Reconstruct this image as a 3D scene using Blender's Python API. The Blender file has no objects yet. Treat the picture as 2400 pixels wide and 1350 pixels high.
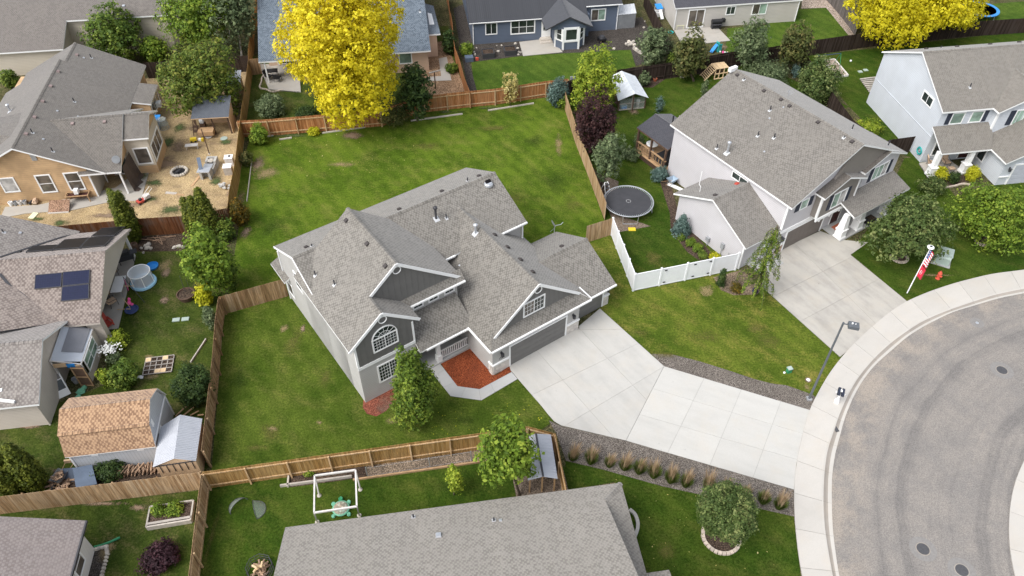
import bpy, math, random
import numpy as np
from mathutils import Vector, Matrix
random.seed(7)
RNG = np.random.default_rng(11)
scn = bpy.context.scene
COL = scn.collection

# ------------------------------------------------------------------ camera
CAM_H = 41.5
F_PX = 1797.0                       # focal length for a 2400 px wide picture
PITCH = math.radians(44.944)
ROLL = math.radians(0.115)
FWD = Vector((0, math.cos(PITCH), -math.sin(PITCH)))
_u = Vector((0, math.sin(PITCH), math.cos(PITCH)))
_r = Vector((1, 0, 0))
RGT = _r * math.cos(ROLL) + _u * math.sin(ROLL)
UPV = _u * math.cos(ROLL) - _r * math.sin(ROLL)
CAMP = Vector((0, 0, CAM_H))
cam_data = bpy.data.cameras.new('camera')
cam_data.sensor_width = 36
cam_data.lens = F_PX / 2400 * 36
cam_data.clip_end = 2000
cam = bpy.data.objects.new('camera', cam_data)
COL.objects.link(cam)
m3 = Matrix((RGT, UPV, -FWD)).transposed()
cam.matrix_world = Matrix.Translation(CAMP) @ m3.to_4x4()
scn.camera = cam

# ------------------------------------------------------------------ light: soft overcast day
world = bpy.data.worlds.new('World')
scn.world = world
world.use_nodes = True
wn = world.node_tree
wn.nodes.clear()
SUN_EL, SUN_AZ = math.radians(52), math.radians(-128)     # azimuth from +y towards +x
sky = wn.nodes.new('ShaderNodeTexSky')
sky.sky_type = 'NISHITA'
sky.sun_disc = False
sky.sun_elevation = SUN_EL
sky.sun_rotation = SUN_AZ
sky.air_density = 1.0
sky.dust_density = 3.0
hsv = wn.nodes.new('ShaderNodeHueSaturation')
hsv.inputs['Saturation'].default_value = 0.36            # cloud cover takes the blue out of the sky
bg = wn.nodes.new('ShaderNodeBackground')
bg.inputs['Strength'].default_value = 0.15
wo = wn.nodes.new('ShaderNodeOutputWorld')
wn.links.new(sky.outputs[0], hsv.inputs['Color'])
wn.links.new(hsv.outputs[0], bg.inputs['Color'])
wn.links.new(bg.outputs[0], wo.inputs['Surface'])
sl = bpy.data.lights.new('sun', 'SUN')
sl.energy = 1.45
sl.angle = math.radians(38)
sl.color = (1.0, 0.985, 0.96)
so = bpy.data.objects.new('sun', sl)
COL.objects.link(so)
sd = Vector((math.sin(SUN_AZ) * math.cos(SUN_EL), math.cos(SUN_AZ) * math.cos(SUN_EL), math.sin(SUN_EL)))
so.rotation_euler = sd.to_track_quat('Z', 'Y').to_euler()
so.location = (0, 0, 80)
scn.view_settings.view_transform = 'Standard'
scn.view_settings.look = 'None'
scn.view_settings.gamma = 1
scn.view_settings.use_curve_mapping = False
scn.view_settings.exposure = 0.82

# ------------------------------------------------------------------ layout helpers
def ray(x, y):
    return FWD * F_PX + RGT * (x - 1200) + UPV * (675 - y)
def G(x, y, z=0.0):
    """surveyed point of the place at height z (photo survey)"""
    d = ray(x, y)
    t = (z - CAM_H) / d.z
    return Vector((d.x * t, d.y * t, z))
def GL(pts, z=0.0):
    return [G(x, y, z) for x, y in pts]
def depth(p):
    return (Vector(p) - CAMP).dot(FWD)
def ppm(p):
    return F_PX / depth(p)
def rot2(v, a):
    c, s = math.cos(a), math.sin(a)
    return Vector((v[0] * c - v[1] * s, v[0] * s + v[1] * c, v[2] if len(v) > 2 else 0))

# ------------------------------------------------------------------ node helpers
def newmat(name):
    m = bpy.data.materials.new(name)
    m.use_nodes = True
    nt = m.node_tree
    nt.nodes.clear()
    return m, nt
def N(nt, typ, props=None, **ins):
    n = nt.nodes.new('ShaderNode' + typ)
    for k, v in (props or {}).items():
        setattr(n, k, v)
    for k, v in ins.items():
        k = k.replace('_', ' ')
        sock = n.inputs[int(k[1:])] if k[0] == 'i' and k[1:].isdigit() else n.inputs[k]
        if isinstance(v, bpy.types.NodeSocket):
            nt.links.new(v, sock)
        else:
            sock.default_value = v
    return n
def c4(c):
    return (c[0], c[1], c[2], 1.0)
def ma(nt, op, a, b=0.0, c=0.0, clamp=False):
    n = N(nt, 'Math', {'operation': op, 'use_clamp': clamp}, i0=a, i1=b)
    if op in ('MULTIPLY_ADD', 'COMPARE', 'SMOOTH_MIN'):
        if isinstance(c, bpy.types.NodeSocket): nt.links.new(c, n.inputs[2])
        else: n.inputs[2].default_value = c
    return n.outputs[0]
def mix(nt, f, a, b, mode='MIX'):
    n = nt.nodes.new('ShaderNodeMix')
    n.data_type = 'RGBA'; n.blend_type = mode
    for s, v in ((n.inputs[0], f), (n.inputs[6], a), (n.inputs[7], b)):
        if isinstance(v, bpy.types.NodeSocket): nt.links.new(v, s)
        else: s.default_value = v if isinstance(v, float) else c4(v)
    return n.outputs[2]
def noise(nt, scale, vec=None, detail=4.0, rough=0.55):
    n = N(nt, 'TexNoise', None, Scale=scale, Detail=detail, Roughness=rough)
    if vec is not None: nt.links.new(vec, n.inputs['Vector'])
    return n.outputs['Fac']
def ramp(nt, f, lo, hi):
    n = N(nt, 'MapRange', {'interpolation_type': 'SMOOTHSTEP'}, i0=f, i1=lo, i2=hi)
    return n.outputs[0]
def wpos(nt):
    return N(nt, 'NewGeometry').outputs['Position']
def opos(nt):
    return N(nt, 'TexCoord').outputs['Object']
def vscale(nt, v, s):
    return N(nt, 'VectorMath', {'operation': 'MULTIPLY'}, i0=v, i1=s).outputs[0]
def finish(m, nt, col, rough=0.8, bump=None, bstr=0.3, bdist=0.02, metal=0.0, spec=0.3, alpha=None, sheen=0.0):
    p = N(nt, 'BsdfPrincipled')
    p.inputs['Sheen Weight'].default_value = sheen
    if isinstance(col, bpy.types.NodeSocket): nt.links.new(col, p.inputs['Base Color'])
    else: p.inputs['Base Color'].default_value = c4(col)
    if isinstance(rough, bpy.types.NodeSocket): nt.links.new(rough, p.inputs['Roughness'])
    else: p.inputs['Roughness'].default_value = rough
    p.inputs['Metallic'].default_value = metal
    p.inputs['Specular IOR Level'].default_value = spec
    if alpha is not None:
        if isinstance(alpha, bpy.types.NodeSocket): nt.links.new(alpha, p.inputs['Alpha'])
        else: p.inputs['Alpha'].default_value = alpha
    if bump is not None:
        b = N(nt, 'Bump', None, Height=bump, Strength=bstr, Distance=bdist)
        nt.links.new(b.outputs[0], p.inputs['Normal'])
    o = N(nt, 'OutputMaterial')
    nt.links.new(p.outputs[0], o.inputs['Surface'])
    return m
def sc(c, k):
    return (min(1, c[0] * k), min(1, c[1] * k), min(1, c[2] * k))

def plain(name, col, rough=0.6, var=0.12, scale=2.0, bump=0.0, metal=0.0, spec=0.35, rnd=0.0):
    m, nt = newmat(name)
    v = wpos(nt)
    f = noise(nt, scale, v, 5)
    f2 = noise(nt, scale * 9, v, 3)
    ff = ma(nt, 'ADD', ma(nt, 'MULTIPLY', f, 0.65), ma(nt, 'MULTIPLY', f2, 0.35))
    c = mix(nt, ramp(nt, ff, 0.3, 0.7), sc(col, 1 - var), sc(col, 1 + var))
    if rnd:
        r = N(nt, 'ObjectInfo').outputs['Random']
        a = N(nt, 'Attribute', {'attribute_name': 'rnd'}).outputs['Fac']
        t = ma(nt, 'FRACT', ma(nt, 'ADD', r, a))
        c = mix(nt, 1.0, c, N(nt, 'CombineColor', None, Red=ma(nt, 'MULTIPLY_ADD', t, 2 * rnd, 1 - rnd), Green=ma(nt, 'MULTIPLY_ADD', t, 2 * rnd, 1 - rnd), Blue=ma(nt, 'MULTIPLY_ADD', t, 1.8 * rnd, 1 - rnd)).outputs[0], 'MULTIPLY')
    return finish(m, nt, c, rough, f2 if bump else None, bump, 0.02, metal, spec)

def shingle(name, a, b, w=0.22, h=0.145, dark=0.72, thr=0.45, con=0.5):
    """laminated shingles: regular courses of light and dark tabs, in metres along eave and slope (UV)"""
    m, nt = newmat(name)
    uv = N(nt, 'UVMap').outputs[0]
    s = N(nt, 'SeparateXYZ', None, Vector=uv)
    v = ma(nt, 'DIVIDE', s.outputs[1], h)
    row = ma(nt, 'FLOOR', v)
    rown = N(nt, 'TexWhiteNoise', {'noise_dimensions': '1D'}, W=row).outputs['Value']
    u = ma(nt, 'ADD', ma(nt, 'DIVIDE', s.outputs[0], w), ma(nt, 'ADD', ma(nt, 'MULTIPLY', row, 0.5), ma(nt, 'MULTIPLY', rown, 0.22)))
    cell = ma(nt, 'FLOOR', u)
    cv = N(nt, 'CombineXYZ', None, X=cell, Y=row).outputs[0]
    rn = N(nt, 'TexWhiteNoise', {'noise_dimensions': '2D'}, Vector=cv).outputs['Value']
    fu = ma(nt, 'FRACT', u)
    tab = ramp(nt, ma(nt, 'ADD', ma(nt, 'ABSOLUTE', ma(nt, 'SUBTRACT', fu, 0.5)), ma(nt, 'MULTIPLY', ma(nt, 'SUBTRACT', rn, 0.5), 0.2)), 0.20, 0.30)
    big = noise(nt, 0.35, uv, 3)
    f = ma(nt, 'ADD', ma(nt, 'MULTIPLY', tab, 0.5), ma(nt, 'MULTIPLY', rn, 0.5))
    mid = mix(nt, thr + 0.08, a, b)
    c = mix(nt, ramp(nt, f, thr - 0.4, thr + 0.4), a, b)
    c = mix(nt, ma(nt, 'MULTIPLY_ADD', ramp(nt, big, 0.35, 0.7), 0.25, 1 - con), c, mid)
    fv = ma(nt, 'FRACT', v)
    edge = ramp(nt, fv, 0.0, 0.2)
    c = mix(nt, ma(nt, 'MULTIPLY', ma(nt, 'SUBTRACT', 1.0, edge), 1 - dark), c, (0.02, 0.02, 0.02))  # shadow line along the lower edge of each course, painted into the colour
    fine = noise(nt, 40, uv, 3)
    c = mix(nt, 1.0, c, mix(nt, ramp(nt, fine, 0.3, 0.7), (0.84, 0.84, 0.84), (1.14, 1.14, 1.14)), 'MULTIPLY')
    streak = noise(nt, 1.0, vscale(nt, uv, (1.6, 0.12, 1)), 4)
    c = mix(nt, 1.0, c, mix(nt, ramp(nt, streak, 0.35, 0.75), (0.96, 0.96, 0.96), (1.03, 1.025, 1.015)), 'MULTIPLY')
    pk = ma(nt, 'MULTIPLY_ADD', N(nt, 'Attribute', {'attribute_name': 'rnd'}).outputs['Fac'], 0.2, 0.9)
    c = mix(nt, 1.0, c, N(nt, 'CombineColor', None, Red=pk, Green=pk, Blue=pk).outputs[0], 'MULTIPLY')
    hgt = ma(nt, 'ADD', ma(nt, 'SUBTRACT', 1.0, fv), ma(nt, 'MULTIPLY', tab, 0.5))
    return finish(m, nt, c, 0.92, hgt, 0.5, 0.02, spec=0.15, sheen=0.3)

def siding(name, col, lap=0.165, var=0.03, k=0.6, vertical=False):
    m, nt = newmat(name)
    p = wpos(nt)
    if vertical:
        ob = N(nt, 'TexCoord').outputs['Object']
        so_ = N(nt, 'SeparateXYZ', None, Vector=ob)
        z = ma(nt, 'ADD', so_.outputs[0], so_.outputs[1])
    else:
        z = N(nt, 'SeparateXYZ', None, Vector=p).outputs[2]
    t = ma(nt, 'FRACT', ma(nt, 'DIVIDE', z, lap))
    f = noise(nt, 0.8, p, 5)
    c = mix(nt, ramp(nt, f, 0.3, 0.7), sc(col, 1 - var), sc(col, 1 + var))
    line = ma(nt, 'SUBTRACT', 1.0, ramp(nt, t, 0.0, 0.16))
    c = mix(nt, ma(nt, 'MULTIPLY', line, k), c, sc(col, 0.42))  # line of shade at each lap, put into the colour
    st = noise(nt, 1.0, vscale(nt, p, (0.7, 0.7, 0.4)), 6)
    c = mix(nt, 1.0, c, mix(nt, ramp(nt, st, 0.3, 0.75), (0.975, 0.97, 0.96), (1.02, 1.02, 1.02)), 'MULTIPLY')
    return finish(m, nt, c, 0.6, ma(nt, 'SUBTRACT', 1.0, t), 0.6, 0.015, spec=0.3)

def lawn(name, a, b, dry, dryamt=0.5, scale=0.22, seed=0.0, mow=0.62):
    """mown grass: fine fibre, clumps, drift and worn yellow areas"""
    m, nt = newmat(name)
    p = N(nt, 'VectorMath', {'operation': 'ADD'}, i0=wpos(nt), i1=(seed, seed * 1.7, 0)).outputs[0]
    big = noise(nt, scale, p, 7, 0.66)
    mid = noise(nt, 1.3, p, 6, 0.68)
    fine = noise(nt, 7, p, 5, 0.75)
    vf = noise(nt, 30, vscale(nt, rotv(nt, p, 0.5), (1, 0.6, 1)), 3, 0.75)
    c = mix(nt, ramp(nt, ma(nt, 'ADD', ma(nt, 'MULTIPLY', big, 0.65), ma(nt, 'MULTIPLY', mid, 0.35)), 0.38, 0.60), a, b)
    d = noise(nt, scale * 1.9, vscale(nt, rotv(nt, p, 0.55), (1.0, 1.8, 1)), 8, 0.70)
    c = mix(nt, ma(nt, 'MULTIPLY', ramp(nt, ma(nt, 'ADD', ma(nt, 'MULTIPLY', d, 0.7), ma(nt, 'MULTIPLY', fine, 0.3)), 0.47, 0.66), dryamt), c, dry)
    dk = noise(nt, scale * 2.6, p, 6, 0.7)
    c = mix(nt, ma(nt, 'MULTIPLY', ramp(nt, dk, 0.54, 0.72), 0.4), c, sc(a, 0.75))
    mx = N(nt, 'SeparateXYZ', None, Vector=rotv(nt, p, -mow)).outputs[0]
    sw_ = ma(nt, 'SINE', ma(nt, 'MULTIPLY', ma(nt, 'ADD', mx, ma(nt, 'MULTIPLY', mid, 0.5)), 5.2))
    c = mix(nt, 1.0, c, mix(nt, ramp(nt, sw_, -0.8, 0.8), (0.92, 0.935, 0.93), (1.07, 1.06, 1.06)), 'MULTIPLY')
    g = ma(nt, 'ADD', ma(nt, 'MULTIPLY', fine, 0.5), ma(nt, 'MULTIPLY', vf, 0.5))
    c = mix(nt, 1.0, c, mix(nt, ramp(nt, g, 0.36, 0.64), (0.52, 0.55, 0.5), (1.48, 1.44, 1.4)), 'MULTIPLY')
    return finish(m, nt, c, 0.95, g, 1.0, 0.08, spec=0.06)

def speckle(name, cols, scale=25, rough=0.95, bump=0.6, dist=0.03, big=0.25):
    """gravel, bark mulch, straw: voronoi grains of several colours"""
    m, nt = newmat(name)
    p = wpos(nt)
    vo = N(nt, 'TexVoronoi', None, Vector=p, Scale=scale)
    rn = N(nt, 'SeparateColor', None, Color=vo.outputs['Color']).outputs[0]
    c = mix(nt, ramp(nt, rn, 0.2, 0.8), cols[0], cols[1])
    if len(cols) > 2:
        c = mix(nt, ramp(nt, noise(nt, 0.9, p, 6, 0.65), 0.45, 0.68), c, cols[2])
    c = mix(nt, ramp(nt, vo.outputs['Distance'], 0.3, 0.75), c, sc(cols[0], 0.45))
    f = noise(nt, 0.5, p, 5)
    c = mix(nt, 1.0, c, mix(nt, ramp(nt, f, 0.3, 0.7), (1 - big,) * 3, (1 + big,) * 3), 'MULTIPLY')
    return finish(m, nt, c, rough, vo.outputs['Distance'], -bump, dist, spec=0.1)

def concrete(name, col, stain=0.35, scol=(0.25, 0.24, 0.22), rnd=0.05, ang=0.6, streak=(0.5, 1.2)):
    m, nt = newmat(name)
    p = wpos(nt)
    f = noise(nt, 0.5, p, 8, 0.72)
    f2 = noise(nt, 1.0, vscale(nt, rotv(nt, p, -ang), (streak[0], streak[1], 1)), 6, 0.6)
    fine = noise(nt, 45, p, 3, 0.7)
    c = mix(nt, ramp(nt, fine, 0.3, 0.7), sc(col, 0.92), sc(col, 1.06))
    st = ma(nt, 'MULTIPLY', ramp(nt, ma(nt, 'ADD', ma(nt, 'MULTIPLY', f, 0.45), ma(nt, 'MULTIPLY', f2, 0.55)), 0.40, 0.72), stain)
    c = mix(nt, st, c, scol)
    spot = noise(nt, 2.6, p, 3, 0.5)
    c = mix(nt, ma(nt, 'MULTIPLY', ramp(nt, spot, 0.70, 0.78), stain * 0.8), c, sc(scol, 0.7))
    warm = ramp(nt, noise(nt, 0.6, p, 6, 0.65), 0.45, 0.72)
    c = mix(nt, ma(nt, 'MULTIPLY', warm, 0.35), c, (col[0] * 1.02, col[1] * 0.955, col[2] * 0.87))
    r = N(nt, 'ObjectInfo').outputs['Random']
    k = ma(nt, 'MULTIPLY_ADD', r, 2 * rnd, 1 - rnd)
    c = mix(nt, 1.0, c, N(nt, 'CombineColor', None, Red=k, Green=k, Blue=k).outputs[0], 'MULTIPLY')
    return finish(m, nt, c, 0.85, fine, 0.15, 0.01, spec=0.25)
def rotv(nt, v, a):
    return N(nt, 'VectorRotate', {'rotation_type': 'Z_AXIS'}, Vector=v, Angle=a).outputs[0]

def fencewood(name, a, b, grey=(0.2, 0.18, 0.16), greyamt=0.4):
    """rough boards: every board its own tone, grain along z, weathered patches"""
    m, nt = newmat(name)
    r = N(nt, 'ObjectInfo').outputs['Random']
    at = N(nt, 'Attribute', {'attribute_name': 'rnd'}).outputs['Fac']
    t = ma(nt, 'FRACT', ma(nt, 'ADD', r, at))
    p = wpos(nt)
    g = noise(nt, 1.0, vscale(nt, p, (16, 16, 0.9)), 5, 0.6)
    c = mix(nt, t, a, b)
    c = mix(nt, 1.0, c, mix(nt, ramp(nt, g, 0.3, 0.7), (0.62, 0.6, 0.58), (1.3, 1.28, 1.25)), 'MULTIPLY')
    w = noise(nt, 0.6, p, 5)
    zz = N(nt, 'SeparateXYZ', None, Vector=p).outputs[2]
    c = mix(nt, ma(nt, 'MULTIPLY', ramp(nt, ma(nt, 'ADD', w, ma(nt, 'MULTIPLY', ma(nt, 'SUBTRACT', t, 0.5), 0.3)), 0.45, 0.7), greyamt), c, grey)
    return finish(m, nt, c, 0.9, g, 0.3, 0.01, spec=0.12)

def leafmat(name, dark, light, tip=None, trans=0.25):
    m, nt = newmat(name)
    at = N(nt, 'Attribute', {'attribute_name': 'rnd'}).outputs['Fac']
    p = wpos(nt)
    c = mix(nt, ramp(nt, at, 0.0, 1.0), dark, light)
    if tip:
        c = mix(nt, ramp(nt, ma(nt, 'ADD', ma(nt, 'MULTIPLY', noise(nt, 1.1, p, 3), 0.6), ma(nt, 'MULTIPLY', at, 0.4)), 0.5, 0.72), c, tip)
    d = N(nt, 'BsdfPrincipled', None, Roughness=0.6)
    nt.links.new(c, d.inputs['Base Color'])
    d.inputs['Specular IOR Level'].default_value = 0.2
    tr = N(nt, 'BsdfTranslucent')
    nt.links.new(c, tr.inputs['Color'])
    ms = N(nt, 'MixShader', None, Fac=trans)
    nt.links.new(d.outputs[0], ms.inputs[1]); nt.links.new(tr.outputs[0], ms.inputs[2])
    o = N(nt, 'OutputMaterial'); nt.links.new(ms.outputs[0], o.inputs['Surface'])
    return m

def patchmat(name, a, b, soft=0.25, amt=0.8):
    """worn or shade-painted ground whose ragged edge fades into the lawn (UV: centre 0.5,0.5)"""
    m, nt = newmat(name)
    uv = N(nt, 'UVMap').outputs[0]
    p = wpos(nt)
    d = N(nt, 'VectorMath', {'operation': 'DISTANCE'}, i0=uv, i1=(0.5, 0.5, 0)).outputs['Value']
    n = ma(nt, 'ADD', ma(nt, 'MULTIPLY', noise(nt, 0.7, p, 8, 0.75), 0.6), ma(nt, 'MULTIPLY', noise(nt, 6, p, 5, 0.75), 0.4))
    e = ma(nt, 'ADD', d, ma(nt, 'MULTIPLY', ma(nt, 'SUBTRACT', n, 0.5), 2.2))
    al = ma(nt, 'MULTIPLY', ma(nt, 'MULTIPLY', ramp(nt, e, 0.52, 0.52 - 2 * soft), ramp(nt, d, 0.74, 0.45)), amt)
    fine = noise(nt, 18, p, 5, 0.75)
    c = mix(nt, ramp(nt, fine, 0.3, 0.7), a, b)
    return finish(m, nt, c, 0.95, fine, 0.7, 0.04, spec=0.1, alpha=al)

# ------------------------------------------------------------------ mesh builder
class MB:
    def __init__(s):
        s.v, s.f, s.m, s.r, s.uv = [], [], [], [], []
        s.cm, s.cr, s.X = 0, 0.0, None
    def add(s, pts, faces, mi=None, rnd=None, uvs=None):
        o = len(s.v)
        for p in pts:
            p = Vector(p)
            s.v.append(tuple(s.X @ p if s.X is not None else p))
        for k, f in enumerate(faces):
            s.f.append(tuple(o + i for i in f))
            s.m.append(s.cm if mi is None else (mi[k] if isinstance(mi, (list, tuple)) else mi))
            s.r.append(s.cr if rnd is None else rnd)
            s.uv.append(uvs[k] if uvs else None)
        return s
    def frame(s, P, x, y, z, a0, a1, b0, b1, c0, c1, mi=None, rnd=None):
        P, x, y, z = map(Vector, (P, x, y, z))
        pts = [P + x * a + y * b + z * c for c in (c0, c1) for b in (b0, b1) for a in (a0, a1)]
        fs = [(0, 2, 3, 1), (4, 5, 7, 6), (0, 1, 5, 4), (2, 6, 7, 3), (0, 4, 6, 2), (1, 3, 7, 5)]
        if x.cross(y).dot(z) < 0: fs = [f[::-1] for f in fs]
        return s.add(pts, fs, mi, rnd)
    def box(s, x0, x1, y0, y1, z0, z1, mi=None, rnd=None):
        return s.frame((0, 0, 0), (1, 0, 0), (0, 1, 0), (0, 0, 1), x0, x1, y0, y1, z0, z1, mi, rnd)
    def bar(s, a, b, w, h=None, up=(0, 0, 1), mi=None, rnd=None):
        a, b = Vector(a), Vector(b)
        h = h or w
        d = b - a; L = d.length
        if L < 1e-6: return s
        d /= L
        u = Vector(up)
        if abs(d.dot(u)) > 0.98: u = Vector((1, 0, 0)) if abs(d.x) < 0.9 else Vector((0, 1, 0))
        x = d.cross(u).normalized(); y = x.cross(d)
        return s.frame(a, d, x, y, 0, L, -w / 2, w / 2, -h / 2, h / 2, mi, rnd)
    def prism(s, poly, z0, z1, mi=None, side=None, rnd=None):
        """vertical prism over a plan polygon"""
        n = len(poly)
        A = sum(poly[i][0] * poly[(i + 1) % n][1] - poly[(i + 1) % n][0] * poly[i][1] for i in range(n))
        if A < 0: poly = poly[::-1]
        pts = [(p[0], p[1], z0) for p in poly] + [(p[0], p[1], z1) for p in poly]
        fs = [tuple(range(n, 2 * n)), tuple(range(n - 1, -1, -1))] + [(i, (i + 1) % n, n + (i + 1) % n, n + i) for i in range(n)]
        m = mi if mi is not None else s.cm
        return s.add(pts, fs, [m, m] + [m if side is None else side] * n, rnd)
    def slab(s, pts, d, mi=0, side=None, rnd=None, uvs=None):
        """planar polygon pts extruded by the vector d"""
        pts = [Vector(p) for p in pts]; d = Vector(d); n = len(pts)
        nn = Vector((0, 0, 0))
        for i in range(n): nn += pts[i].cross(pts[(i + 1) % n])
        if nn.dot(d) > 0: pts = pts[::-1]; uvs = uvs[::-1] if uvs else None
        q = [p + d for p in pts]
        fs = [tuple(range(n)), tuple(range(2 * n - 1, n - 1, -1))] + [(i, n + i, n + (i + 1) % n, (i + 1) % n) for i in range(n)]
        sd = mi if side is None else side
        return s.add(pts + q, fs, [mi, sd] + [sd] * n, rnd, [uvs, None] + [None] * n if uvs else None)
    def tube(s, pts, r, n=8, cap=True, mi=None, rnd=None):
        pts = [Vector(p) for p in pts]
        rs = r if isinstance(r, (list, tuple)) else [r] * len(pts)
        out = []; prev = None
        for i, p in enumerate(pts):
            d = (pts[min(i + 1, len(pts) - 1)] - pts[max(i - 1, 0)])
            if d.length < 1e-9: d = Vector((0, 0, 1))
            d.normalize()
            u = Vector((0, 0, 1)) if abs(d.z) < 0.95 else Vector((1, 0, 0))
            if prev is not None:
                x = (prev - d * prev.dot(d)).normalized()
            else: x = d.cross(u).normalized()
            prev = x
            y = d.cross(x)
            for k in range(n):
                a = 2 * math.pi * k / n
                out.append(p + (x * math.cos(a) + y * math.sin(a)) * rs[i])
        fs = []
        for i in range(len(pts) - 1):
            for k in range(n):
                a, b = i * n + k, i * n + (k + 1) % n
                fs.append((a, b, b + n, a + n))
        if cap:
            fs.append(tuple(range(n - 1, -1, -1))); fs.append(tuple(range((len(pts) - 1) * n, len(pts) * n)))
        return s.add(out, fs, mi, rnd)
    def lathe(s, prof, n=16, c=(0, 0, 0), mi=None, rnd=None):
        c = Vector(c); out = []
        for r, z in prof:
            for k in range(n):
                a = 2 * math.pi * k / n
                out.append(c + Vector((r * math.cos(a), r * math.sin(a), z)))
        fs = []
        for i in range(len(prof) - 1):
            for k in range(n):
                a, b = i * n + k, i * n + (k + 1) % n
                fs.append((a, b, b + n, a + n))
        if prof[0][0] > 1e-4: fs.append(tuple(range(n - 1, -1, -1)))
        if prof[-1][0] > 1e-4: fs.append(tuple(range((len(prof) - 1) * n, len(prof) * n)))
        return s.add(out, fs, mi, rnd)
    def rock(s, c, rx, ry, rz, mi=None, rnd=None):
        out = []; n = 7
        for z, k in ((-0.5, 0.75), (0.0, 1.0), (0.6, 0.7)):
            for i in range(n):
                a = 2 * math.pi * i / n
                j = random.uniform(0.8, 1.12)
                out.append((c[0] + rx * k * j * math.cos(a), c[1] + ry * k * j * math.sin(a), c[2] + rz * (z + random.uniform(-.1, .1))))
        fs = [tuple(range(n - 1, -1, -1)), tuple(range(2 * n, 3 * n))]
        for l in range(2):
            for i in range(n):
                a, b = l * n + i, l * n + (i + 1) % n
                fs.append((a, b, b + n, a + n))
        return s.add(out, fs, mi, rnd)
    def mesh(s, name, mats, smooth=False):
        me = bpy.data.meshes.new(name)
        me.from_pydata(s.v, [], s.f)
        for m in (mats if isinstance(mats, (list, tuple)) else [mats]): me.materials.append(m)
        me.polygons.foreach_set('material_index', s.m)
        if any(s.r):
            at = me.attributes.new('rnd', 'FLOAT', 'FACE'); at.data.foreach_set('value', s.r)
        if any(u is not None for u in s.uv):
            ul = me.uv_layers.new(name='UVMap')
            for p, u in zip(me.polygons, s.uv):
                if u is not None:
                    for li, q in zip(p.loop_indices, u): ul.data[li].uv = q
        if smooth: me.polygons.foreach_set('use_smooth', [True] * len(s.f))
        me.update()
        return me
    def build(s, name, mats, parent=None, smooth=False, **tags):
        o = bpy.data.objects.new(name, s.mesh(name, mats, smooth))
        COL.objects.link(o)
        if parent is not None: o.parent = parent
        tag(o, **tags)
        return o
def tag(o, label=None, cat=None, group=None, kind=None):
    if label: o['label'] = label
    if cat: o['category'] = cat
    if group: o['group'] = group
    if kind: o['kind'] = kind
    return o
def thing(name, label, cat, loc=(0, 0, 0), rz=0.0, group=None, kind=None):
    o = bpy.data.objects.new(name, None)
    o.empty_display_size = 0.3
    COL.objects.link(o)
    o.location = loc; o.rotation_euler = (0, 0, rz)
    return tag(o, label, cat, group, kind)
def copy_tree(o, parent=None):
    c = o.copy(); COL.objects.link(c)
    if parent is not None: c.parent = parent
    for ch in list(o.children): copy_tree(ch, c)
    return c
def inst(name, me, parent, M):
    o = bpy.data.objects.new(name, me); COL.objects.link(o)
    o.parent = parent; o.matrix_local = M
    return o
# ------------------------------------------------------------------ materials
M = {}
M['roof'] = shingle('shingles_weathered_grey', (0.101, 0.093, 0.082), (0.255, 0.239, 0.213), con=0.62)
M['roof_purple'] = shingle('shingles_grey', (0.104, 0.095, 0.084), (0.251, 0.233, 0.209), con=0.55)
M['roof_white'] = shingle('shingles_taupe', (0.110, 0.099, 0.086), (0.233, 0.216, 0.189))
M['roof_front'] = shingle('shingles_pale_grey', (0.165, 0.150, 0.130), (0.305, 0.282, 0.25), thr=0.4, con=0.7)
M['roof_tan'] = shingle('shingles_stone_grey', (0.092, 0.081, 0.072), (0.207, 0.189, 0.167))
M['roof_solar'] = shingle('shingles_pink_brown', (0.132, 0.104, 0.092), (0.317, 0.268, 0.236), w=0.28, h=0.16, con=0.75)
M['roof_low'] = shingle('shingles_grey_brown', (0.141, 0.123, 0.113), (0.290, 0.264, 0.242), w=0.28, h=0.16, con=0.7)
M['roof_blue'] = shingle('shingles_charcoal', (0.037, 0.039, 0.046), (0.072, 0.076, 0.088), con=0.3)
M['roof_taupe'] = shingle('shingles_taupe_dark', (0.075, 0.066, 0.058), (0.167, 0.150, 0.132))
M['roof_peach'] = shingle('shingles_slate_blue', (0.044, 0.060, 0.079), (0.167, 0.202, 0.242), w=0.2, h=0.14, con=0.8)
M['roof_far'] = shingle('shingles_dull_brown_grey', (0.092, 0.082, 0.073), (0.207, 0.185, 0.167), w=0.22)
M['roof_corner'] = shingle('shingles_mauve_grey', (0.150, 0.123, 0.114), (0.290, 0.255, 0.242), w=0.22)
M['roof_shed'] = shingle('shingles_tan', (0.176, 0.099, 0.060), (0.458, 0.295, 0.176), w=0.24, h=0.15, thr=0.42, dark=0.8, con=0.8)
M['roof_dark'] = shingle('shingles_slate_dark', (0.040, 0.040, 0.048), (0.079, 0.079, 0.092), w=0.22)
M['roof_hut'] = shingle('shingles_blue_grey', (0.062, 0.070, 0.088), (0.114, 0.128, 0.150), w=0.22)
M['white'] = plain('white_paint', (0.84, 0.84, 0.83), 0.5, 0.03)
M['vinyl'] = plain('white_vinyl', (0.80, 0.81, 0.83), 0.45, 0.03)
M['side_grey'] = siding('lap_siding_light_grey', (0.45, 0.44, 0.425))
M['side_bb'] = plain('board_and_batten_dark_grey', (0.145, 0.141, 0.134), 0.6, 0.06)
M['side_purple'] = siding('lap_siding_lilac_grey', (0.53, 0.515, 0.53))
M['side_brown'] = siding('shingle_siding_taupe', (0.229, 0.207, 0.185), 0.13, k=0.45)
M['side_white'] = siding('lap_siding_pale_blue_grey', (0.55, 0.58, 0.62))
M['side_blue'] = siding('lap_siding_slate_blue', (0.110, 0.136, 0.185))
M['side_greige'] = siding('lap_siding_greige', (0.50, 0.475, 0.44))
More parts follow.
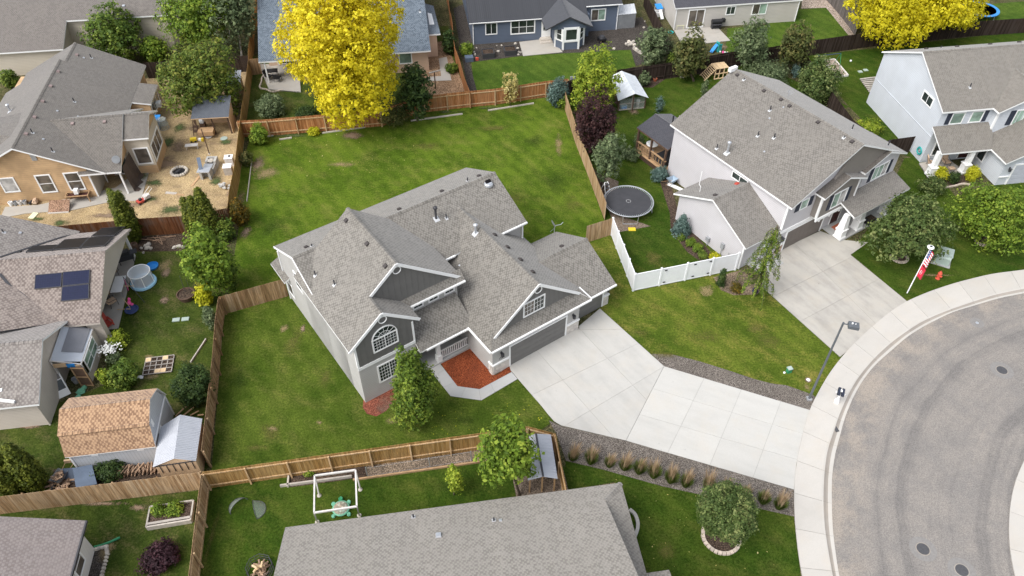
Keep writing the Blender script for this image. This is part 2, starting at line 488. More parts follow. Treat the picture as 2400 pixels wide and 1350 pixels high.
M['side_cedar'] = siding('lap_siding_faded_cedar', (0.49, 0.33, 0.185), 0.2, 0.2, 0.5)
M['side_cream'] = siding('lap_siding_cream', (0.56, 0.50, 0.41))
M['side_peach'] = siding('siding_peach', (0.58, 0.42, 0.31))
M['side_stone'] = siding('lap_siding_sand', (0.55, 0.49, 0.43), 0.15)
M['side_shed'] = siding('shed_panel_pale_grey', (0.50, 0.52, 0.55), 0.2, vertical=True)
M['side_offwhite'] = siding('lap_siding_off_white', (0.66, 0.64, 0.60))
M['door_grey'] = plain('garage_door_grey', (0.163, 0.158, 0.151), 0.5, 0.05)
M['door_brown'] = plain('garage_door_taupe', (0.150, 0.128, 0.114), 0.5, 0.05)
M['door_pale'] = plain('garage_door_pale', (0.458, 0.475, 0.528), 0.5, 0.05)
M['black'] = plain('black_paint', (0.02, 0.02, 0.022), 0.5, 0.1)
M['charcoal'] = plain('charcoal', (0.048, 0.048, 0.053), 0.6, 0.15)
M['dark'] = plain('dark_interior', (0.03, 0.027, 0.025), 0.9, 0.2)
M['maroon'] = plain('maroon_door', (0.06, 0.022, 0.02), 0.5, 0.1)
M['vent'] = plain('vent_brown', (0.06, 0.052, 0.05), 0.7, 0.1)
M['vent_pink'] = plain('vent_faded', (0.25, 0.19, 0.18), 0.7, 0.1)
M['galv'] = plain('galvanised_steel', (0.55, 0.57, 0.6), 0.38, 0.1, metal=0.6)
M['flash'] = plain('lead_flashing', (0.48, 0.49, 0.50), 0.6, 0.1)
M['steel_roof'] = plain('painted_metal_grey', (0.36, 0.375, 0.41), 0.4, 0.06, spec=0.5)
M['tin'] = plain('bright_tin', (0.68, 0.70, 0.72), 0.35, 0.1, metal=0.3)
M['stone'] = plain('cultured_stone', (0.60, 0.56, 0.52), 0.85, 0.1, rnd=0.14)
M['brick'] = plain('brick_pink', (0.45, 0.32, 0.27), 0.9, 0.1, rnd=0.2)
M['shutter'] = plain('navy_shutter', (0.028, 0.035, 0.055), 0.5, 0.08)
M['red'] = plain('faded_red', (0.45, 0.07, 0.05), 0.5, 0.15)
M['hydrant'] = plain('hydrant_red', (0.62, 0.10, 0.06), 0.5, 0.15)
M['blue'] = plain('plastic_blue', (0.03, 0.25, 0.65), 0.4, 0.1)
M['navy'] = plain('navy_fabric', (0.03, 0.05, 0.14), 0.6, 0.15)
M['pink'] = plain('plastic_pink', (0.75, 0.10, 0.30), 0.4, 0.1)
M['yellow'] = plain('plastic_yellow', (0.75, 0.55, 0.04), 0.4, 0.1)
M['teal'] = plain('plastic_teal', (0.04, 0.38, 0.36), 0.4, 0.1)
M['green'] = plain('plastic_green', (0.03, 0.22, 0.10), 0.5, 0.12)
M['mint'] = plain('plastic_mint', (0.15, 0.40, 0.26), 0.5, 0.12)
M['utility'] = plain('utility_green_grey', (0.35, 0.42, 0.38), 0.55, 0.06)
M['tan'] = plain('tan_cushion', (0.50, 0.36, 0.25), 0.8, 0.1)
M['timber'] = plain('timber', (0.42, 0.27, 0.15), 0.8, 0.2, 4, rnd=0.15)
M['timber_dark'] = plain('timber_dark_stain', (0.10, 0.06, 0.042), 0.8, 0.2, 4, rnd=0.2)
M['timber_grey'] = plain('timber_weathered', (0.42, 0.38, 0.34), 0.85, 0.18, 4, rnd=0.15)
M['timber_white'] = plain('timber_whitewashed', (0.62, 0.59, 0.56), 0.8, 0.12, 4, rnd=0.1)
M['timber_pale'] = plain('timber_new', (0.66, 0.48, 0.29), 0.8, 0.15, 4, rnd=0.12)
M['plywood'] = plain('plywood', (0.60, 0.42, 0.26), 0.8, 0.15, 2)
M['log'] = plain('split_logs', (0.30, 0.20, 0.14), 0.9, 0.35, 9, rnd=0.4)
M['bark'] = plain('bark', (0.10, 0.075, 0.055), 0.95, 0.3, 9, bump=0.5)
M['bark_pale'] = plain('bark_pale', (0.55, 0.53, 0.49), 0.9, 0.25, 9)
M['rock'] = plain('field_stone', (0.46, 0.42, 0.37), 0.9, 0.2, 5, rnd=0.2)
M['edge'] = plain('edging_stone', (0.52, 0.44, 0.37), 0.9, 0.15, 5, rnd=0.15)
M['fabric_brown'] = plain('brown_mesh_fabric', (0.085, 0.062, 0.05), 0.9, 0.2)
M['tarp'] = plain('white_tarp', (0.74, 0.77, 0.80), 0.45, 0.12, 3)
M['grey'] = plain('grey_metal', (0.30, 0.31, 0.32), 0.5, 0.12)
M['grey_lid'] = plain('blue_grey_board', (0.10, 0.13, 0.18), 0.55, 0.12)
M['terracotta'] = plain('terracotta', (0.42, 0.12, 0.06), 0.7, 0.1)
M['soil'] = speckle('garden_soil', [(0.07, 0.048, 0.036), (0.14, 0.10, 0.075), (0.10, 0.075, 0.055)], 16)
M['mulch'] = speckle('red_bark_mulch', [(0.21, 0.052, 0.022), (0.41, 0.112, 0.046), (0.25, 0.07, 0.033)], 22, big=0.12)
M['mulch_worn'] = speckle('worn_bark_mulch', [(0.194, 0.062, 0.040), (0.352, 0.123, 0.079), (0.220, 0.141, 0.106)], 22)
M['gravel'] = speckle('brown_gravel', [(0.132, 0.113, 0.097), (0.299, 0.264, 0.233), (0.185, 0.163, 0.141)], 22, big=0.1)
M['gravel_dark'] = speckle('dark_gravel', [(0.053, 0.046, 0.040), (0.141, 0.123, 0.110)], 24, big=0.1)
M['pebble'] = speckle('tan_pebbles', [(0.38, 0.30, 0.24), (0.62, 0.52, 0.44)], 12, big=0.1)
M['straw'] = speckle('straw_and_dust', [(0.440, 0.317, 0.167), (0.651, 0.502, 0.290), (0.317, 0.233, 0.150)], 26, big=0.2)
M['dirt'] = speckle('bare_dirt', [(0.20, 0.15, 0.105), (0.33, 0.25, 0.18), (0.16, 0.12, 0.085)], 14)
M['dust'] = speckle('brown_dust', [(0.22, 0.17, 0.13), (0.32, 0.255, 0.20)], 18)
M['ground'] = speckle('earth_and_weeds', [(0.085, 0.085, 0.035), (0.17, 0.14, 0.075), (0.07, 0.085, 0.03)], 11)
M['chips'] = speckle('wood_chips', [(0.28, 0.17, 0.10), (0.52, 0.36, 0.23)], 16)
DRY = (0.24, 0.20, 0.075)
M['lawn'] = lawn('lawn_main', (0.050, 0.092, 0.008), (0.101, 0.153, 0.016), (0.194, 0.176, 0.052), 0.5)
M['lawn_front'] = lawn('lawn_front', (0.050, 0.085, 0.009), (0.101, 0.135, 0.018), (0.234, 0.189, 0.054), 0.62, seed=31)
M['lawn_side'] = lawn('lawn_side', (0.041, 0.072, 0.008), (0.079, 0.113, 0.016), (0.162, 0.149, 0.045), 0.45, seed=9)
M['lawn_deep'] = lawn('lawn_deep', (0.027, 0.058, 0.006), (0.054, 0.086, 0.011), (0.126, 0.113, 0.032), 0.36, seed=17)
M['lawn_left'] = lawn('lawn_left', (0.032, 0.054, 0.009), (0.063, 0.086, 0.016), (0.171, 0.131, 0.068), 0.5, seed=53)
M['lawn_far'] = lawn('lawn_far', (0.041, 0.083, 0.011), (0.077, 0.122, 0.018), (0.126, 0.135, 0.036), 0.2, seed=71)
M['patch_dry'] = patchmat('dry_grass', (0.220, 0.167, 0.079), (0.370, 0.282, 0.154), 0.25, 0.65)
M['patch_dirt'] = patchmat('worn_dirt', (0.176, 0.123, 0.084), (0.317, 0.233, 0.163), 0.25, 0.95)
M['patch_yellow'] = patchmat('yellowed_grass', (0.114, 0.110, 0.026), (0.189, 0.167, 0.053), 0.35, 0.6)
M['patch_dark'] = patchmat('lush_and_shaded_grass', (0.031, 0.060, 0.009), (0.053, 0.088, 0.014), 0.35, 0.6)
M['patch_weed'] = patchmat('weeds', (0.048, 0.075, 0.026), (0.106, 0.132, 0.053), 0.25, 1.0)
M['concrete'] = concrete('driveway_concrete', (0.457, 0.445, 0.416), 0.6, (0.324, 0.315, 0.297), 0.03, 2.19, (0.22, 1.1))
M['concrete_b'] = concrete('driveway_apron_concrete', (0.477, 0.466, 0.436), 0.4, (0.349, 0.339, 0.317), 0.025, 2.75, (0.22, 1.1))
M['concrete_old'] = concrete('old_driveway_concrete', (0.415, 0.392, 0.352), 0.8, (0.261, 0.249, 0.230), 0.04, 2.16, (0.35, 1.3))
M['walk'] = concrete('walk_concrete', (0.415, 0.415, 0.407), 0.30, (0.282, 0.278, 0.274))
M['sidewalk'] = concrete('sidewalk_concrete', (0.474, 0.450, 0.413), 0.3, (0.357, 0.335, 0.304), 0.035)
M['gutter'] = concrete('gutter_concrete', (0.313, 0.283, 0.248), 0.6, (0.209, 0.187, 0.165))
M['patio'] = concrete('patio_concrete', (0.400, 0.374, 0.335), 0.4, (0.261, 0.244, 0.217))
M['joint'] = plain('joint_filler', (0.25, 0.24, 0.225), 0.95, 0.1)
M['fence_brown'] = fencewood('fence_weathered', (0.216, 0.131, 0.068), (0.378, 0.248, 0.140), (0.324, 0.261, 0.194), 0.3)
M['fence_gold'] = fencewood('fence_golden', (0.261, 0.149, 0.050), (0.387, 0.243, 0.099), (0.288, 0.198, 0.090), 0.3)
M['fence_rail'] = fencewood('fence_rail', (0.468, 0.315, 0.171), (0.558, 0.396, 0.234), (0.450, 0.342, 0.234), 0.25)
M['fence_red'] = fencewood('fence_cedar', (0.288, 0.117, 0.045), (0.468, 0.225, 0.099), (0.270, 0.171, 0.108), 0.25)
M['fence_stain'] = fencewood('fence_stained', (0.117, 0.045, 0.020), (0.171, 0.072, 0.031), (0.153, 0.126, 0.108), 0.45)
M['fence_dark'] = fencewood('fence_dark', (0.027, 0.019, 0.016), (0.054, 0.039, 0.032), (0.063, 0.050, 0.045), 0.3)
M['fence_grey'] = fencewood('fence_grey', (0.108, 0.095, 0.090), (0.180, 0.162, 0.153), (0.153, 0.144, 0.140), 0.4)
M['fence_tan'] = fencewood('fence_tan', (0.306, 0.194, 0.104), (0.486, 0.342, 0.203), (0.405, 0.315, 0.225), 0.3)

def glassmat(name, col, rough=0.06):
    m, nt = newmat(name)
    p = wpos(nt)
    f = noise(nt, 0.9, p, 3)
    return finish(m, nt, mix(nt, ramp(nt, f, 0.35, 0.65), col, sc(col, 2.2)), rough, spec=0.5)
M['glass'] = glassmat('window_glass', (0.018, 0.024, 0.022))
M['glass_green'] = glassmat('window_glass_blinds', (0.15, 0.21, 0.17))
M['glass_pale'] = glassmat('window_glass_curtain', (0.28, 0.27, 0.26), 0.15)
M['glass_brown'] = glassmat('window_glass_brown', (0.07, 0.06, 0.05))
def netmat(name, col, a):
    m, nt = newmat(name)
    return finish(m, nt, col, 0.8, alpha=a)
M['net'] = netmat('thin_netting', (0.5, 0.55, 0.52), 0.38)
M['net_white'] = netmat('white_mesh', (0.72, 0.76, 0.80), 0.42)
M['film'] = netmat('clear_film', (0.62, 0.66, 0.72), 0.72)
M['shade'] = plain('shade_cloth', (0.20, 0.205, 0.225), 0.8, 0.05)
def solarmat():
    m, nt = newmat('solar_cells')
    uv = N(nt, 'TexCoord').outputs['Object']
    b = N(nt, 'TexBrick', {'offset': 0.0}, Vector=uv, Scale=1.0, Mortar_Size=0.008, Brick_Width=0.16, Row_Height=0.16)
    b.inputs['Color1'].default_value = (0.006, 0.010, 0.034, 1); b.inputs['Color2'].default_value = (0.008, 0.012, 0.040, 1)
    b.inputs['Mortar'].default_value = (0.014, 0.018, 0.05, 1)
    return finish(m, nt, b.outputs[0], 0.4, spec=0.12)
M['solar'] = solarmat()
M['solar_dark'] = plain('black_solar_cells', (0.010, 0.009, 0.010), 0.4, 0.1, spec=0.1)

def roadmat():
    m, nt = newmat('chip_seal_asphalt')
    p = wpos(nt)
    d = N(nt, 'VectorMath', {'operation': 'DISTANCE'}, i0=p, i1=(CUL.x, CUL.y, 0)).outputs['Value']
    wob = ma(nt, 'ADD', d, ma(nt, 'MULTIPLY', noise(nt, 0.1, p, 3), 1.6))
    st = noise(nt, 1.0, N(nt, 'CombineXYZ', None, X=ma(nt, 'MULTIPLY', wob, 0.9)).outputs[0], 5, 0.62)
    st = ma(nt, 'ADD', ma(nt, 'MULTIPLY', st, 0.7), ma(nt, 'MULTIPLY', noise(nt, 0.35, p, 8, 0.72), 0.3))
    fine = noise(nt, 14, p, 5, 0.8)
    c = mix(nt, ramp(nt, noise(nt, 0.42, p, 8, 0.72), 0.36, 0.64), (0.243, 0.223, 0.202), (0.203, 0.190, 0.178))
    c = mix(nt, ma(nt, 'MULTIPLY', ramp(nt, st, 0.48, 0.62), 0.9), c, (0.159, 0.150, 0.143))
    c = mix(nt, ma(nt, 'MULTIPLY', ramp(nt, noise(nt, 0.9, p, 8, 0.8), 0.62, 0.74), 0.35), c, (0.136, 0.129, 0.127))
    c = mix(nt, ma(nt, 'MULTIPLY', ramp(nt, st, 0.46, 0.34), 0.6), c, (0.334, 0.294, 0.250))
    grit = ma(nt, 'MULTIPLY', ramp(nt, d, RAD - 2.6, RAD - 0.3), ramp(nt, noise(nt, 0.6, p, 6, 0.7), 0.40, 0.62))
    c = mix(nt, ma(nt, 'MULTIPLY', grit, 0.5), c, (0.361, 0.307, 0.250))
    c = mix(nt, 1.0, c, mix(nt, ramp(nt, fine, 0.36, 0.64), (0.76, 0.76, 0.76), (1.24, 1.23, 1.22)), 'MULTIPLY')
    return finish(m, nt, c, 0.92, fine, 0.35, 0.01, spec=0.2)

# ------------------------------------------------------------------ ground sheets
def sheet(name, pts, z, mat, kind='structure'):
    mb = MB()
    pts = [Vector((p[0], p[1], z)) for p in pts]
    n = len(pts)
    A = sum(pts[i].x * pts[(i + 1) % n].y - pts[(i + 1) % n].x * pts[i].y for i in range(n))
    if A < 0: pts = pts[::-1]
    mb.add(pts, [tuple(range(n))])
    return mb.build(name, mat, kind=kind)
sheet('ground', [(-700, -200), (700, -200), (700, 1100), (-700, 1100)], 0.0, M['ground'])
SHZ = [0.004]
def yard(name, px, mat, z=None):
    if z is None:
        SHZ[0] += 0.0004; z = SHZ[0]
    return sheet(name, GL(px, z), z, mat)
# lawns and yards (each its own level so nothing lies in one plane)
yard('lawn', [(590, 310), (1285, 228), (1324, 257), (1380, 417), (1415, 515), (1432, 552), (1380, 575), (1300, 700), (1100, 850), (857, 944), (690, 690), (527, 738), (560, 530), (552, 440)], M['lawn'])
yard('side_lawn', [(527, 738), (690, 690), (857, 944), (1020, 840), (1130, 930), (1212, 885), (1270, 940), (1300, 985), (1237, 1030), (860, 1090), (493, 1137), (514, 880)], M['lawn_side'])
yard('front_lawn', [(1330, 590), (1432, 552), (1483, 683), (1730, 632), (1800, 680), (1978, 836), (1905, 945), (1897, 965), (1556, 860), (1360, 690)], M['lawn_front'])
yard('neighbour_lawn', [(1432, 551), (1415, 515), (1380, 417), (1324, 257), (1320, 215), (1500, 180), (1760, 140), (1990, 250), (1830, 330), (1560, 420), (1590, 520), (1730, 630), (1483, 682)], M['lawn_deep'])
yard('corner_lawn', [(1993, 595), (2060, 500), (2120, 370), (2160, 370), (2240, 460), (2500, 380), (2780, 400), (2760, 599), (2520, 616), (2400, 631), (2240, 662), (2125, 705)], M['lawn_deep'])
yard('yard_behind_white_house', [(1990, 250), (1890, 130), (2060, 112), (2500, 60), (2500, 140), (2160, 380), (2090, 350)], M['lawn_deep'])
yard('far_lawn', [(1105, 146), (1225, 131), (1320, 122), (1480, 117), (1490, 155), (1448, 166), (1290, 205), (1112, 212)], M['lawn_far'])
yard('far_right_lawn', [(1705, 66), (1790, 60), (1870, 22), (1938, 18), (1990, 82), (1890, 100), (1700, 130)], M['lawn_far'])
yard('lawn_beyond_trees', [(2180, 60), (2190, 20), (2500, -5), (2500, 40), (2300, 52)], M['lawn_far'])
yard('peach_yard', [(582, 140), (640, 100), (1050, 60), (1067, 115), (1102, 218), (860, 300), (570, 330)], M['lawn_left'])
yard('straw_yard', [(0, 480), (230, 460), (330, 190), (420, 150), (582, 140), (560, 330), (552, 440), (535, 470), (530, 500), (427, 545), (100, 550), (0, 560)], M['straw'])
yard('left_lawn', [(300, 590), (425, 560), (527, 560), (527, 738), (514, 880), (491, 1093), (461, 1120), (0, 1200), (0, 1000), (250, 900), (250, 740)], M['lawn_left'])
yard('garden_bed', [(300, 560), (430, 543), (530, 535), (525, 580), (440, 588), (325, 590)], M['soil'])
yard('corner_yard', [(0, 1204), (461, 1150), (489, 1138), (440, 1420), (0, 1420)], M['lawn_left'])
yard('bottom_lawn', [(489, 1138), (860, 1090), (1237, 1030), (1330, 1100), (1320, 1160), (1480, 1140), (1600, 1420), (440, 1420)], M['lawn_deep'])
yard('verge_lawn', [(1325, 1080), (1415, 1101), (1550, 1138), (1640, 1158), (1775, 1190), (1861, 1210), (1862, 1230), (1870, 1290), (1884, 1420), (1480, 1420), (1440, 1130), (1325, 1150)], M['lawn_deep'])
yard('bird_run', [(860, 1122), (1125, 1085), (1130, 1060), (1240, 1040), (1310, 1060), (1335, 1160), (1210, 1165), (1195, 1085), (1120, 1086), (862, 1118)], M['dust'])
yard('dog_run', [(855, 1078), (1160, 1035), (1160, 1080), (862, 1118)], M['dirt'])
yard('fence_bed', [(673, 1105), (855, 1082), (860, 1118), (680, 1142)], M['soil'])
yard('gravel_yard', [(1062, 20), (1110, 0), (1115, 60), (1505, 40), (1560, 130), (1490, 155), (1478, 116), (1230, 130), (1100, 146), (1118, 214), (1098, 218)], M['gravel_dark'])
yard('side_gravel', [(1015, 100), (1045, 95), (1092, 215), (990, 230), (985, 180)], M['chips'])
yard('pebble_border', [(1880, 0), (1945, 0), (2003, 82), (1988, 82), (1936, 18), (1878, 20)], M['pebble'])
yard('gravel_border', [(1553, 858), (1527, 829), (1577, 831), (1640, 847), (1707, 868), (1770, 889), (1809, 899), (1843, 903), (1905, 925), (1912, 932), (1900, 962)], M['gravel'])
yard('gravel_strip', [(1286, 985), (1316, 999), (1475, 1035), (1863, 1149), (1863, 1211), (1775, 1191), (1640, 1159), (1550, 1139), (1415, 1101), (1327, 1080), (1304, 1017)], M['gravel'])
yard('mulch_bed', [(1028, 845), (1094.7, 807), (1160, 880), (1194, 858), (1199, 871), (1124, 913), (1072, 906)], M['mulch'])
yard('corner_mulch_bed', [(852, 938), (895, 920), (940, 900), (938, 930), (922, 942), (905, 963), (882, 976), (860, 970), (850, 955)], M['mulch_worn'])
yard('spruce_bed', [(1545, 420), (1570, 500), (1572, 540), (1610, 590), (1680, 640), (1690, 620), (1590, 500), (1570, 420)], M['soil'])
yard('weeping_tree_bed', [(1672, 650), (1740, 632), (1788, 675), (1775, 690), (1720, 692), (1690, 680)], M['dirt'])
yard('porch_garden_bed', [(2170, 415), (2230, 400), (2285, 395), (2290, 425), (2235, 436), (2185, 440)], M['soil'])
yard('trampoline_bed', [(1425, 415), (1450, 425), (1440, 500), (1525, 530), (1445, 545), (1400, 420)], M['dust'])
yard('fence_side_bed', [(1370, 375), (1420, 420), (1430, 480), (1398, 440)], M['soil'])
yard('shed_dirt', [(125, 1100), (365, 1085), (465, 1090), (465, 1120), (130, 1160)], M['soil'])
yard('rear_bed', [(1450, 190), (1700, 150), (1700, 165), (1560, 185), (1530, 205), (1470, 205)], M['soil'])

PZ = [0.02]
def patch(mat, px, w, h, a=0.0, name='worn_or_shaded_patch'):
    PZ[0] += 0.0006
    c = G(px[0], px[1], PZ[0])
    k = 1 / ppm(c)
    mb = MB()
    n = 24
    pts = []; uv = []
    for i in range(n):
        t = 2 * math.pi * i / n
        q = rot2((math.cos(t) * w * k, math.sin(t) * h * k * 1.3, 0), a)
        pts.append(c + q); uv.append((0.5 + 0.75 * math.cos(t), 0.5 + 0.75 * math.sin(t)))
    mb.add(pts, [tuple(range(n))], uvs=[uv])
    return mb.build(name, M[mat], kind='structure')
for m_, p_, w_, h_ in [
    ('patch_dirt', (826, 318), 40, 22), ('patch_dirt', (605, 385), 24, 40), ('patch_dirt', (575, 545), 22, 30),
    ('patch_dry', (620, 405), 60, 30), ('patch_dry', (800, 385), 60, 14), ('patch_dry', (560, 470), 20, 50),
    ('patch_dry', (1655, 680), 30, 24), ('patch_yellow', (1560, 830), 70, 16), ('patch_yellow', (1660, 790), 80, 30),
    ('patch_yellow', (1500, 780), 40, 26), ('patch_yellow', (1530, 610), 40, 30), ('patch_yellow', (1800, 800), 60, 40),
    ('patch_yellow', (1770, 770), 50, 20), ('patch_yellow', (690, 800), 40, 60), ('patch_yellow', (760, 890), 30, 40),
    ('patch_dry', (665, 770), 18, 16), ('patch_dry', (748, 990), 14, 10), ('patch_yellow', (640, 1010), 50, 40),
    ('patch_yellow', (600, 1050), 50, 14), ('patch_dry', (920, 985), 30, 14), ('patch_yellow', (1180, 470), 90, 60),
    ('patch_yellow', (1000, 340), 90, 22), ('patch_dark', (880, 360), 40, 22), ('patch_dark', (640, 530), 60, 60),
    ('patch_dark', (1250, 330), 60, 30), ('patch_dark', (560, 890), 40, 80), ('patch_dark', (1080, 985), 90, 16),
    ('patch_dark', (1300, 430), 60, 60), ('patch_dry', (1310, 340), 14, 60), ('patch_yellow', (1340, 480), 40, 50),
    ('patch_dirt', (385, 703), 22, 19), ('patch_dirt', (389, 638), 20, 24), ('patch_dry', (386, 622), 34, 36),
    ('patch_dry', (350, 835), 26, 8), ('patch_dry', (355, 880), 40, 14), ('patch_dark', (380, 770), 70, 40),
    ('patch_dirt', (245, 1180), 90, 9), ('patch_dirt', (60, 1000), 60, 8), ('patch_dirt', (330, 1190), 40, 12),
    ('patch_dark', (285, 1195), 26, 18), ('patch_dry', (250, 1290), 30, 40), ('patch_yellow', (495, 1260), 14, 110),
    ('patch_dark', (820, 1170), 60, 22), ('patch_dark', (1050, 1140), 80, 25), ('patch_yellow', (1560, 1290), 40, 40),  # right-hand dark patch paints the bottom house's shade onto its lawn
    ('patch_dirt', (1488, 262), 22, 16), ('patch_dry', (1460, 480), 30, 20), ('patch_yellow', (1530, 600), 40, 26),
    ('patch_dirt', (710, 770), 10, 16), ('patch_dry', (1890, 905), 14, 18), ('patch_dry', (2200, 645), 70, 5),
    ('patch_weed', (390, 335), 30, 40), ('patch_weed', (362, 428), 34, 20), ('patch_weed', (402, 492), 44, 26), ('patch_dirt', (470, 300), 60, 26), ('patch_dirt', (300, 480), 60, 14), ('patch_weed', (420, 300), 24, 30), ('patch_dirt', (545, 430), 12, 70),
    ('patch_weed', (352, 466), 40, 14), ('patch_weed', (505, 425), 26, 24), ('patch_weed', (90, 512), 30, 10), ('patch_dirt', (250, 505), 80, 12),
    ('patch_weed', (335, 412), 24, 20), ('patch_weed', (142, 521), 30, 14), ('patch_weed', (530, 332), 26, 16),
    ('patch_dirt', (440, 515), 70, 22), ('patch_dirt', (385, 385), 70, 30), ('patch_dirt', (365, 250), 40, 90),
    ('patch_dirt', (420, 340), 26, 40), ('patch_dirt', (1690, 110), 24, 16), ('patch_dry', (2005, 290), 20, 30),
    ('patch_yellow', (1150, 300), 90, 18), ('patch_weed', (1050, 262), 60, 8), ('patch_weed', (680, 318), 60, 8), ('patch_weed', (1150, 253), 50, 8), ('patch_dry', (640, 1005), 24, 10), ('patch_dirt', (1700, 250), 14, 8)]:
    patch(m_, p_, w_, h_)

# ------------------------------------------------------------------ street, gutter, sidewalk
INNER = [(2760, 600), (2640, 605), (2520, 617), (2400, 632), (2325, 641), (2240, 662), (2180, 682), (2125, 705), (2085, 731), (2050, 760), (2015, 792), (1985, 822), (1960, 852), (1940, 880), (1912, 929), (1897, 960), (1886, 1000), (1878, 1030), (1866, 1090), (1861, 1150), (1862, 1210), (1870, 1290), (1880, 1350), (1895, 1430)]
OUTER = [(2760, 640), (2640, 644), (2520, 655), (2400, 674), (2327, 689), (2265, 710), (2203, 732), (2155, 753), (2091, 797), (2062, 822), (2035, 851), (2008, 884), (1985, 923), (1962, 975), (1954, 1000), (1934, 1055), (1927, 1119), (1925, 1175), (1929, 1242), (1944, 1325), (1948, 1350), (1968, 1430)]
EDGE = [(2760, 655), (2640, 658), (2520, 668), (2400, 688), (2339, 700), (2290, 715), (2232, 732), (2169, 763), (2128, 788), (2082, 828), (2049, 857), (2020, 894), (1997, 936), (1976, 989), (1974, 1002), (1957, 1062), (1949, 1119), (1949, 1175), (1951, 1242), (1962, 1325), (1966, 1350), (1985, 1430)]
def resample(pts, n):
    d = [0]
    for a, b in zip(pts, pts[1:]): d.append(d[-1] + (b - a).length)
    out = []; j = 0
    for i in range(n + 1):
        t = d[-1] * i / n
        while j < len(pts) - 2 and d[j + 1] < t: j += 1
        f = (t - d[j]) / max(1e-6, d[j + 1] - d[j])
        out.append(pts[j].lerp(pts[j + 1], f))
    return out
def smooth(pts, it=3):
    for _ in range(it):
        pts = [pts[0]] + [(pts[i - 1] + pts[i] * 2 + pts[i + 1]) / 4 for i in range(1, len(pts) - 1)] + [pts[-1]]
    return pts
NP = 22
ZS = 0.10
Q4 = NP * 4
Ai = smooth(resample(GL(INNER, ZS), Q4), 2); Ao = smooth(resample(GL(OUTER, ZS), Q4), 2); Ae = smooth(resample(GL(EDGE, 0.0), Q4), 2)
# centre of the turning circle, from three points of the gutter edge
def circ(a, b, c):
    ax, ay, bx, by, cx, cy = a.x, a.y, b.x, b.y, c.x, c.y
    d = 2 * (ax * (by - cy) + bx * (cy - ay) + cx * (ay - by))
    ux = ((ax * ax + ay * ay) * (by - cy) + (bx * bx + by * by) * (cy - ay) + (cx * cx + cy * cy) * (ay - by)) / d
    uy = ((ax * ax + ay * ay) * (cx - bx) + (bx * bx + by * by) * (ax - cx) + (cx * cx + cy * cy) * (bx - ax)) / d
    return Vector((ux, uy, 0))
CUL = circ(Ae[Q4 // 16], Ae[Q4 // 2], Ae[Q4 * 15 // 16])
RAD = (Ae[Q4 // 2] - CUL).length
M['road'] = roadmat()
sheet('road', [p for p in Ae] + [Vector((80, 10, 0)), Vector((80, 60, 0))], 0.0155, M['road'])
sw = thing('sidewalk', 'curved pale concrete sidewalk along the turning circle', None, (0, 0, 0), kind='structure')
del sw['label']
mb = MB()
for i in range(NP * 4):
    a, b, c, d = Ai[i], Ai[i + 1], Ao[i + 1], Ao[i]
    mb.add([a - Vector((0, 0, .02)), b - Vector((0, 0, .02)), c - Vector((0, 0, .02)), d - Vector((0, 0, .02))], [(0, 1, 2, 3)])
mb.build('sidewalk_bed', M['joint'], sw)
for k in range(NP):
    ia = [Ai[k * 4 + j] for j in range(5)]; oa = [Ao[k * 4 + j] for j in range(5)]
    for L_ in (ia, oa):
        e = (L_[1] - L_[0]).normalized() * 0.014; L_[0] = L_[0] + e
        e = (L_[-1] - L_[-2]).normalized() * 0.014; L_[-1] = L_[-1] - e
    dz = random.uniform(-.003, .003)
    poly = [Vector((p.x, p.y, 0)) for p in ia + oa[::-1]]
    mb = MB(); mb.prism([(p.x, p.y) for p in poly], 0.02, ZS + dz)
    mb.build('panel', M['sidewalk'], sw)
cb = thing('kerb', 'x', None, kind='structure'); del cb['label']
for k in range(NP):
    mb = MB()
    for j in range(k * 4, k * 4 + 4):
        o0, o1, e0, e1 = Ao[j], Ao[j + 1], Ae[j], Ae[j + 1]
        if j == k * 4: o0 = o0 + (o1 - o0).normalized() * .006; e0 = e0 + (e1 - e0).normalized() * .006
        prof = [(0.0, ZS), (0.18, ZS - 0.01), (0.42, 0.035), (0.62, 0.025), (1.0, 0.035)]
        up = lambda o, e, t, z: Vector((o.x + (e.x - o.x) * t, o.y + (e.y - o.y) * t, z))
        for (t0, z0), (t1, z1) in zip(prof, prof[1:]):
            mb.add([up(o0, e0, t0, z0), up(o0, e0, t1, z1), up(o1, e1, t1, z1), up(o1, e1, t0, z0)], [(0, 1, 2, 3)], 1 if 0.18 <= t0 < 0.62 else 0)
    mb.build('kerb_piece', [M['sidewalk'], M['gutter']], cb)
# concrete apron of the island across the street, with panel joints
isl = [(2700, 820), (2540, 910), (2430, 1030), (2400, 1078), (2384, 1115), (2373, 1150), (2366, 1200), (2364, 1255), (2370, 1310), (2384, 1370), (2410, 1430), (2450, 1500), (2560, 1600)]
ic = smooth(resample(GL(isl[:-1], 0.09), 44), 2)
it = thing('island_apron', 'x', None, kind='structure'); del it['label']
for k in range(11):
    seg = ic[k * 4:k * 4 + 5]
    seg = [seg[0] + (seg[1] - seg[0]).normalized() * .01] + seg[1:-1] + [seg[-1] - (seg[-1] - seg[-2]).normalized() * .01]
    outp = [p + (p - CUL).normalized() * -1.0 * 2.4 for p in seg]
    mb = MB(); mb.prism([(p.x, p.y) for p in seg + outp[::-1]], 0.0, 0.09)
    mb.build('panel', M['sidewalk'], it)

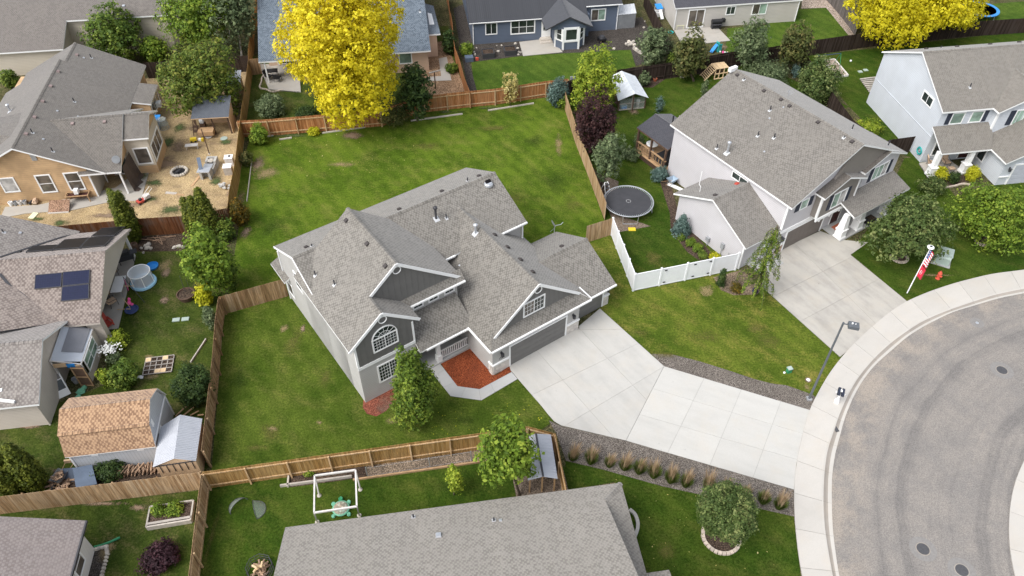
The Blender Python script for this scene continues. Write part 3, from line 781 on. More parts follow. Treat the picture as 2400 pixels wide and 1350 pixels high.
# ------------------------------------------------------------------ slabs cut by joints
def clip(poly, p, n, gap):
    out = []
    m = len(poly)
    for i in range(m):
        a, b = poly[i], poly[(i + 1) % m]
        da, db = (a - p).dot(n) - gap, (b - p).dot(n) - gap
        if da >= 0: out.append(a)
        if (da > 0 > db) or (da < 0 < db): out.append(a.lerp(b, da / (da - db)))
    return out
def parea(poly):
    return abs(sum(poly[i].x * poly[(i + 1) % len(poly)].y - poly[(i + 1) % len(poly)].x * poly[i].y for i in range(len(poly)))) / 2
def split(polys, a, b, gap=0.007, only=None):
    res = []
    d = b - a; n = Vector((-d.y, d.x, 0)).normalized()
    for q in polys:
        for s in (1, -1):
            r = clip(q, a, n * s, gap)
            if len(r) > 2 and parea(r) > 0.02: res.append(r)
    return res
def slabs(name, px, z, mat, cuts, kind='structure', base=True, pname='slab', thick=0.05):
    root = thing(name, 'x', None, kind=kind); del root['label']
    polys = [GL(px, z)]
    if base:
        sheet0 = MB(); sheet0.prism([(p.x, p.y) for p in polys[0]], 0.003, z - 0.018); sheet0.build('slab_bed', M['joint'], root)
    for a, b in cuts: polys = split(polys, G(a[0], a[1], z), G(b[0], b[1], z))
    for q in polys:
        dz = random.uniform(-.002, .002)
        mb = MB(); mb.prism([(p.x, p.y) for p in q], 0.004, z + dz); mb.build(pname, mat, root)
    return root
ZD = 0.055
slabs('driveway', [(1193, 853), (1322, 786), (1358, 768), (1357, 764), (1406, 723), (1556, 858), (1467, 1032), (1316, 997), (1299, 987), (1284, 970), (1270, 952), (1197, 868)], ZD, M['concrete'],
      [((1359, 771), (1516, 938)), ((1258, 822), (1345, 920)), ((1354.7, 771.9), (1459, 771.7)), ((1499, 803.6), (1339, 881)), ((1555, 859.6), (1345, 985))])
slabs('driveway_apron', [(1556.6, 858.4), (1898, 961), (1886, 1000), (1878, 1030), (1866, 1090), (1861, 1147), (1467.6, 1032.4)], ZD, M['concrete_b'],
      [((1503, 972.5), (1865, 1076)), ((1535, 912), (1878, 1015)), ((1650, 887), (1565, 1061)), ((1737, 914), (1664, 1089)), ((1828, 946), (1767, 1113))])
slabs('neighbour_driveway', [(1784, 670), (1811, 598), (1828, 586), (1922, 541), (1975, 562), (2034, 568), (1993, 597), (2126, 706), (2085, 732), (2050, 761), (2015, 793), (1985, 823), (1969, 836)], ZD, M['concrete_old'],
      [((1874, 582), (2052, 758)), ((1878, 752), (2062, 653)), ((1822, 690), (2000, 600))])
slabs('front_walk', [(1007, 866), (1024, 843), (1072, 905), (1124, 912), (1199, 872), (1213, 888), (1128, 938), (1056, 928)], 0.05, M['walk'],
      [((1018, 882), (1038, 868)), ((1040, 908), (1064, 896)), ((1080, 932), (1092, 906)), ((1127, 940), (1122, 910)), ((1160, 918), (1148, 897))])
slabs('solar_patio', [(300, 600), (318, 600), (277, 770), (215, 775), (240, 640)], 0.06, M['patio'], [((235, 690), (310, 680))])
slabs('tan_patio', [(0, 512), (12, 485), (90, 480), (270, 440), (350, 380), (352, 392), (330, 470), (262, 472), (165, 493), (60, 500)], 0.05, M['patio'], [((165, 493), (155, 468)), ((262, 472), (240, 445))])
slabs('blue_patio', [(1217, 98), (1269, 92), (1300, 100), (1319, 122), (1226, 131)], 0.06, M['patio'], [])
slabs('grey_patio', [(1579, 70), (1680, 62), (1712, 95), (1655, 101), (1597, 101)], 0.06, M['patio'], [((1600, 84), (1690, 76)), ((1640, 65), (1662, 100)), ((1665, 63), (1690, 98))])
slabs('peach_walk', [(1028, 137), (1047, 133), (1058, 188), (1005, 190), (1004, 180), (1034, 178)], 0.04, M['patio'], [((1030, 150), (1052, 148)), ((1032, 165), (1055, 163))])
slabs('peach_patio', [(606, 150), (700, 150), (705, 215), (630, 209)], 0.12, M['patio'], [])
slabs('white_porch', [(2154, 382), (2222, 372), (2262, 402), (2178, 417)], 0.12, M['patio'], [])
# ------------------------------------------------------------------ house kit
Z = Vector((0, 0, 1))
class House:
    def __init__(s, name, label, cat, org, yaw, group=None):
        s.o = Vector((org[0], org[1], 0)); s.a = math.radians(yaw)
        s.root = thing(name, label, cat, s.o, s.a, group)
        s.mw = Matrix.Translation(s.o) @ Matrix.Rotation(s.a, 4, 'Z'); s.mi = s.mw.inverted()
        s.rf = None
    def part(s, name, mb, mats, parent=None, **k):
        return mb.build(name, mats, parent or s.root, **k)
    def loc(s, x, y, z=0.0):
        return s.mi @ G(x, y, z)
    def hit(s, px, pl):
        """point where the sight line of px meets the plane through three local points"""
        a, b, c = [s.mw @ Vector(p) for p in pl[:3]]
        n = (b - a).cross(c - a); d = ray(*px)
        return s.mi @ (CAMP + d * ((a - CAMP).dot(n) / d.dot(n)))
    def roof(s, planes, mat, th=0.15, trim='white', name='roof', caps=(), capmat='cap'):
        mb = MB()
        for pts in planes:
            pts = [Vector(p) for p in pts]
            n = (pts[1] - pts[0]).cross(pts[2] - pts[0]).normalized()
            if n.z < 0: n = -n
            e = Z.cross(n)
            e = e.normalized() if e.length > 1e-3 else Vector((1, 0, 0))
            t = n.cross(e)
            mb.slab(pts, (0, 0, -th), 0, 1, rnd=random.uniform(.25, .75), uvs=[(p.dot(e), p.dot(t)) for p in pts])
        r = s.part(name, mb, [M[mat], M[trim]])
        s.rf = r
        for a, b in caps: s.cap(a, b, r, mat)
        return r
    def cap(s, a, b, parent, mat, w=0.15):
        a, b = Vector(a), Vector(b); d = b - a; L = d.length; d.normalize()
        x = d.cross(Z).normalized(); up = x.cross(d)
        mb = MB(); n = max(1, int(L / 0.28)); st = L / n
        for i in range(n):
            p = a + d * (i * st); q = p + d * (st * 1.02)
            r = random.random()
            for sg in (1, -1):
                e = x * sg * w - up * w * 0.5
                l0, l1 = up * 0.018, up * 0.045
                pts = [p + l0, q + l1, q + e + l1, p + e + l0]
                uv = [(r * 9, 0), (r * 9 + st, 0), (r * 9 + st, w), (r * 9, w)]
                mb.add(pts, [(0, 1, 2, 3) if sg < 0 else (3, 2, 1, 0)], rnd=random.uniform(.05, .5), uvs=[uv if sg < 0 else uv[::-1]])
                mb.add([q + l1, q + e + l1, q + e + l0 * .2, q + l0 * .2], [(0, 1, 2, 3)])
        mb.build('ridge_cap', M[mat], parent)
    def gable(s, axis, u0, u1, v0, v1, ze, pitch, mat, th=0.15, caps=True, name='roof', trim='white'):
        """plain gable roof; returns its planes"""
        if axis == 'v':
            um = (u0 + u1) / 2; zr = ze + (um - u0) * pitch
            A = [(u0, v0, ze), (um, v0, zr), (um, v1, zr), (u0, v1, ze)]
            B = [(u1, v0, ze), (u1, v1, ze), (um, v1, zr), (um, v0, zr)]
            r = ((um, v0, zr), (um, v1, zr))
        else:
            vm = (v0 + v1) / 2; zr = ze + (vm - v0) * pitch
            A = [(u0, v0, ze), (u1, v0, ze), (u1, vm, zr), (u0, vm, zr)]
            B = [(u0, v1, ze), (u0, vm, zr), (u1, vm, zr), (u1, v1, ze)]
            r = ((u0, vm, zr), (u1, vm, zr))
        s.roof([A, B], mat, th, trim, name, [r] if caps else [])
        return A, B
    def gblock(s, axis, u0, u1, v0, v1, zw, pitch, mat, zb=0.0, name='wall', parent=None):
        """walls with gable ends under a gable roof (zw: wall top at the eave side)"""
        mb = MB()
        if axis == 'v':
            m = (u0 + u1) / 2; pr = [(u0, zb), (u1, zb), (u1, zw), (m, zw + (m - u0) * pitch), (u0, zw)]
            f = [Vector((a, v0, z)) for a, z in pr]
            mb.slab(f, (0, v1 - v0, 0))
        else:
            m = (v0 + v1) / 2; pr = [(v0, zb), (v1, zb), (v1, zw), (m, zw + (m - v0) * pitch), (v0, zw)]
            f = [Vector((u0, a, z)) for a, z in pr]
            mb.slab(f, (u1 - u0, 0, 0))
        return s.part(name, mb, M[mat], parent)
    def block(s, u0, u1, v0, v1, z0, z1, mat, name='wall'):
        mb = MB(); mb.box(u0, u1, v0, v1, z0, z1)
        return s.part(name, mb, M[mat])
    def face(s, side, at):
        r = {'F': (1, 0, 0), 'L': (0, -1, 0), 'R': (0, 1, 0), 'B': (-1, 0, 0)}[side]
        o = Vector(r).cross(Z)
        return (o * 0 + (Vector((0, at, 0)) if side in 'FB' else Vector((at, 0, 0))), Vector(r), o)
    def window(s, side, at, a, z, w, h, cols=1, rows=1, mc=0, mr=0, trim=0.10, glass='glass', name='window', shutters=0, sash='white'):
        """a, z: lower corner of the opening along the wall (u for F, v for L and R)"""
        P, r, o = s.face(side, at)
        if side in 'LB': a0 = -(a + w); a1 = -a
        else: a0, a1 = a, a + w
        mb = MB()
        fr = lambda b0, b1, c0, c1, d0, d1: mb.frame(P, r, o, Z, b0, b1, d0, d1, c0, c1)
        t = trim
        fr(a0 - t, a1 + t, z - t, z, 0.0, 0.05); fr(a0 - t, a1 + t, z + h, z + h + t, 0.0, 0.05)
        fr(a0 - t, a0, z, z + h, 0.0, 0.05); fr(a1, a1 + t, z, z + h, 0.0, 0.05)
        cw, rh = (a1 - a0) / cols, h / rows
        for i in range(1, cols): fr(a0 + i * cw - .025, a0 + i * cw + .025, z, z + h, 0.0, 0.04)
        for j in range(1, rows):
            for i in range(cols): fr(a0 + i * cw + .026, a0 + (i + 1) * cw - .026, z + j * rh - .022, z + j * rh + .022, 0.0, 0.04)
        for i in range(cols):
            for j in range(rows):
                for k in range(1, mc): x = a0 + i * cw + cw * k / mc; fr(x - .009, x + .009, z + j * rh + .023, z + (j + 1) * rh - .023, 0.012, 0.026)
                for k in range(1, mr): y = z + j * rh + rh * k / mr; fr(a0 + i * cw + .027, a0 + (i + 1) * cw - .027, y - .009, y + .009, 0.012, 0.027)
        wd = s.part(name, mb, M[sash])
        for i in range(cols):
            for j in range(rows):
                mb = MB(); mb.frame(P, r, o, Z, a0 + i * cw + .005, a0 + (i + 1) * cw - .005, 0.002, 0.015, z + j * rh + .005, z + (j + 1) * rh - .005)
                g = glass if isinstance(glass, str) else glass[(i + j * cols) % len(glass)]
                s.part('pane', mb, M[g], wd)
        for sd in ([-1, 1] if shutters else []):
            c0 = a0 - t - shutters - .01 if sd < 0 else a1 + t + .01
            mb = MB(); mb.frame(P, r, o, Z, c0, c0 + shutters, 0.0, 0.04, z - t * .6, z + h + t * .6)
            n = 7
            for k in range(n):
                zz = z + h * (k + .5) / n; mb.frame(P, r, o, Z, c0 + .04, c0 + shutters - .04, 0.04, 0.052, zz - h / n * .3, zz + h / n * .3)
            s.part('shutter', mb, M['shutter'])
        return wd
    def garage(s, side, at, a, w, h, mat, nsec=4, ncol=8, trim=0.13):
        P, r, o = s.face(side, at)
        mb = MB()
        fr = lambda b0, b1, c0, c1, d0, d1: mb.frame(P, r, o, Z, b0, b1, d0, d1, c0, c1)
        sh = h / nsec
        for i in range(nsec):
            fr(a, a + w, i * sh + .008, (i + 1) * sh - .008, 0.0, 0.03)
            for k in range(ncol):
                fr(a + w * (k + .1) / ncol, a + w * (k + .9) / ncol, i * sh + sh * .18, i * sh + sh * .82, 0.03, 0.038)
        d = s.part('garage_door', mb, M[mat])
        mb = MB()
        fr = lambda b0, b1, c0, c1, d0, d1: mb.frame(P, r, o, Z, b0, b1, d0, d1, c0, c1)
        fr(a - trim, a, 0, h + trim, 0, 0.06); fr(a + w, a + w + trim, 0, h + trim, 0, 0.06); fr(a, a + w, h, h + trim, 0, 0.06)
        s.part('door_frame', mb, M['white'], d)
        return d
    def door(s, side, at, a, w=0.95, h=2.05, z=0.15, mat='maroon'):
        P, r, o = s.face(side, at)
        if side in 'LB': a = -(a + w)
        mb = MB(); mb.frame(P, r, o, Z, a, a + w, 0.0, 0.03, z, z + h)
        for c0, c1 in ((.12, .45), (.55, .88)):
            for e0, e1 in ((.1, .45), (.55, .93)): mb.frame(P, r, o, Z, a + w * c0, a + w * c1, 0.03, 0.04, z + h * e0, z + h * e1)
        d = s.part('door', mb, M[mat])
        mb = MB()
        for b0, b1, c0, c1 in ((a - .1, a, z, z + h + .1), (a + w, a + w + .1, z, z + h + .1), (a, a + w, z + h, z + h + .1)): mb.frame(P, r, o, Z, b0, b1, 0.0, 0.045, c0, c1)
        s.part('frame', mb, M['white'], d)
        mb = MB(); mb.frame(P, r, o, Z, a + w - .12, a + w - .08, 0.03, 0.09, z + .95, z + 1.02)
        s.part('handle', mb, M['charcoal'], d)
        return d
    def trim(s, boxes, name='trim_board', mat='white'):
        for b in boxes:
            mb = MB(); mb.box(*b); s.part(name, mb, M[mat])
    def lamp(s, side, at, a, z):
        P, r, o = s.face(side, at)
        mb = MB()
        mb.frame(P, r, o, Z, a - .06, a + .06, 0, .03, z - .05, z + .15)
        mb.frame(P, r, o, Z, a - .025, a + .025, .03, .14, z + .05, z + .09)
        mb.frame(P, r, o, Z, a - .08, a + .08, .08, .24, z - .22, z + .03)
        mb.frame(P, r, o, Z, a - .10, a + .10, .06, .26, z + .03, z + .07)
        return s.part('wall_lamp', mb, M['charcoal'])
    def vents(s, lst, plane, kind='roof_vent', mat='vent', parent=None, size=0.28, h=0.13):
        pl = [Vector(p) for p in plane[:3]]
        n = (pl[1] - pl[0]).cross(pl[2] - pl[0]).normalized()
        if n.z < 0: n = -n
        e = Z.cross(n).normalized(); t = n.cross(e)
        for px in lst:
            p = s.hit(px, pl)
            mb = MB()
            if kind == 'roof_vent':
                q = size
                pts = [p + e * a * q / 2 + t * b * q / 2 for a, b in ((-1, -1), (1, -1), (1, 1), (-1, 1))]
                top = [p + e * a * q * .44 + t * b * q * .44 + n * (h if b < 0 else h * .75) for a, b in ((-1, -1), (1, -1), (1, 1), (-1, 1))]
                mb.add(pts + top, [(4, 5, 6, 7), (0, 1, 5, 4), (1, 2, 6, 5), (2, 3, 7, 6), (3, 0, 4, 7)])
                s.part('roof_vent', mb, M[mat], parent or s.rf)
            elif kind == 'vent_pipe':
                mb.tube([p - Z * .1, p + Z * h], 0.05, 8)
                q = s.part('vent_pipe', mb, M[mat], parent or s.rf)
                mb = MB(); mb.frame(p, e, t, n, -.11, .11, -.16, .1, 0, .015)
                mb.build('flashing', M['flash'], s.root)
            elif kind == 'flue':
                mb.tube([p - Z * .1, p + Z * h], 0.085, 10); mb.lathe([(.09, h), (.15, h + .03), (.16, h + .17), (.05, h + .24)], 12, p)
                s.part('flue_pipe', mb, M[mat], parent or s.rf)
                mb = MB(); mb.frame(p, e, t, n, -.2, .2, -.28, .16, 0, .02)
                mb.build('flashing', M['flash'], s.root)

# ------------------------------------------------------------------ the house in the middle
h = House('main_house', 'two storey light grey house with dark grey gables and a triple garage', 'house', G(857.3, 944), 35.48)
A = 0.81; EA = 5.5; uL = -0.38; uA = 2.12; uAR = 4.62; uB = 4.26; uBR = 8.9; vB = 1.5; vBb = 8.1
zL = lambda u: EA + A * (u - uL)
zrA = zL(uA); zrB = zL(uB)
zBR = lambda u: zrB - A * (u - uB)
vE, zE, pm, vR, vK = 4.15, 5.0, 0.49, 8.25, 12.35
zm = lambda v: zE + pm * (v - vE)
zR = zm(vR)
uRt = 16.22
mainF = [(-.10, vE, zE), (uRt, vE, zE), (uRt, vR, zR), (-.10, vR, zR)]
mainB = [(-.10, vK, zE), (-.10, vR, zR), (uRt, vR, zR), (uRt, vK, zE)]
left_hi = [(uL, -.12, EA), (uA, -.12, zrA), (uA, vB, zrA), (uB, vB, zrB), (uB, vBb, zrB), (uL, vBb, EA)]
aR = [(uAR, -.12, EA), (uAR, 2.0, EA), (uA, 2.0, zrA), (uA, -.12, zrA)]
bR = [(uBR, vB, zBR(uBR)), (uBR, vBb, zBR(uBR)), (uB, vBb, zrB), (uB, vB, zrB)]
pentB = [(uA + .9, 1.20, 5.47), (uBR + .02, 1.20, 5.47), (uBR + .02, 1.85, 5.47 + .65 * A), (uA + .9, 1.85, 5.47 + .65 * A)]
# garage gable
uC0, uC, uC1 = 7.93, 12.17, 16.41
eC = 2.95; zrC = eC + A * (uC - uC0)
cL = [(uC0, -2.74, eC), (uC, -2.74, zrC), (uC, 7.4, zrC), (uC0, 7.4, eC)]
cR = [(uC1, -2.74, eC), (uC1, 7.4, eC), (uC, 7.4, zrC), (uC, -2.74, zrC)]
pentC = [(uC0, -3.29, eC - .0), (uC1, -3.29, eC), (uC1 - .55, -2.5, eC + .79 * A), (uC0 + .55, -2.5, eC + .79 * A)]
cLf = [(uC0, -3.29, eC + .004), (uC0 + .62, -2.73, eC + .62 * A), (uC0, -2.73, eC + .004)]
cRf = [(uC1, -3.29, eC + .004), (uC1, -2.73, eC + .004), (uC1 - .62, -2.73, eC + .62 * A)]
# third bay
e3, p3, v3a, v3b = 2.42, 0.52, -2.80, 4.3
v3r = (v3a + v3b) / 2; z3r = e3 + p3 * (v3r - v3a)
g3F = [(14.6, v3a, e3), (19.22, v3a, e3), (19.22, v3r, z3r), (14.6, v3r, z3r)]
g3B = [(14.6, v3b, e3), (14.6, v3r, z3r), (19.22, v3r, z3r), (19.22, v3b, e3)]
porch = [(4.14, -.58, 2.93), (8.35, -.58, 2.93), (8.35, 1.62, 4.27), (4.14, 1.62, 4.27)]
main_roof = h.roof([mainF, mainB], 'roof', caps=[((-.1, vR, zR), (1.35, vR, zR)), ((7.0, vR, zR), (uRt, vR, zR))])
rf_main = h.rf
h.roof([left_hi, aR, bR], 'roof', name='gable_roof', caps=[((uA, -.12, zrA), (uA, vB, zrA)), ((uB, vB, zrB), (uB, vBb, zrB))])
rf_gab = h.rf
h.roof([pentB], 'roof', name='pent_roof'); h.roof([porch], 'roof', name='porch_roof')
h.roof([cL, cR], 'roof', name='garage_roof', caps=[((uC, -2.74, zrC), (uC, 7.05, zrC))])
rf_c = h.rf
h.roof([pentC, cLf, cRf], 'roof', name='pent_roof')
h.roof([g3F, g3B], 'roof', name='bay_roof', caps=[((15.6, v3r, z3r), (19.22, v3r, z3r))])
rf_3 = h.rf
h.roof([[(-.45, 10.9, 2.72), (.9, 10.9, 3.3), (.9, 13.4, 3.3), (-.45, 13.4, 2.72)], [(.9, 12.0, 3.4), (6.5, 12.0, 3.4), (6.5, 13.4, 2.7), (.9, 13.4, 2.7)]], 'roof', name='rear_porch_roof')
# walls
mb = MB()
mb.slab([(0, 0, 0), (4.13, 0, 0), (4.13, 0, 5.52), (uA, 0, zL(uA) - .18), (0, 0, zL(0) - .18)], (0, 5.0, 0))
mb.slab([(0, 1.7, 0), (8.55, 1.7, 0), (8.55, 1.7, 5.42), (uB, 1.7, zrB - .2), (0, 1.7, zL(0) - .19)], (0, 6.2, 0))
mb.slab([(0, 4.55, 0), (0, 12.0, 0), (0, 12.0, zm(vE + .35) - .2), (0, vR, zR - .19), (0, 4.55, zm(4.55) - .18)], (16.0, 0, 0))
h.part('wall', mb, M['side_grey'])
h.block(15.4, 15.45, 4.3, 4.6, 0, .1, 'side_grey', 'wall')
mb = MB(); mb.slab([(8.25, 0, 0), (15.72, 0, 0), (15.72, 0, eC + .05), (uC, 0, zrC - .5), (8.25, 0, eC + .05)], (0, 8.0, 0))
h.part('garage_wall', mb, M['side_grey'])
mb = MB(); mb.box(8.25, 15.72, -2.95, 0.0, 0, 2.76); mb.box(15.72, 19.12, -2.25, 3.9, 0, 2.5)
mb.slab([(19.12, -2.25, 2.5), (19.12, 3.9, 2.5), (19.12, v3r, z3r - .2)], (-.2, 0, 0))
h.part('garage_wall', mb, M['side_grey'])
# dark board-and-batten gables
mb = MB(); mb.slab([(.0, -.002, 3.62), (4.13, -.002, 3.62), (4.13, -.002, 5.56), (uA, -.002, zrA - .18), (.0, -.002, zL(0) - .17)], (0, -.022, 0))
ga = h.part('gable_panel', mb, M['side_bb'])
mb = MB(); mb.slab([(uA + .1, 1.70, 5.55), (uBR - .45, 1.70, 5.55), (uB, 1.70, zrB - .17), (uA + .1, 1.70, zL(uA + .1) - .16)], (0, -.05, 0))
gb = h.part('gable_panel', mb, M['side_bb'])
mb = MB(); mb.slab([(uC0 + .5, -2.56, 3.2), (uC1 - .5, -2.56, 3.2), (uC1 - .5, -2.56, 3.22), (uC, -2.56, zrC - .17), (uC0 + .5, -2.56, 3.22)], (0, .2, 0))
gc = h.part('gable_panel', mb, M['side_bb'])
def battens(v, us, f, z0, par):
    for u in us:
        zt = f(u)
        if zt - z0(u) < .12: continue
        mb = MB(); mb.box(u - .022, u + .022, v - .016, v, z0(u), zt)
        h.part('batten', mb, M['side_bb'], par)
battens(-.024, [.42 * i + .3 for i in range(10)], lambda u: min(zL(u), EA + A * (uAR - u)) - .18, lambda u: 3.62, ga)
battens(1.65, [2.3 + .42 * i for i in range(15)], lambda u: min(zL(u), zBR(u)) - .18, lambda u: 5.6, gb)
battens(-2.56, [8.6 + .42 * i for i in range(18)], lambda u: eC + A * min(u - uC0, uC1 - u) - .18, lambda u: 3.4, gc)
# gable ring brackets under the three peaks
def ring(uc, v, zc, r, par, half):
    mb = MB(); pts = []
    for i in range(25):
        t = 2 * math.pi * i / 24
        x, z = math.cos(t) * r, math.sin(t) * r
        pts.append((uc + x, v, zc + z))
    mb.tube(pts, .035, 6, cap=False)
    h.part('gable_ring', mb, M['white'], par)
ring(uA, -.10, zrA - .62, .27, rf_gab, 0); ring(uB, 1.56, zrB - .62, .27, rf_gab, 0); ring(uC, -2.68, zrC - .6, .27, rf_c, 0)
# white bands and corner boards
h.trim([(-.02, 4.15, -.06, 0, 3.36, 3.62)], 'band_board')
h.trim([(-.03, .10, -.045, .10, 3.62, 5.55), (4.03, 4.16, -.05, .10, 3.62, 5.45)], 'corner_board')
h.trim([(8.23, 8.33, -2.97, -2.9, .95, 2.7)], 'corner_board', 'side_grey')
# white rake boards and gutters
def rake(a, b, par, w=.2, mat='white'):
    mb = MB(); mb.bar(Vector(a) + Vector((0, -.025, -w * .34)), Vector(b) + Vector((0, -.025, -w * .34)), .045, w); h.part('rake_board', mb, M[mat], par)
for ua, ub, za, uc_, zc_, v_, pr in ((uL, uAR, EA, uA, zrA, -.12, rf_gab), (2.25, uBR, 0, uB, zrB, vB, rf_gab), (8.55, 15.8, 0, uC, zrC, -2.74, rf_c)):
    for ue in (ua, ub): rake((ue, v_, zc_ - A * abs(ue - uc_)), (uc_, v_, zc_), pr)
def gutter(a, b):
    mb = MB(); mb.bar(a, b, .1, .12); h.part('gutter', mb, M['white'])
gutter((uC0, -3.35, eC - .07), (uC1, -3.35, eC - .07)); gutter((4.6, -.64, 2.86), (7.85, -.64, 2.86)); gutter((4.7, 1.14, 5.4), (uBR, 1.14, 5.4)); gutter((14.0, vE - .06, zE - .07), (uRt, vE - .06, zE - .07)); gutter((16.5, v3a - .06, e3 - .07), (19.22, v3a - .06, e3 - .07)); gutter((9.0, vE - .06, zE - .07), (9.95, vE - .06, zE - .07))
gutter((uC0 - .06, -3.3, eC - .07), (uC0 - .06, 1.4, eC - .07)); gutter((uC1 + .06, -3.3, eC - .06), (uC1 + .06, -1.9, eC - .06))
for va, za in ((5.3, zm(5.3)), (vK, zE)): mb = MB(); mb.bar((-.125, va, za - .08), (-.125, vR, zR - .08), .14, .04, up=(1, 0, 0)); h.part('rake_board', mb, M['white'], rf_main)
# windows
w1 = h.window('F', -.022, 1.28, 4.38, 1.62, 1.0, 2, 1, 4, 4, .1, ['glass', 'glass'], 'arched_window')
mb = MB(); c_ = Vector((2.09, -.03, 5.38)); R_ = .81
mb.slab([c_ + Vector((math.cos(t) * R_, 0, math.sin(t) * R_)) for t in [math.pi * i / 20 for i in range(21)]], (0, -.012, 0))
h.part('pane', mb, M['glass'], w1)
mb = MB()
arc = lambda r: [c_ + Vector((math.cos(t) * r, -.02, math.sin(t) * r)) for t in [math.pi * i / 20 for i in range(21)]]
for a_, b_ in zip(arc(R_ + .05), arc(R_ + .05)[1:]): mb.bar(a_, b_, .05, .12, up=(0, 1, 0))
for a_, b_ in zip(arc(R_ * .55), arc(R_ * .55)[1:]): mb.bar(a_, b_, .02, .02)
for t in (30, 60, 90, 120, 150): mb.bar(c_ + Vector((0, -.02, 0)), c_ + Vector((math.cos(math.radians(t)) * R_, -.02, math.sin(math.radians(t)) * R_)), .018)
h.part('arch_frame', mb, M['white'], w1)
h.window('F', 0, 1.32, 1.32, 1.55, 1.5, 2, 1, 4, 5, .11, 'glass')
for u in (5.15, 6.35, 7.6): h.window('F', 1.70, u, 4.5, .62, .55, 1, 1, 2, 2, .11, 'glass')
h.window('F', -2.56, 11.12, 3.78, 1.62, 1.12, 2, 1, 3, 3, .1, ['glass_brown', 'glass'])
h.window('L', 0, 8.3, 3.6, .9, 1.3, 1, 2, 0, 0, .1, 'glass')
h.window('L', 0, 10.9, .9, .9, 1.2, 1, 1, 0, 0, .1, 'glass')
# garage doors, stone piers
h.garage('F', -2.95, 9.70, 4.78, 2.02, 'door_grey'); h.garage('F', -2.25, 16.15, 2.35, 2.02, 'door_grey', 4, 4)
def veneer(u0, u1, v, z1, side='F'):
    n = 0; z = 0.0; lst = []
    while z < z1 - .03:
        hh = min(random.choice((.09, .12, .15)), z1 - z); u = u0
        while u < u1 - .02:
            ww = min(random.uniform(.16, .42), u1 - u)
            if u1 - (u + ww) < .08: ww = u1 - u
            mb = MB()
            d = random.uniform(.045, .075)
            if side == 'F': mb.box(u + .006, u + ww - .006, v - d, v, z + .006, z + hh - .006, rnd=random.random())
            else: mb.box(v - d, v, u + .006, u + ww - .006, z + .006, z + hh - .006, rnd=random.random())
            mb.build('stone', M['stone'], h.root); u += ww
        z += hh
veneer(8.25, 9.55, -2.95, .95); veneer(14.63, 15.72, -2.95, .95); veneer(18.66, 19.12, -2.25, .95); veneer(-2.95, -2.5, 8.25, .95, 'L')
h.trim([(8.17, 9.56, -3.06, -2.95, .95, 1.07), (14.62, 15.74, -3.06, -2.95, .95, 1.07), (18.64, 19.16, -2.36, -2.25, .95, 1.07), (8.15, 8.25, -2.94, -2.5, .95, 1.07)], 'stone_cap')
h.lamp('F', -2.95, 8.95, 1.85); h.lamp('F', -2.95, 15.15, 1.75); h.lamp('F', -2.25, 18.9, 1.7)
# house number beside the garage door
SEG = {'1': 'bc', '7': 'abc', '8': 'abcdefg', '0': 'abcdef', '9': 'abcdfg'}
mb = MB()
for i, ch in enumerate('1790'):
    x0, z0, w_, h_ = 8.72 + i * .135, 1.28, .08, .17
    sg = {'a': (x0, x0 + w_, z0 + h_ - .022, z0 + h_), 'g': (x0 + .022, x0 + w_ - .022, z0 + h_ / 2 - .011, z0 + h_ / 2 + .011), 'd': (x0, x0 + w_, z0, z0 + .022),
          'f': (x0, x0 + .022, z0 + h_ / 2, z0 + h_ - .024), 'e': (x0, x0 + .022, z0 + .024, z0 + h_ / 2), 'b': (x0 + w_ - .022, x0 + w_, z0 + h_ / 2, z0 + h_ - .024), 'c': (x0 + w_ - .022, x0 + w_, z0 + .0, z0 + h_ / 2 - .012)}
    for k in SEG[ch]:
        b_ = sg[k]; mb.box(b_[0], b_[1], -2.972, -2.952, b_[2], b_[3])
h.part('house_number', mb, M['black'])
# porch: floor, column, railing, door
mb = MB(); mb.box(4.13, 8.25, -.05, 1.7, .003, .17); h.part('porch_floor', mb, M['walk'])
h.door('F', 1.7, 4.75, 1.0, 2.1, .17, 'maroon')
h.window('F', 1.7, 6.5, .9, 1.2, 1.3, 2, 1, 0, 0, .1, 'glass')
mb = MB(); mb.box(5.72, 5.98, .06, .32, .17, 2.75); mb.box(5.66, 6.04, 0, .38, .17, .75); mb.box(5.68, 6.02, .02, .36, 2.55, 2.7)
h.part('porch_column', mb, M['white'])
rl = MB(); rl.box(6.04, 8.24, .14, .22, .98, 1.06); rl.box(6.04, 8.24, .15, .21, .26, .32); rl = h.part('railing', rl, M['white'])
for i in range(13):
    u = 6.18 + i * .16; mb = MB(); mb.box(u - .03, u + .03, .155, .205, .32, .98); h.part('baluster', mb, M['white'], rl)
mb = MB(); mb.box(4.2, 8.25, -.15, -.03, 2.55, 2.75); h.part('porch_beam', mb, M['white'])
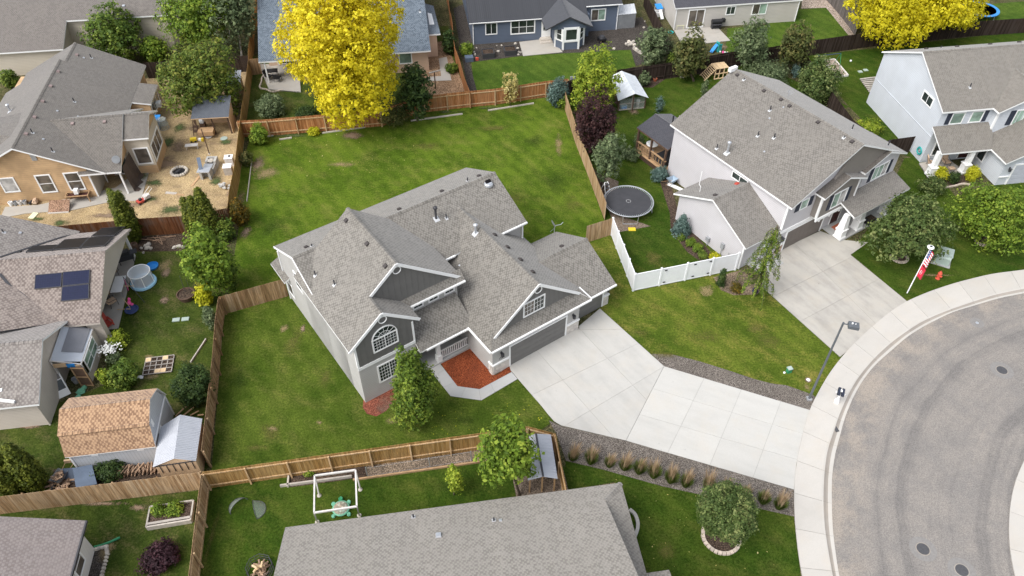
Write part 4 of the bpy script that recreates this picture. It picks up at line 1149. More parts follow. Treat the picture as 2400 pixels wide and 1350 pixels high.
# vents and pipes on the roof
h.vents([(812, 517), (861, 572), (904, 624)], left_hi, 'roof_vent', 'vent', rf_gab)
h.vents([(718, 580)], mainB, 'roof_vent', 'vent', rf_main); h.vents([(936, 491), (1036, 449), (1123, 413)], mainB, 'roof_vent', 'vent', rf_main)
h.vents([(1159, 551), (1189, 580), (1219, 609), (1248, 638)], cR, 'roof_vent', 'vent', rf_c); h.vents([(1317, 578)], g3B, 'roof_vent', 'vent', rf_3)
h.vents([(739, 645), (784, 667)], left_hi, 'vent_pipe', 'charcoal', rf_gab, h=.38); h.vents([(1046, 511)], mainF, 'vent_pipe', 'charcoal', rf_main, h=.35)
h.vents([(1096, 424)], mainB, 'vent_pipe', 'charcoal', rf_main, h=.3); h.vents([(731, 577)], mainB, 'vent_pipe', 'charcoal', rf_main, h=.2)
h.vents([(1022, 512)], mainF, 'flue', 'charcoal', rf_main, h=.85); h.vents([(1115, 546)], cL, 'flue', 'galv', rf_c, h=.6)
h.vents([(1077, 622)], cL, 'roof_vent', 'galv', rf_c, .12, .05)
p = h.hit((1145, 433), mainF)
mb = MB(); mb.lathe([(.34, -.05), (.34, .12), (.28, .2), (.26, .24)], 18, p); h.part('attic_fan', mb, M['galv'], rf_main)
mb = MB(); mb.frame(p + Vector((0, 0, .25)), (1, 0, 0), (0, .9, .44), (0, -.44, .9), -.24, .24, -.2, .2, 0, .03); h.part('solar_cell', mb, M['solar_dark'], rf_main)
# satellite dish mast on the third bay
p = h.hit((1299, 545), g3B)
mb = MB(); mb.tube([p, p + Vector((0, 0, .75))], .03, 6); mb.tube([p + Vector((.2, .25, 0)), p + Vector((0, 0, .45))], .015, 5); mb.tube([p + Vector((-.2, .25, 0)), p + Vector((0, 0, .45))], .015, 5)
mb.tube([p + Vector((0, 0, .7)), p + Vector((.55, -.1, .62)), p + Vector((.75, -.1, .75))], .022, 6)
h.part('dish_mast', mb, M['galv'], rf_3)
mb = MB()
mb.X = Matrix.Translation(p + Vector((-.12, .1, .85))) @ Vector((.75, -.3, .45)).to_track_quat('Z', 'Y').to_matrix().to_4x4()
mb.lathe([(.001, 0), (.2, .03), (.33, .09)], 16); mb.lathe([(.33, .092), (.2, .033), (.001, .003)], 16); h.part('satellite_dish', mb, M['grey'], rf_3)
# gutters and downspouts
h.trim([(16.0, 16.1, 4.4, 4.5, 2.5, 4.9), (-.09, -.01, 11.9, 12.0, 0, 4.8)], 'downspout')
# ------------------------------------------------------------------ lilac house to the right
h = House('neighbour_house', 'two storey lilac grey house with brown gables and navy shutters behind the white vinyl fence', 'house', G(1830.7, 587), 33.49)
PA, PB = h.gable('v', -1.2, 12.12, -.5, 13.1, 5.2, .482, 'roof_purple', caps=True)
rf_p = h.rf; uP = 5.46; zP = 5.2 + .482 * 6.66
h.gblock('v', -.9, 11.82, 0, 12.75, 5.3, .472, 'side_purple')
h.trim([(-.97, 11.86, -.06, 0, 2.15, 2.42), (-.96, -.88, -.05, .1, 2.4, 5.2)], 'band_board')
# middle gable bay
mb = MB(); mb.slab([(2.3, -.62, 2.66), (6.6, -.62, 2.66), (6.6, -.62, 4.95), (4.6, -.62, 5.75), (2.3, -.62, 4.95)], (0, .6, 0)); bay = h.part('gable_bay', mb, M['side_brown'])
h.trim([(2.2, 6.62, -.72, -.62, 2.42, 2.66), (2.24, 2.38, -.68, -.5, 2.66, 4.9), (6.5, 6.63, -.68, -.5, 2.66, 4.9)], 'band_board')
for u in (2.7, 3.9, 5.1): h.trim([(u, u + .14, -.70, -.05, 2.22, 2.42)], 'bracket')
gP = [[(2.03, -.95, 4.98), (4.55, -.95, 6.0), (4.55, 2.6, 6.0), (2.03, 2.6, 4.98)], [(7.05, -.95, 4.98), (7.05, 2.6, 4.98), (4.55, 2.6, 6.0), (4.55, -.95, 6.0)]]
h.roof(gP, 'roof_taupe', name='gable_roof', caps=[((4.55, -.95, 6.0), (4.55, 1.0, 6.0))])
# right gable bay
mb = MB(); mb.slab([(7.5, -.3, 2.6), (11.84, -.3, 2.6), (11.84, -.3, 5.1), (9.75, -.3, 5.98), (7.5, -.3, 5.1)], (0, .32, 0)); h.part('gable_bay', mb, M['side_purple'])
gQ = [[(7.1, -.62, 5.1), (9.75, -.62, 6.18), (9.75, 3.0, 6.18), (7.1, 3.0, 5.1)], [(12.34, -.62, 5.1), (12.34, 3.0, 5.1), (9.75, 3.0, 6.18), (9.75, -.62, 6.18)]]
h.roof(gQ, 'roof_taupe', name='gable_roof', caps=[((9.75, -.62, 6.18), (9.75, 1.6, 6.18))])
# upper brown gable with its own small roof tucked under the main rake
mb = MB(); mb.slab([(3.4, -.24, 5.2), (10.2, -.24, 5.2), (10.0, -.24, 6.1), (5.46, -.24, 8.1)], (0, .2, 0)); h.part('gable_panel', mb, M['side_brown'])
h.window('F', -.62, 3.75, 3.1, 1.5, 1.35, 2, 1, 0, 0, .09, ['glass_green', 'glass_pale'], shutters=.4)
h.window('F', -.3, 8.85, 3.55, 1.75, 1.2, 3, 1, 0, 0, .09, ['glass_green', 'glass_green', 'glass_pale'], shutters=.4)
h.window('F', 0, .62, 3.95, .75, .8, 1, 1, 0, 0, .09, 'glass_green', shutters=.5)
h.window('L', -.9, 4.2, 4.15, 1.55, .5, 2, 1, 0, 0, .08, 'glass')
h.garage('F', 0, .05, 4.35, 1.95, 'door_brown')
def veneer2(hh, u0, u1, v, z1, mat):
    z = 0.0; k = 0
    while z < z1 - .02:
        u = u0 - (.1 if k % 2 else 0)
        while u < u1 - .02:
            a, b = max(u, u0), min(u + .2, u1)
            if b - a > .03:
                mb = MB(); mb.box(a + .005, b - .005, v - .05, v, z + .005, min(z + .075, z1) - .005, rnd=random.random()); mb.build('brick', M[mat], hh.root)
            u += .2
        z += .075; k += 1
veneer2(h, -.92, -.13, 0, .8, 'brick')
h.trim([(-.97, -.10, -.09, 0, .8, .9)], 'sill')
h.lamp('F', 0, -.5, 1.6)
mb = MB(); 
for i in range(4): mb.box(-.72 + i * .13, -.64 + i * .13, -.02, -.002, 1.05, 1.2)
h.part('house_number', mb, M['charcoal'])
# porch
h.roof([[(5.0, -2.2, 2.66), (11.95, -2.2, 2.66), (11.95, -.28, 3.3), (5.0, -.28, 3.3)]], 'roof_purple', name='porch_roof')
mb = MB(); mb.prism([(4.9, -.02), (4.75, -1.95), (11.6, -1.95), (11.75, -.02)], .003, .14); h.part('porch_floor', mb, M['walk'])
for u in (5.1, 7.2, 10.7):
    mb = MB(); mb.box(u - .33, u + .33, -1.83, -1.2, .14, .95); mb.box(u - .38, u + .38, -1.88, -1.15, .95, 1.05); mb.box(u - .38, u + .38, -1.88, -1.15, .14, .28)
    mb.add([(u - .3, -1.8, 1.05), (u + .3, -1.8, 1.05), (u + .3, -1.22, 1.05), (u - .3, -1.22, 1.05), (u - .2, -1.7, 2.5), (u + .2, -1.7, 2.5), (u + .2, -1.32, 2.5), (u - .2, -1.32, 2.5)], [(0, 1, 5, 4), (1, 2, 6, 5), (2, 3, 7, 6), (3, 0, 4, 7), (4, 5, 6, 7)])
    h.part('porch_column', mb, M['white'])
h.door('F', 0, 5.6, 1.0, 2.1, .14, 'maroon'); h.window('F', -.3, 8.4, .9, 1.4, 1.3, 2, 1, 0, 0, .09, 'glass')
mb = MB(); mb.box(5.5, 6.5, -1.0, -.35, .141, .155); o_ = h.part('doormat', mb, M['terracotta'])
# side wing
wp = [[(-4.82, -.05, 2.62), (-.85, -.05, 2.62), (-.85, 4.0, 4.62), (-4.82, 4.0, 4.62)], [(-4.82, 8.05, 2.62), (-4.82, 4.0, 4.62), (-.85, 4.0, 4.62), (-.85, 8.05, 2.62)]]
h.roof(wp, 'roof_purple', name='wing_roof', caps=[((-4.82, 4.0, 4.62), (-.9, 4.0, 4.62))]); rf_w = h.rf
h.gblock('u', -4.48, -.95, .35, 7.65, 2.66, .494, 'side_purple', name='wing_wall')
h.door('F', .35, -2.2, .95, 2.05, .05, 'white'); h.trim([(-4.5, -4.4, .3, .42, 0, 2.6), (-1.3, -1.2, .25, .4, 0, 2.5)], 'corner_board')
mb = MB(); mb.box(-3.5, -1.0, -1.2, .34, .003, .09); h.part('side_step', mb, M['walk'])
mb = MB(); mb.box(-4.66, -4.5, 2.1, 2.4, .8, 1.3); mb.tube([(-4.6, 2.25, 0), (-4.6, 2.25, .8)], .03, 6); mb.box(-4.7, -4.5, 3.6, 3.95, .5, .85); mb.tube([(-4.6, 3.75, 0), (-4.6, 3.75, .5)], .025, 6); mb.tube([(-4.6, 1.5, 0), (-4.6, 1.5, .9), (-4.6, 1.2, .9), (-4.6, 1.2, 0)], .02, 6)
h.part('utility_meter', mb, M['grey'])
z5b = lambda x, y: (1540 + x / 2.872, 150 + y / 2.872)
h.vents([z5b(*p) for p in ((540, 75), (720, 182), (835, 240), (892, 284), (1083, 393), (1312, 524))], PA, 'roof_vent', 'vent', rf_p)
h.vents([z5b(*p) for p in ((760, 312), (678, 484), (787, 497), (402, 568))], PA, 'vent_pipe', 'charcoal', rf_p, h=.42)
h.vents([z5b(*p) for p in ((585, 105), (1258, 495))], PA, 'vent_pipe', 'charcoal', rf_p, h=.15)
h.vents([z5b(472, 598)], PA, 'flue', 'galv', rf_p, h=.85)
h.vents([z5b(*p) for p in ((757, 366), (722, 590), (850, 292))], PA, 'roof_vent', 'galv', rf_p, .14, .05)
h.vents([z5b(1312, 440), z5b(1555, 548)], PB, 'vent_pipe', 'charcoal', rf_p, h=.45)
h.vents([z5b(392, 885)], wp[1], 'roof_vent', 'vent', rf_w); h.vents([z5b(538, 808)], wp[1], 'roof_vent', 'red', rf_w, .3, .12)
p = h.hit(z5b(287, 860), wp[1]); mb = MB(); mb.tube([p, p + Z * .5, p + Vector((.0, .2, .6)), p + Vector((0, .2, 1.9))], .025, 6); h.part('antenna_mast', mb, M['white'], rf_w)
p = h.hit(z5b(880, 220), PB); mb = MB(); mb.tube([p, p + Z * .6], .02, 5)
for i in range(4): mb.tube([p + Vector((-.3, -.1 * i, .6 - .05 * i)), p + Vector((.3, -.1 * i, .6 - .05 * i))], .01, 4)
h.part('antenna', mb, M['galv'], rf_p)
p = h.hit((1733, 160), PA); h.trim([(p.x - .9, p.x - .1, p.y + .1, p.y + .4, p.z - .2, p.z + .15)], 'ridge_cover')
# rear covered deck
dk = thing('deck_pavilion', 'dark stained deck shelter with slate roof and railings against the lilac house', 'pavilion', h.o, h.a)
def dpart(n, mb, m): return mb.build(n, M[m], dk)
hh = House.__new__(House); hh.o, hh.a, hh.mw, hh.mi, hh.root = h.o, h.a, h.mw, h.mi, dk
du0, du1, dv0, dv1 = -1.2, 2.95, 12.85, 17.05
hh.gable('v', du0, du1, dv0, dv1, 2.72, .34, 'roof_dark', trim='timber_dark')
mb = MB(); mb.box(-1.35, 2.9, 12.78, 17.0, .003, .45); dpart('deck', mb, 'timber_dark')
for i in range(28):
    mb = MB(); u = -1.34 + i * .15; mb.box(u, u + .138, 12.79, 16.99, .45, .475, rnd=random.random()); mb.build('plank', M['timber'], dk)
for u, v in ((-1.1, 13.1), (-1.1, 15.0), (-1.1, 16.8), (2.7, 16.8), (.8, 16.8)):
    mb = MB(); mb.box(u - .08, u + .08, v - .08, v + .08, .475, 2.66); dpart('post', mb, 'timber_dark')
mb = MB(); mb.box(-1.18, -1.02, 12.95, 16.9, 1.32, 1.4); mb.box(-1.14, -1.06, 12.95, 16.9, .62, .68)
for i in range(9): v = 13.4 + i * .4; mb.box(-1.13, -1.07, v - .03, v + .03, .68, 1.32)
dpart('railing', mb, 'timber')
mb = MB()
for i in range(9): mb.box(3.2 + i * .33, 3.3 + i * .33, 13.0, 16.3, 2.7, 2.82)
mb.box(3.1, 6.1, 16.0, 16.12, 2.55, 2.7); mb.box(5.9, 6.02, 15.9, 16.02, 0, 2.55)
dpart('pergola', mb, 'timber_grey')
p = h.hit((1576, 289), ((du0, dv0, 2.72), (du0, dv1, 2.72), (.87, dv1, 3.42))); mb = MB(); mb.tube([p - Z * .2, p + Z * .75], .07, 8); dpart('stove_pipe', mb, 'black')
def furniture(name, label, cat, loc, rz=0.0, group=None): return thing(name, label, cat, loc, rz, group)
wt = furniture('patio_table', 'round white table on the dark timber deck', 'table', h.mw @ Vector((-.1, 15.9, .476)))
mb = MB(); mb.lathe([(.02, .7), (.55, .7), (.55, .74), (.02, .74)], 18); mb.build('table_top', M['white'], wt)
mb = MB(); mb.tube([(0, 0, 0), (0, 0, .7)], .04, 8); mb.lathe([(.25, 0), (.2, .03)], 12); mb.build('leg', M['grey'], wt)
ht = furniture('hot_tub', 'square black covered hot tub on the timber deck', 'hot tub', h.mw @ Vector((.0, 13.8, .476)), h.a)
mb = MB(); mb.box(-.95, .95, -.55, .75, 0, .55); mb.build('cabinet', M['charcoal'], ht); mb = MB(); mb.box(-1.0, 1.0, -.6, .09, .55, .65); mb.box(-1.0, 1.0, .11, .8, .55, .65); mb.build('cover', M['black'], ht)

# ------------------------------------------------------------------ pale blue house at the right edge
h = House('right_house', 'tall pale blue grey house with taupe roof and white porch columns at the right edge', 'house', G(2156.4, 381.6), 8.56)
PA, PB = [(-.22, -.25, 5.5), (21, -.25, 5.5), (21, 5.2, 8.3), (-.22, 5.2, 8.3)], [(-.22, 10.65, 5.5), (-.22, 5.2, 8.3), (21, 5.2, 8.3), (21, 10.65, 5.5)]
h.roof([PA, PB], 'roof_white', caps=[((-.22, 5.2, 8.3), (21, 5.2, 8.3))]); rf = h.rf
h.gblock('u', 0, 21, .05, 10.5, 5.46, .508, 'side_white')
h.window('L', 0, 1.72, 4.78, 1.45, .75, 2, 1, 0, 0, .1, 'glass')
h.trim([(-.03, .0, .03, 10.5, 2.7, 2.74)], 'seam', 'side_white')
h.window('F', .05, 1.15, 4.05, 1.05, 1.0, 1, 1, 0, 0, .1, 'glass_green', shutters=0); h.window('F', .05, 3.0, 4.05, 1.0, 1.0, 1, 1, 0, 0, .1, 'glass_green')
for u in (.62, 4.12):
    mb = MB(); mb.box(u, u + .42, .01, .05, 4.0, 5.1); h.part('shutter', mb, M['shutter'])
# upper front wing
gz = 5.48; 
gF = [[(4.55, -1.0, gz), (7.9, -1.0, gz + 1.7), (7.9, 5.0, gz + 1.7), (4.55, 5.0, gz)], [(11.3, -1.0, gz), (11.3, 5.0, gz), (7.9, 5.0, gz + 1.7), (7.9, -1.0, gz + 1.7)]]
h.roof(gF, 'roof_white', name='gable_roof', caps=[((7.9, -1, gz + 1.7), (7.9, 3.0, gz + 1.7))])
mb = MB(); mb.slab([(4.95, -.6, 2.6), (11, -.6, 2.6), (11, -.6, 5.5), (7.9, -.6, 7.0), (4.95, -.6, 5.5)], (0, .9, 0)); h.part('wing_wall', mb, M['side_white'])
for i in range(12):
    u = 5.3 + .42 * i; mb = MB(); mb.box(u, u + .05, -.62, -.6, 3.5, min(5.5 + .5 * (u - 4.95), 5.5 + .5 * (11 - u)) - .1); h.part('batten', mb, M['side_white'])
h.trim([(4.88, 5.05, -.65, -.5, 3.4, 5.45)], 'corner_board')
h.window('F', -.6, 6.7, 3.9, 1.7, 1.35, 2, 1, 0, 0, .1, ['glass_green', 'glass_green'], shutters=.5)
# porch and garage roof
h.roof([[(-.37, -2.38, 2.68), (4.35, -2.38, 2.68), (5.0, -1.0, 3.35), (5.0, .03, 3.9), (-.37, .03, 3.9)]], 'roof_white', name='porch_roof')
zg = lambda u: 2.66 + .5 * (u - 4.35)
h.roof([[(4.35, -4.5, 2.66), (8.6, -4.5, zg(8.6)), (8.6, -.3, zg(8.6)), (4.35, -.3, 2.66)], [(12.85, -4.5, 2.66), (12.85, -.3, 2.66), (8.6, -.3, zg(8.6)), (8.6, -4.5, zg(8.6))]], 'roof_white', name='garage_roof')
mb = MB(); mb.slab([(4.75, -4.1, 0), (12.5, -4.1, 0), (12.5, -4.1, 2.66), (8.6, -4.1, 4.55), (4.75, -4.1, 2.66)], (0, 4.1, 0)); h.part('garage_wall', mb, M['side_white'])
h.garage('F', -4.1, 5.85, 5.0, 2.05, 'door_pale'); h.lamp('F', -4.1, 5.35, 1.75); h.trim([(4.75, 5.7, -4.18, -4.1, .85, .95)], 'band_board')
for u in (-.25, 2.95):
    mb = MB(); v = -2.0; mb.box(u - .3, u + .3, v - .3, v + .3, .12, 1.0); mb.box(u - .35, u + .35, v - .35, v + .35, 1.0, 1.1); mb.box(u - .34, u + .34, v - .34, v + .34, .12, .3); mb.box(u - .2, u + .2, v - .2, v + .2, 1.1, 2.6)
    h.part('porch_column', mb, M['white'])
h.window('F', .05, .8, .75, 1.6, 1.4, 2, 1, 0, 0, .1, 'glass'); h.door('F', .05, 3.6, 1.0, 2.1, .15, 'maroon'); h.window('L', 4.75, -1.6, .8, .8, 1.2)
h.vents([(1860 + x / 2.935, y / 2.935) for x, y in ((912, 338), (1125, 322), (1352, 306), (1552, 292))], PB, 'roof_vent', 'vent', rf)
h.vents([(1860 + 1212 / 2.935, 600 / 2.935)], PA, 'vent_pipe', 'charcoal', rf, h=.4)
h.vents([(1860 + 1013 / 2.935, 330 / 2.935)], PB, 'vent_pipe', 'charcoal', rf, h=.2)
def lounge_chair(name, label, loc, rz, cush='tan', group=None):
    t = thing(name, label, 'chair', loc, rz, group)
    mb = MB(); mb.box(-.28, .28, -.3, .3, .36, .46); mb.build('seat', M[cush], t)
    mb = MB(); mb.frame((0, .3, .42), (1, 0, 0), (0, .3, .95), (0, -.95, .3), -.27, .27, 0, .62, -.05, .05); mb.build('backrest', M[cush], t)
    mb = MB()
    for x in (-.3, .3):
        mb.tube([(x, -.3, 0), (x, -.3, .6), (x, .25, .62), (x, .45, .95)], .018, 6); mb.tube([(x, .3, 0), (x, .2, .4)], .018, 6)
    mb.build('frame', M['charcoal'], t)
    return t
lounge_chair('porch_chair', 'tan cushioned chair on the porch beside the column of the pale blue house', h.mw @ Vector((.5, -.75, .13)), h.a + 1.2)
lounge_chair('porch_chair', 'tan cushioned chair between the two porch columns', h.mw @ Vector((1.9, -.8, .13)), h.a)
ot = thing('ottoman', 'tan footstool in front of the porch chair', 'footstool', h.mw @ Vector((1.9, -1.75, .13)), h.a)
mb = MB(); mb.box(-.25, .25, -.2, .2, .3, .4); mb.build('cushion', M['tan'], ot); mb = MB()
for x in (-.22, .22):
    for y in (-.17, .17): mb.tube([(x, y, 0), (x, y, .3)], .015, 5)
mb.build('frame', M['charcoal'], ot)
hr = thing('hose_reel', 'coiled teal garden hose hung on the pale blue wall', 'hose', h.mw @ Vector((-.02, -.35 + 1.0, .9)), h.a)
mb = MB()
for r in (.24, .3, .36): mb.tube([(-.06, math.cos(t) * r, math.sin(t) * r) for t in [math.pi * 2 * i / 20 for i in range(21)]], .03, 6)
mb.build('hose', M['teal'], hr); mb = MB(); mb.box(-.1, 0, -.1, .1, -.05, .1); mb.build('bracket', M['grey'], hr)

# ------------------------------------------------------------------ house across the bottom edge
h = House('front_edge_house', 'house along the bottom edge showing only its broad pale grey shingle roof', 'house', (6.2336, 23.0971), 8.56)
zb = lambda v: 2.8 + .5 * (-v)
PF = [(-18.75, 0, 2.8), (0, 0, 2.8), (-1.28, -1.3, 3.45), (-1.28, -8, zb(-8)), (-18.75, -8, zb(-8))]
h.roof([PF, [(-18.75, -16, 2.8), (-18.75, -8, 6.8), (-1.28, -8, 6.8), (-1.28, -14.7, 3.45), (0, -16, 2.8)], [(0, 0, 2.8), (0, -16, 2.8), (-1.28, -14.7, 3.44), (-1.28, -1.3, 3.44)]], 'roof_front', caps=[((0, 0, 2.8), (-1.28, -1.3, 3.45)), ((-18.7, -8, 6.8), (-1.3, -8, 6.8))]); rf = h.rf
mb = MB(); mb.slab([(-1.5, -15, 3.1), (-1.5, -1.6, 3.1), (-1.5, -8, 6.5)], (.12, 0, 0)); h.part('gable_panel', mb, M['side_greige'])
mb = MB(); mb.box(-18.35, -.4, -15.6, -.4, 0, 2.75); mb.slab([(-18.35, -15.6, 2.75), (-18.35, -.4, 2.75), (-18.35, -8, 6.5)], (.2, 0, 0)); h.part('wall', mb, M['side_greige'])
h.roof([[(0.0, -5.4, 2.86), (1.2, -5.4, 2.86), (1.2, -9, 3.6), (0, -9, 3.6)]], 'roof_front', name='bay_roof')
mb = MB(); mb.box(-.41, .95, -9, -5.75, 0, 2.6); h.part('bay_wall', mb, M['side_greige'])
z8c = lambda x, y: (480 + x / 3.374, 950 + y / 3.374)
h.vents([z8c(1650, 885), (1157.5, 1220)], PF, 'vent_pipe', 'charcoal', rf, h=.28); h.vents([z8c(1848, 1032)], PF, 'roof_vent', 'galv', rf, .3, .12); h.vents([(1173, 1220)], PF, 'roof_vent', 'galv', rf, .16, .07)
mb = MB(); mb.prism([(-22.2, -6.4), (-18.3, -6.4), (-18.3, -10), (-22.2, -10)], .003, .06); h.part('patio_slab', mb, M['patio'])

# ------------------------------------------------------------------ slate blue house at the top
h = House('blue_house', 'single storey slate blue house with charcoal roof and white bay window', 'house', G(1109.3, 105.6), 8.8)
zq = lambda v: 2.65 + .48 * (v + .15)
PF = [(-.38, -.15, 2.65), (7.7, -.15, 2.65), (12.95, -.15, 2.65), (12.95, .95, zq(.95)), (17.15, .95, zq(.95)), (17.15, 9, zq(9)), (-.38, 9, zq(9))]
h.roof([PF, [(-.38, 18, 2.65), (-.38, 9, zq(9)), (17.15, 9, zq(9)), (17.15, 18, 2.65)]], 'roof_blue', trim='charcoal')
h.trim([(-.38, 7.7, -.21, -.155, 2.57, 2.65), (12.95, 17.15, .86, .945, zq(.95) - .08, zq(.95))], 'gutter', 'white')
mb = MB(); mb.box(0, 16.8, 1.25, 17, 0, 2.95); mb.box(0, 13.2, .1, 1.3, 0, 2.62); mb.slab([(0, .1, 2.6), (0, 17, 2.6), (0, 9, 6.8)], (.2, 0, 0)); mb.slab([(16.8, 1.3, 2.9), (16.8, 16.5, 2.9), (16.8, 9, 6.8)], (-.2, 0, 0))
h.part('wall', mb, M['side_blue'])
h.window('F', .1, 1.5, 1.15, 1.15, 1.2, 2, 1, 0, 0, .1, 'glass'); h.window('F', .1, 4.35, 1.0, 2.55, 1.4, 3, 2, 0, 0, .13, 'glass'); h.door('F', .1, 7.85, .85, 2.0, .35, 'white')
mb = MB(); mb.box(7.95, 8.55, .06, .07, 1.1, 2.1); h.part('door_glass', mb, M['glass'])
h.window('F', 1.25, 13.75, 1.35, 1.5, 1.2, 2, 1, 0, 0, .12, ['glass_brown', 'glass_green'])
h.trim([(.0, .08, .02, .1, 0, 2.6), (16.72, 16.8, 1.17, 1.25, 0, 2.9)], 'downspout')
bay = [(8.95, .2), (8.95, -1.75), (9.72, -2.62), (11.42, -2.62), (12.2, -1.75), (12.2, .2)]
mb = MB(); mb.prism(bay, 0, 2.6); mb.slab([(8.5, -2.45, 2.6), (12.2, -2.45, 2.6), (10.35, -2.45, 3.55)], (0, .2, 0)); mb.box(8.4, 12.3, -2.43, -2.2, 2.35, 2.62); mb.prism([(8.95, .2), (8.4, -2.4), (12.3, -2.4), (12.2, .2)], 2.4, 2.6)
h.part('bay_wall', mb, M['side_blue'])
h.roof([[(7.66, -2.78, 2.6), (10.29, -2.78, 3.87), (10.29, 4.0, 3.87), (7.66, 4.0, 2.6)], [(12.92, -2.78, 2.6), (12.92, 4.0, 2.6), (10.29, 4.0, 3.87), (10.29, -2.78, 3.87)]], 'roof_blue', trim='charcoal', name='bay_roof', caps=[((10.29, -2.78, 3.87), (10.29, 2.4, 3.87))])
h.window('F', -2.62, 9.98, 1.15, 1.2, 1.2, 1, 1, 0, 0, .26, 'glass', 'bay_window')
h.trim([(9.6, 9.8, -2.69, -2.55, 0, 2.4), (11.34, 11.54, -2.69, -2.55, 0, 2.4), (8.88, 9.02, -1.86, -1.7, 0, 2.4), (12.13, 12.28, -1.86, -1.7, 0, 2.4), (9.7, 11.4, -2.68, -2.62, .95, 1.1)], 'corner_board')
for (a, b) in ((bay[1], bay[2]), (bay[3], bay[4])):
    a, b = Vector((a[0], a[1], 0)), Vector((b[0], b[1], 0)); d = (b - a); L_ = d.length; d.normalize(); o_ = d.cross(Z)
    mb = MB()
    for b0, b1, c0, c1 in ((.15, L_ - .1, .95, 1.1), (.15, .3, 1.1, 2.4), (L_ - .28, L_ - .1, 1.1, 2.4), (.3, L_ - .28, 1.68, 1.74)): mb.frame(a, d, o_, Z, b0, b1, 0, .05, c0, c1)
    w_ = h.part('bay_window', mb, M['white']); mb = MB(); mb.frame(a, d, o_, Z, .3, L_ - .28, .002, .02, 1.1, 2.38); h.part('pane', mb, M['glass'], w_)
mb = MB(); mb.box(7.5, 8.9, -1.0, .08, .062, .18); mb.box(7.6, 8.8, -.6, .08, .18, .34); h.part('porch_step', mb, M['timber_grey'])

# ------------------------------------------------------------------ greige house at the top
h = House('greige_house', 'long single storey greige house with dark roof and sliding patio door at the top edge', 'house', G(1578.1, 69.8), 8.6)
h.roof([[(-.2, -.15, 2.66), (15.0, -.15, 2.66), (15.0, 7, 6.0), (-.2, 7, 6.0)], [(-.2, 14, 2.66), (-.2, 7, 6.0), (15, 7, 6.0), (15, 14, 2.66)]], 'roof_dark')
h.gblock('u', 0, 14.75, 0, 13.9, 2.56, .47, 'side_greige')
h.window('F', 0, 1.62, .2, 1.75, 2.0, 2, 1, 0, 0, .12, ['glass_brown', 'glass_brown'], 'sliding_door'); h.window('F', 0, 6.05, 1.45, .95, .85, 2, 1, 0, 0, .1, 'glass'); h.window('F', 0, 9.2, 1.25, 1.6, 1.15, 2, 1, 0, 0, .1, ['glass_brown', 'glass_green'])
h.trim([(-.02, .08, -.06, 0, 0, 2.5), (14.67, 14.77, -.06, 0, 0, 2.5)], 'downspout')

# ------------------------------------------------------------------ straw yard house, faded cedar gable
h = House('cedar_house', 'single storey house with faded orange cedar gable beside the straw covered yard', 'house', (-35.9217, 52.7041), 8.6)
u0, zr, s_ = -4.6, 5.72, .5
zR_ = lambda u: zr - s_ * (u - u0)
PR = [(1.55, -.35, zR_(1.55)), (1.55, 18.0, zR_(1.55)), (-4.18, 18.0, zR_(-4.18)), (-4.18, 14.3, zR_(-4.18)), (u0, 14.3, zr), (u0, -.35, zr)]
PLf = [(u0, -.35, zr), (u0, 14.3, zr), (-10.7, 14.3, zr - s_ * 6.1), (-10.7, -.35, zr - s_ * 6.1)]
PLb = [(-4.18, 14.25, zR_(-4.18)), (-4.18, 18.0, zR_(-4.18)), (-9.8, 18.0, zR_(-4.18) - s_ * 5.62), (-9.8, 14.25, zR_(-4.18) - s_ * 5.62)]
h.roof([PR, PLf, PLb], 'roof_tan', caps=[((u0, -.35, zr), (u0, 14.3, zr)), ((-4.18, 14.3, zR_(-4.18)), (-4.18, 18, zR_(-4.18)))]); rf = h.rf
WF = [(-.6, -.30, 2.6), (2.8, -.30, 2.6), (2.8, 4.7, 5.05), (-3.3, 4.7, 5.05)]
h.roof([WF, [(-3.6, 9.7, 2.6), (-3.6, 4.7, 5.05), (2.8, 4.7, 5.05), (2.8, 9.7, 2.6)]], 'roof_tan', name='wing_roof', caps=[((-3.2, 4.7, 5.05), (2.8, 4.7, 5.05))]); rfw = h.rf
h.roof([[(2.7, 2.65, 3.82), (4.9, 2.65, 3.82), (4.9, 4.9, 4.95), (2.7, 4.9, 4.95)], [(2.7, 7.1, 3.82), (2.7, 4.9, 4.95), (4.9, 4.9, 4.95), (4.9, 7.1, 3.82)]], 'roof_tan', name='bay_roof', caps=[((2.7, 4.9, 4.95), (4.9, 4.9, 4.95))])
h.roof([[(u0, 2.0, 5.2), (u0, 4.5, 5.25), (-11, 4.5, 5.0), (-11, 0.5, 3.0)], [(u0, 7, 5.0), (-11, 8.5, 3.0), (-11, 4.5, 5.0), (u0, 4.5, 5.25)]], 'roof_tan', name='cross_roof')
mb = MB(); mb.slab([(-10.3, 0, 0), (0, 0, 0), (0, 0, 3.2), (u0, 0, 5.5), (-10.3, 0, 2.65)], (0, .25, 0))
mb.box(-10.3, 0, .25, 17.6, 0, 2.55); mb.box(-3, 1.2, 3.0, 17.6, 0, 2.6)
mb.slab([(2.6, 3.0, 2.5), (2.6, 9.4, 2.5), (2.6, 4.7, 4.85)], (-.15, 0, 0)); mb.slab([(2.6, .0, 2.42), (2.6, 3.0, 2.5), (2.6, 4.7, 4.85)], (-.1, 0, 0))
h.part('wall', mb, M['side_cedar'])
mb = MB(); mb.box(1.2, 2.6, 3.0, 9.4, 0, 2.6); mb.box(-.001, .1, .02, 3.0, 0, 2.5); mb.box(2.5, 4.6, 2.95, 6.8, 0, 3.6); h.part('wall', mb, M['side_cream'])
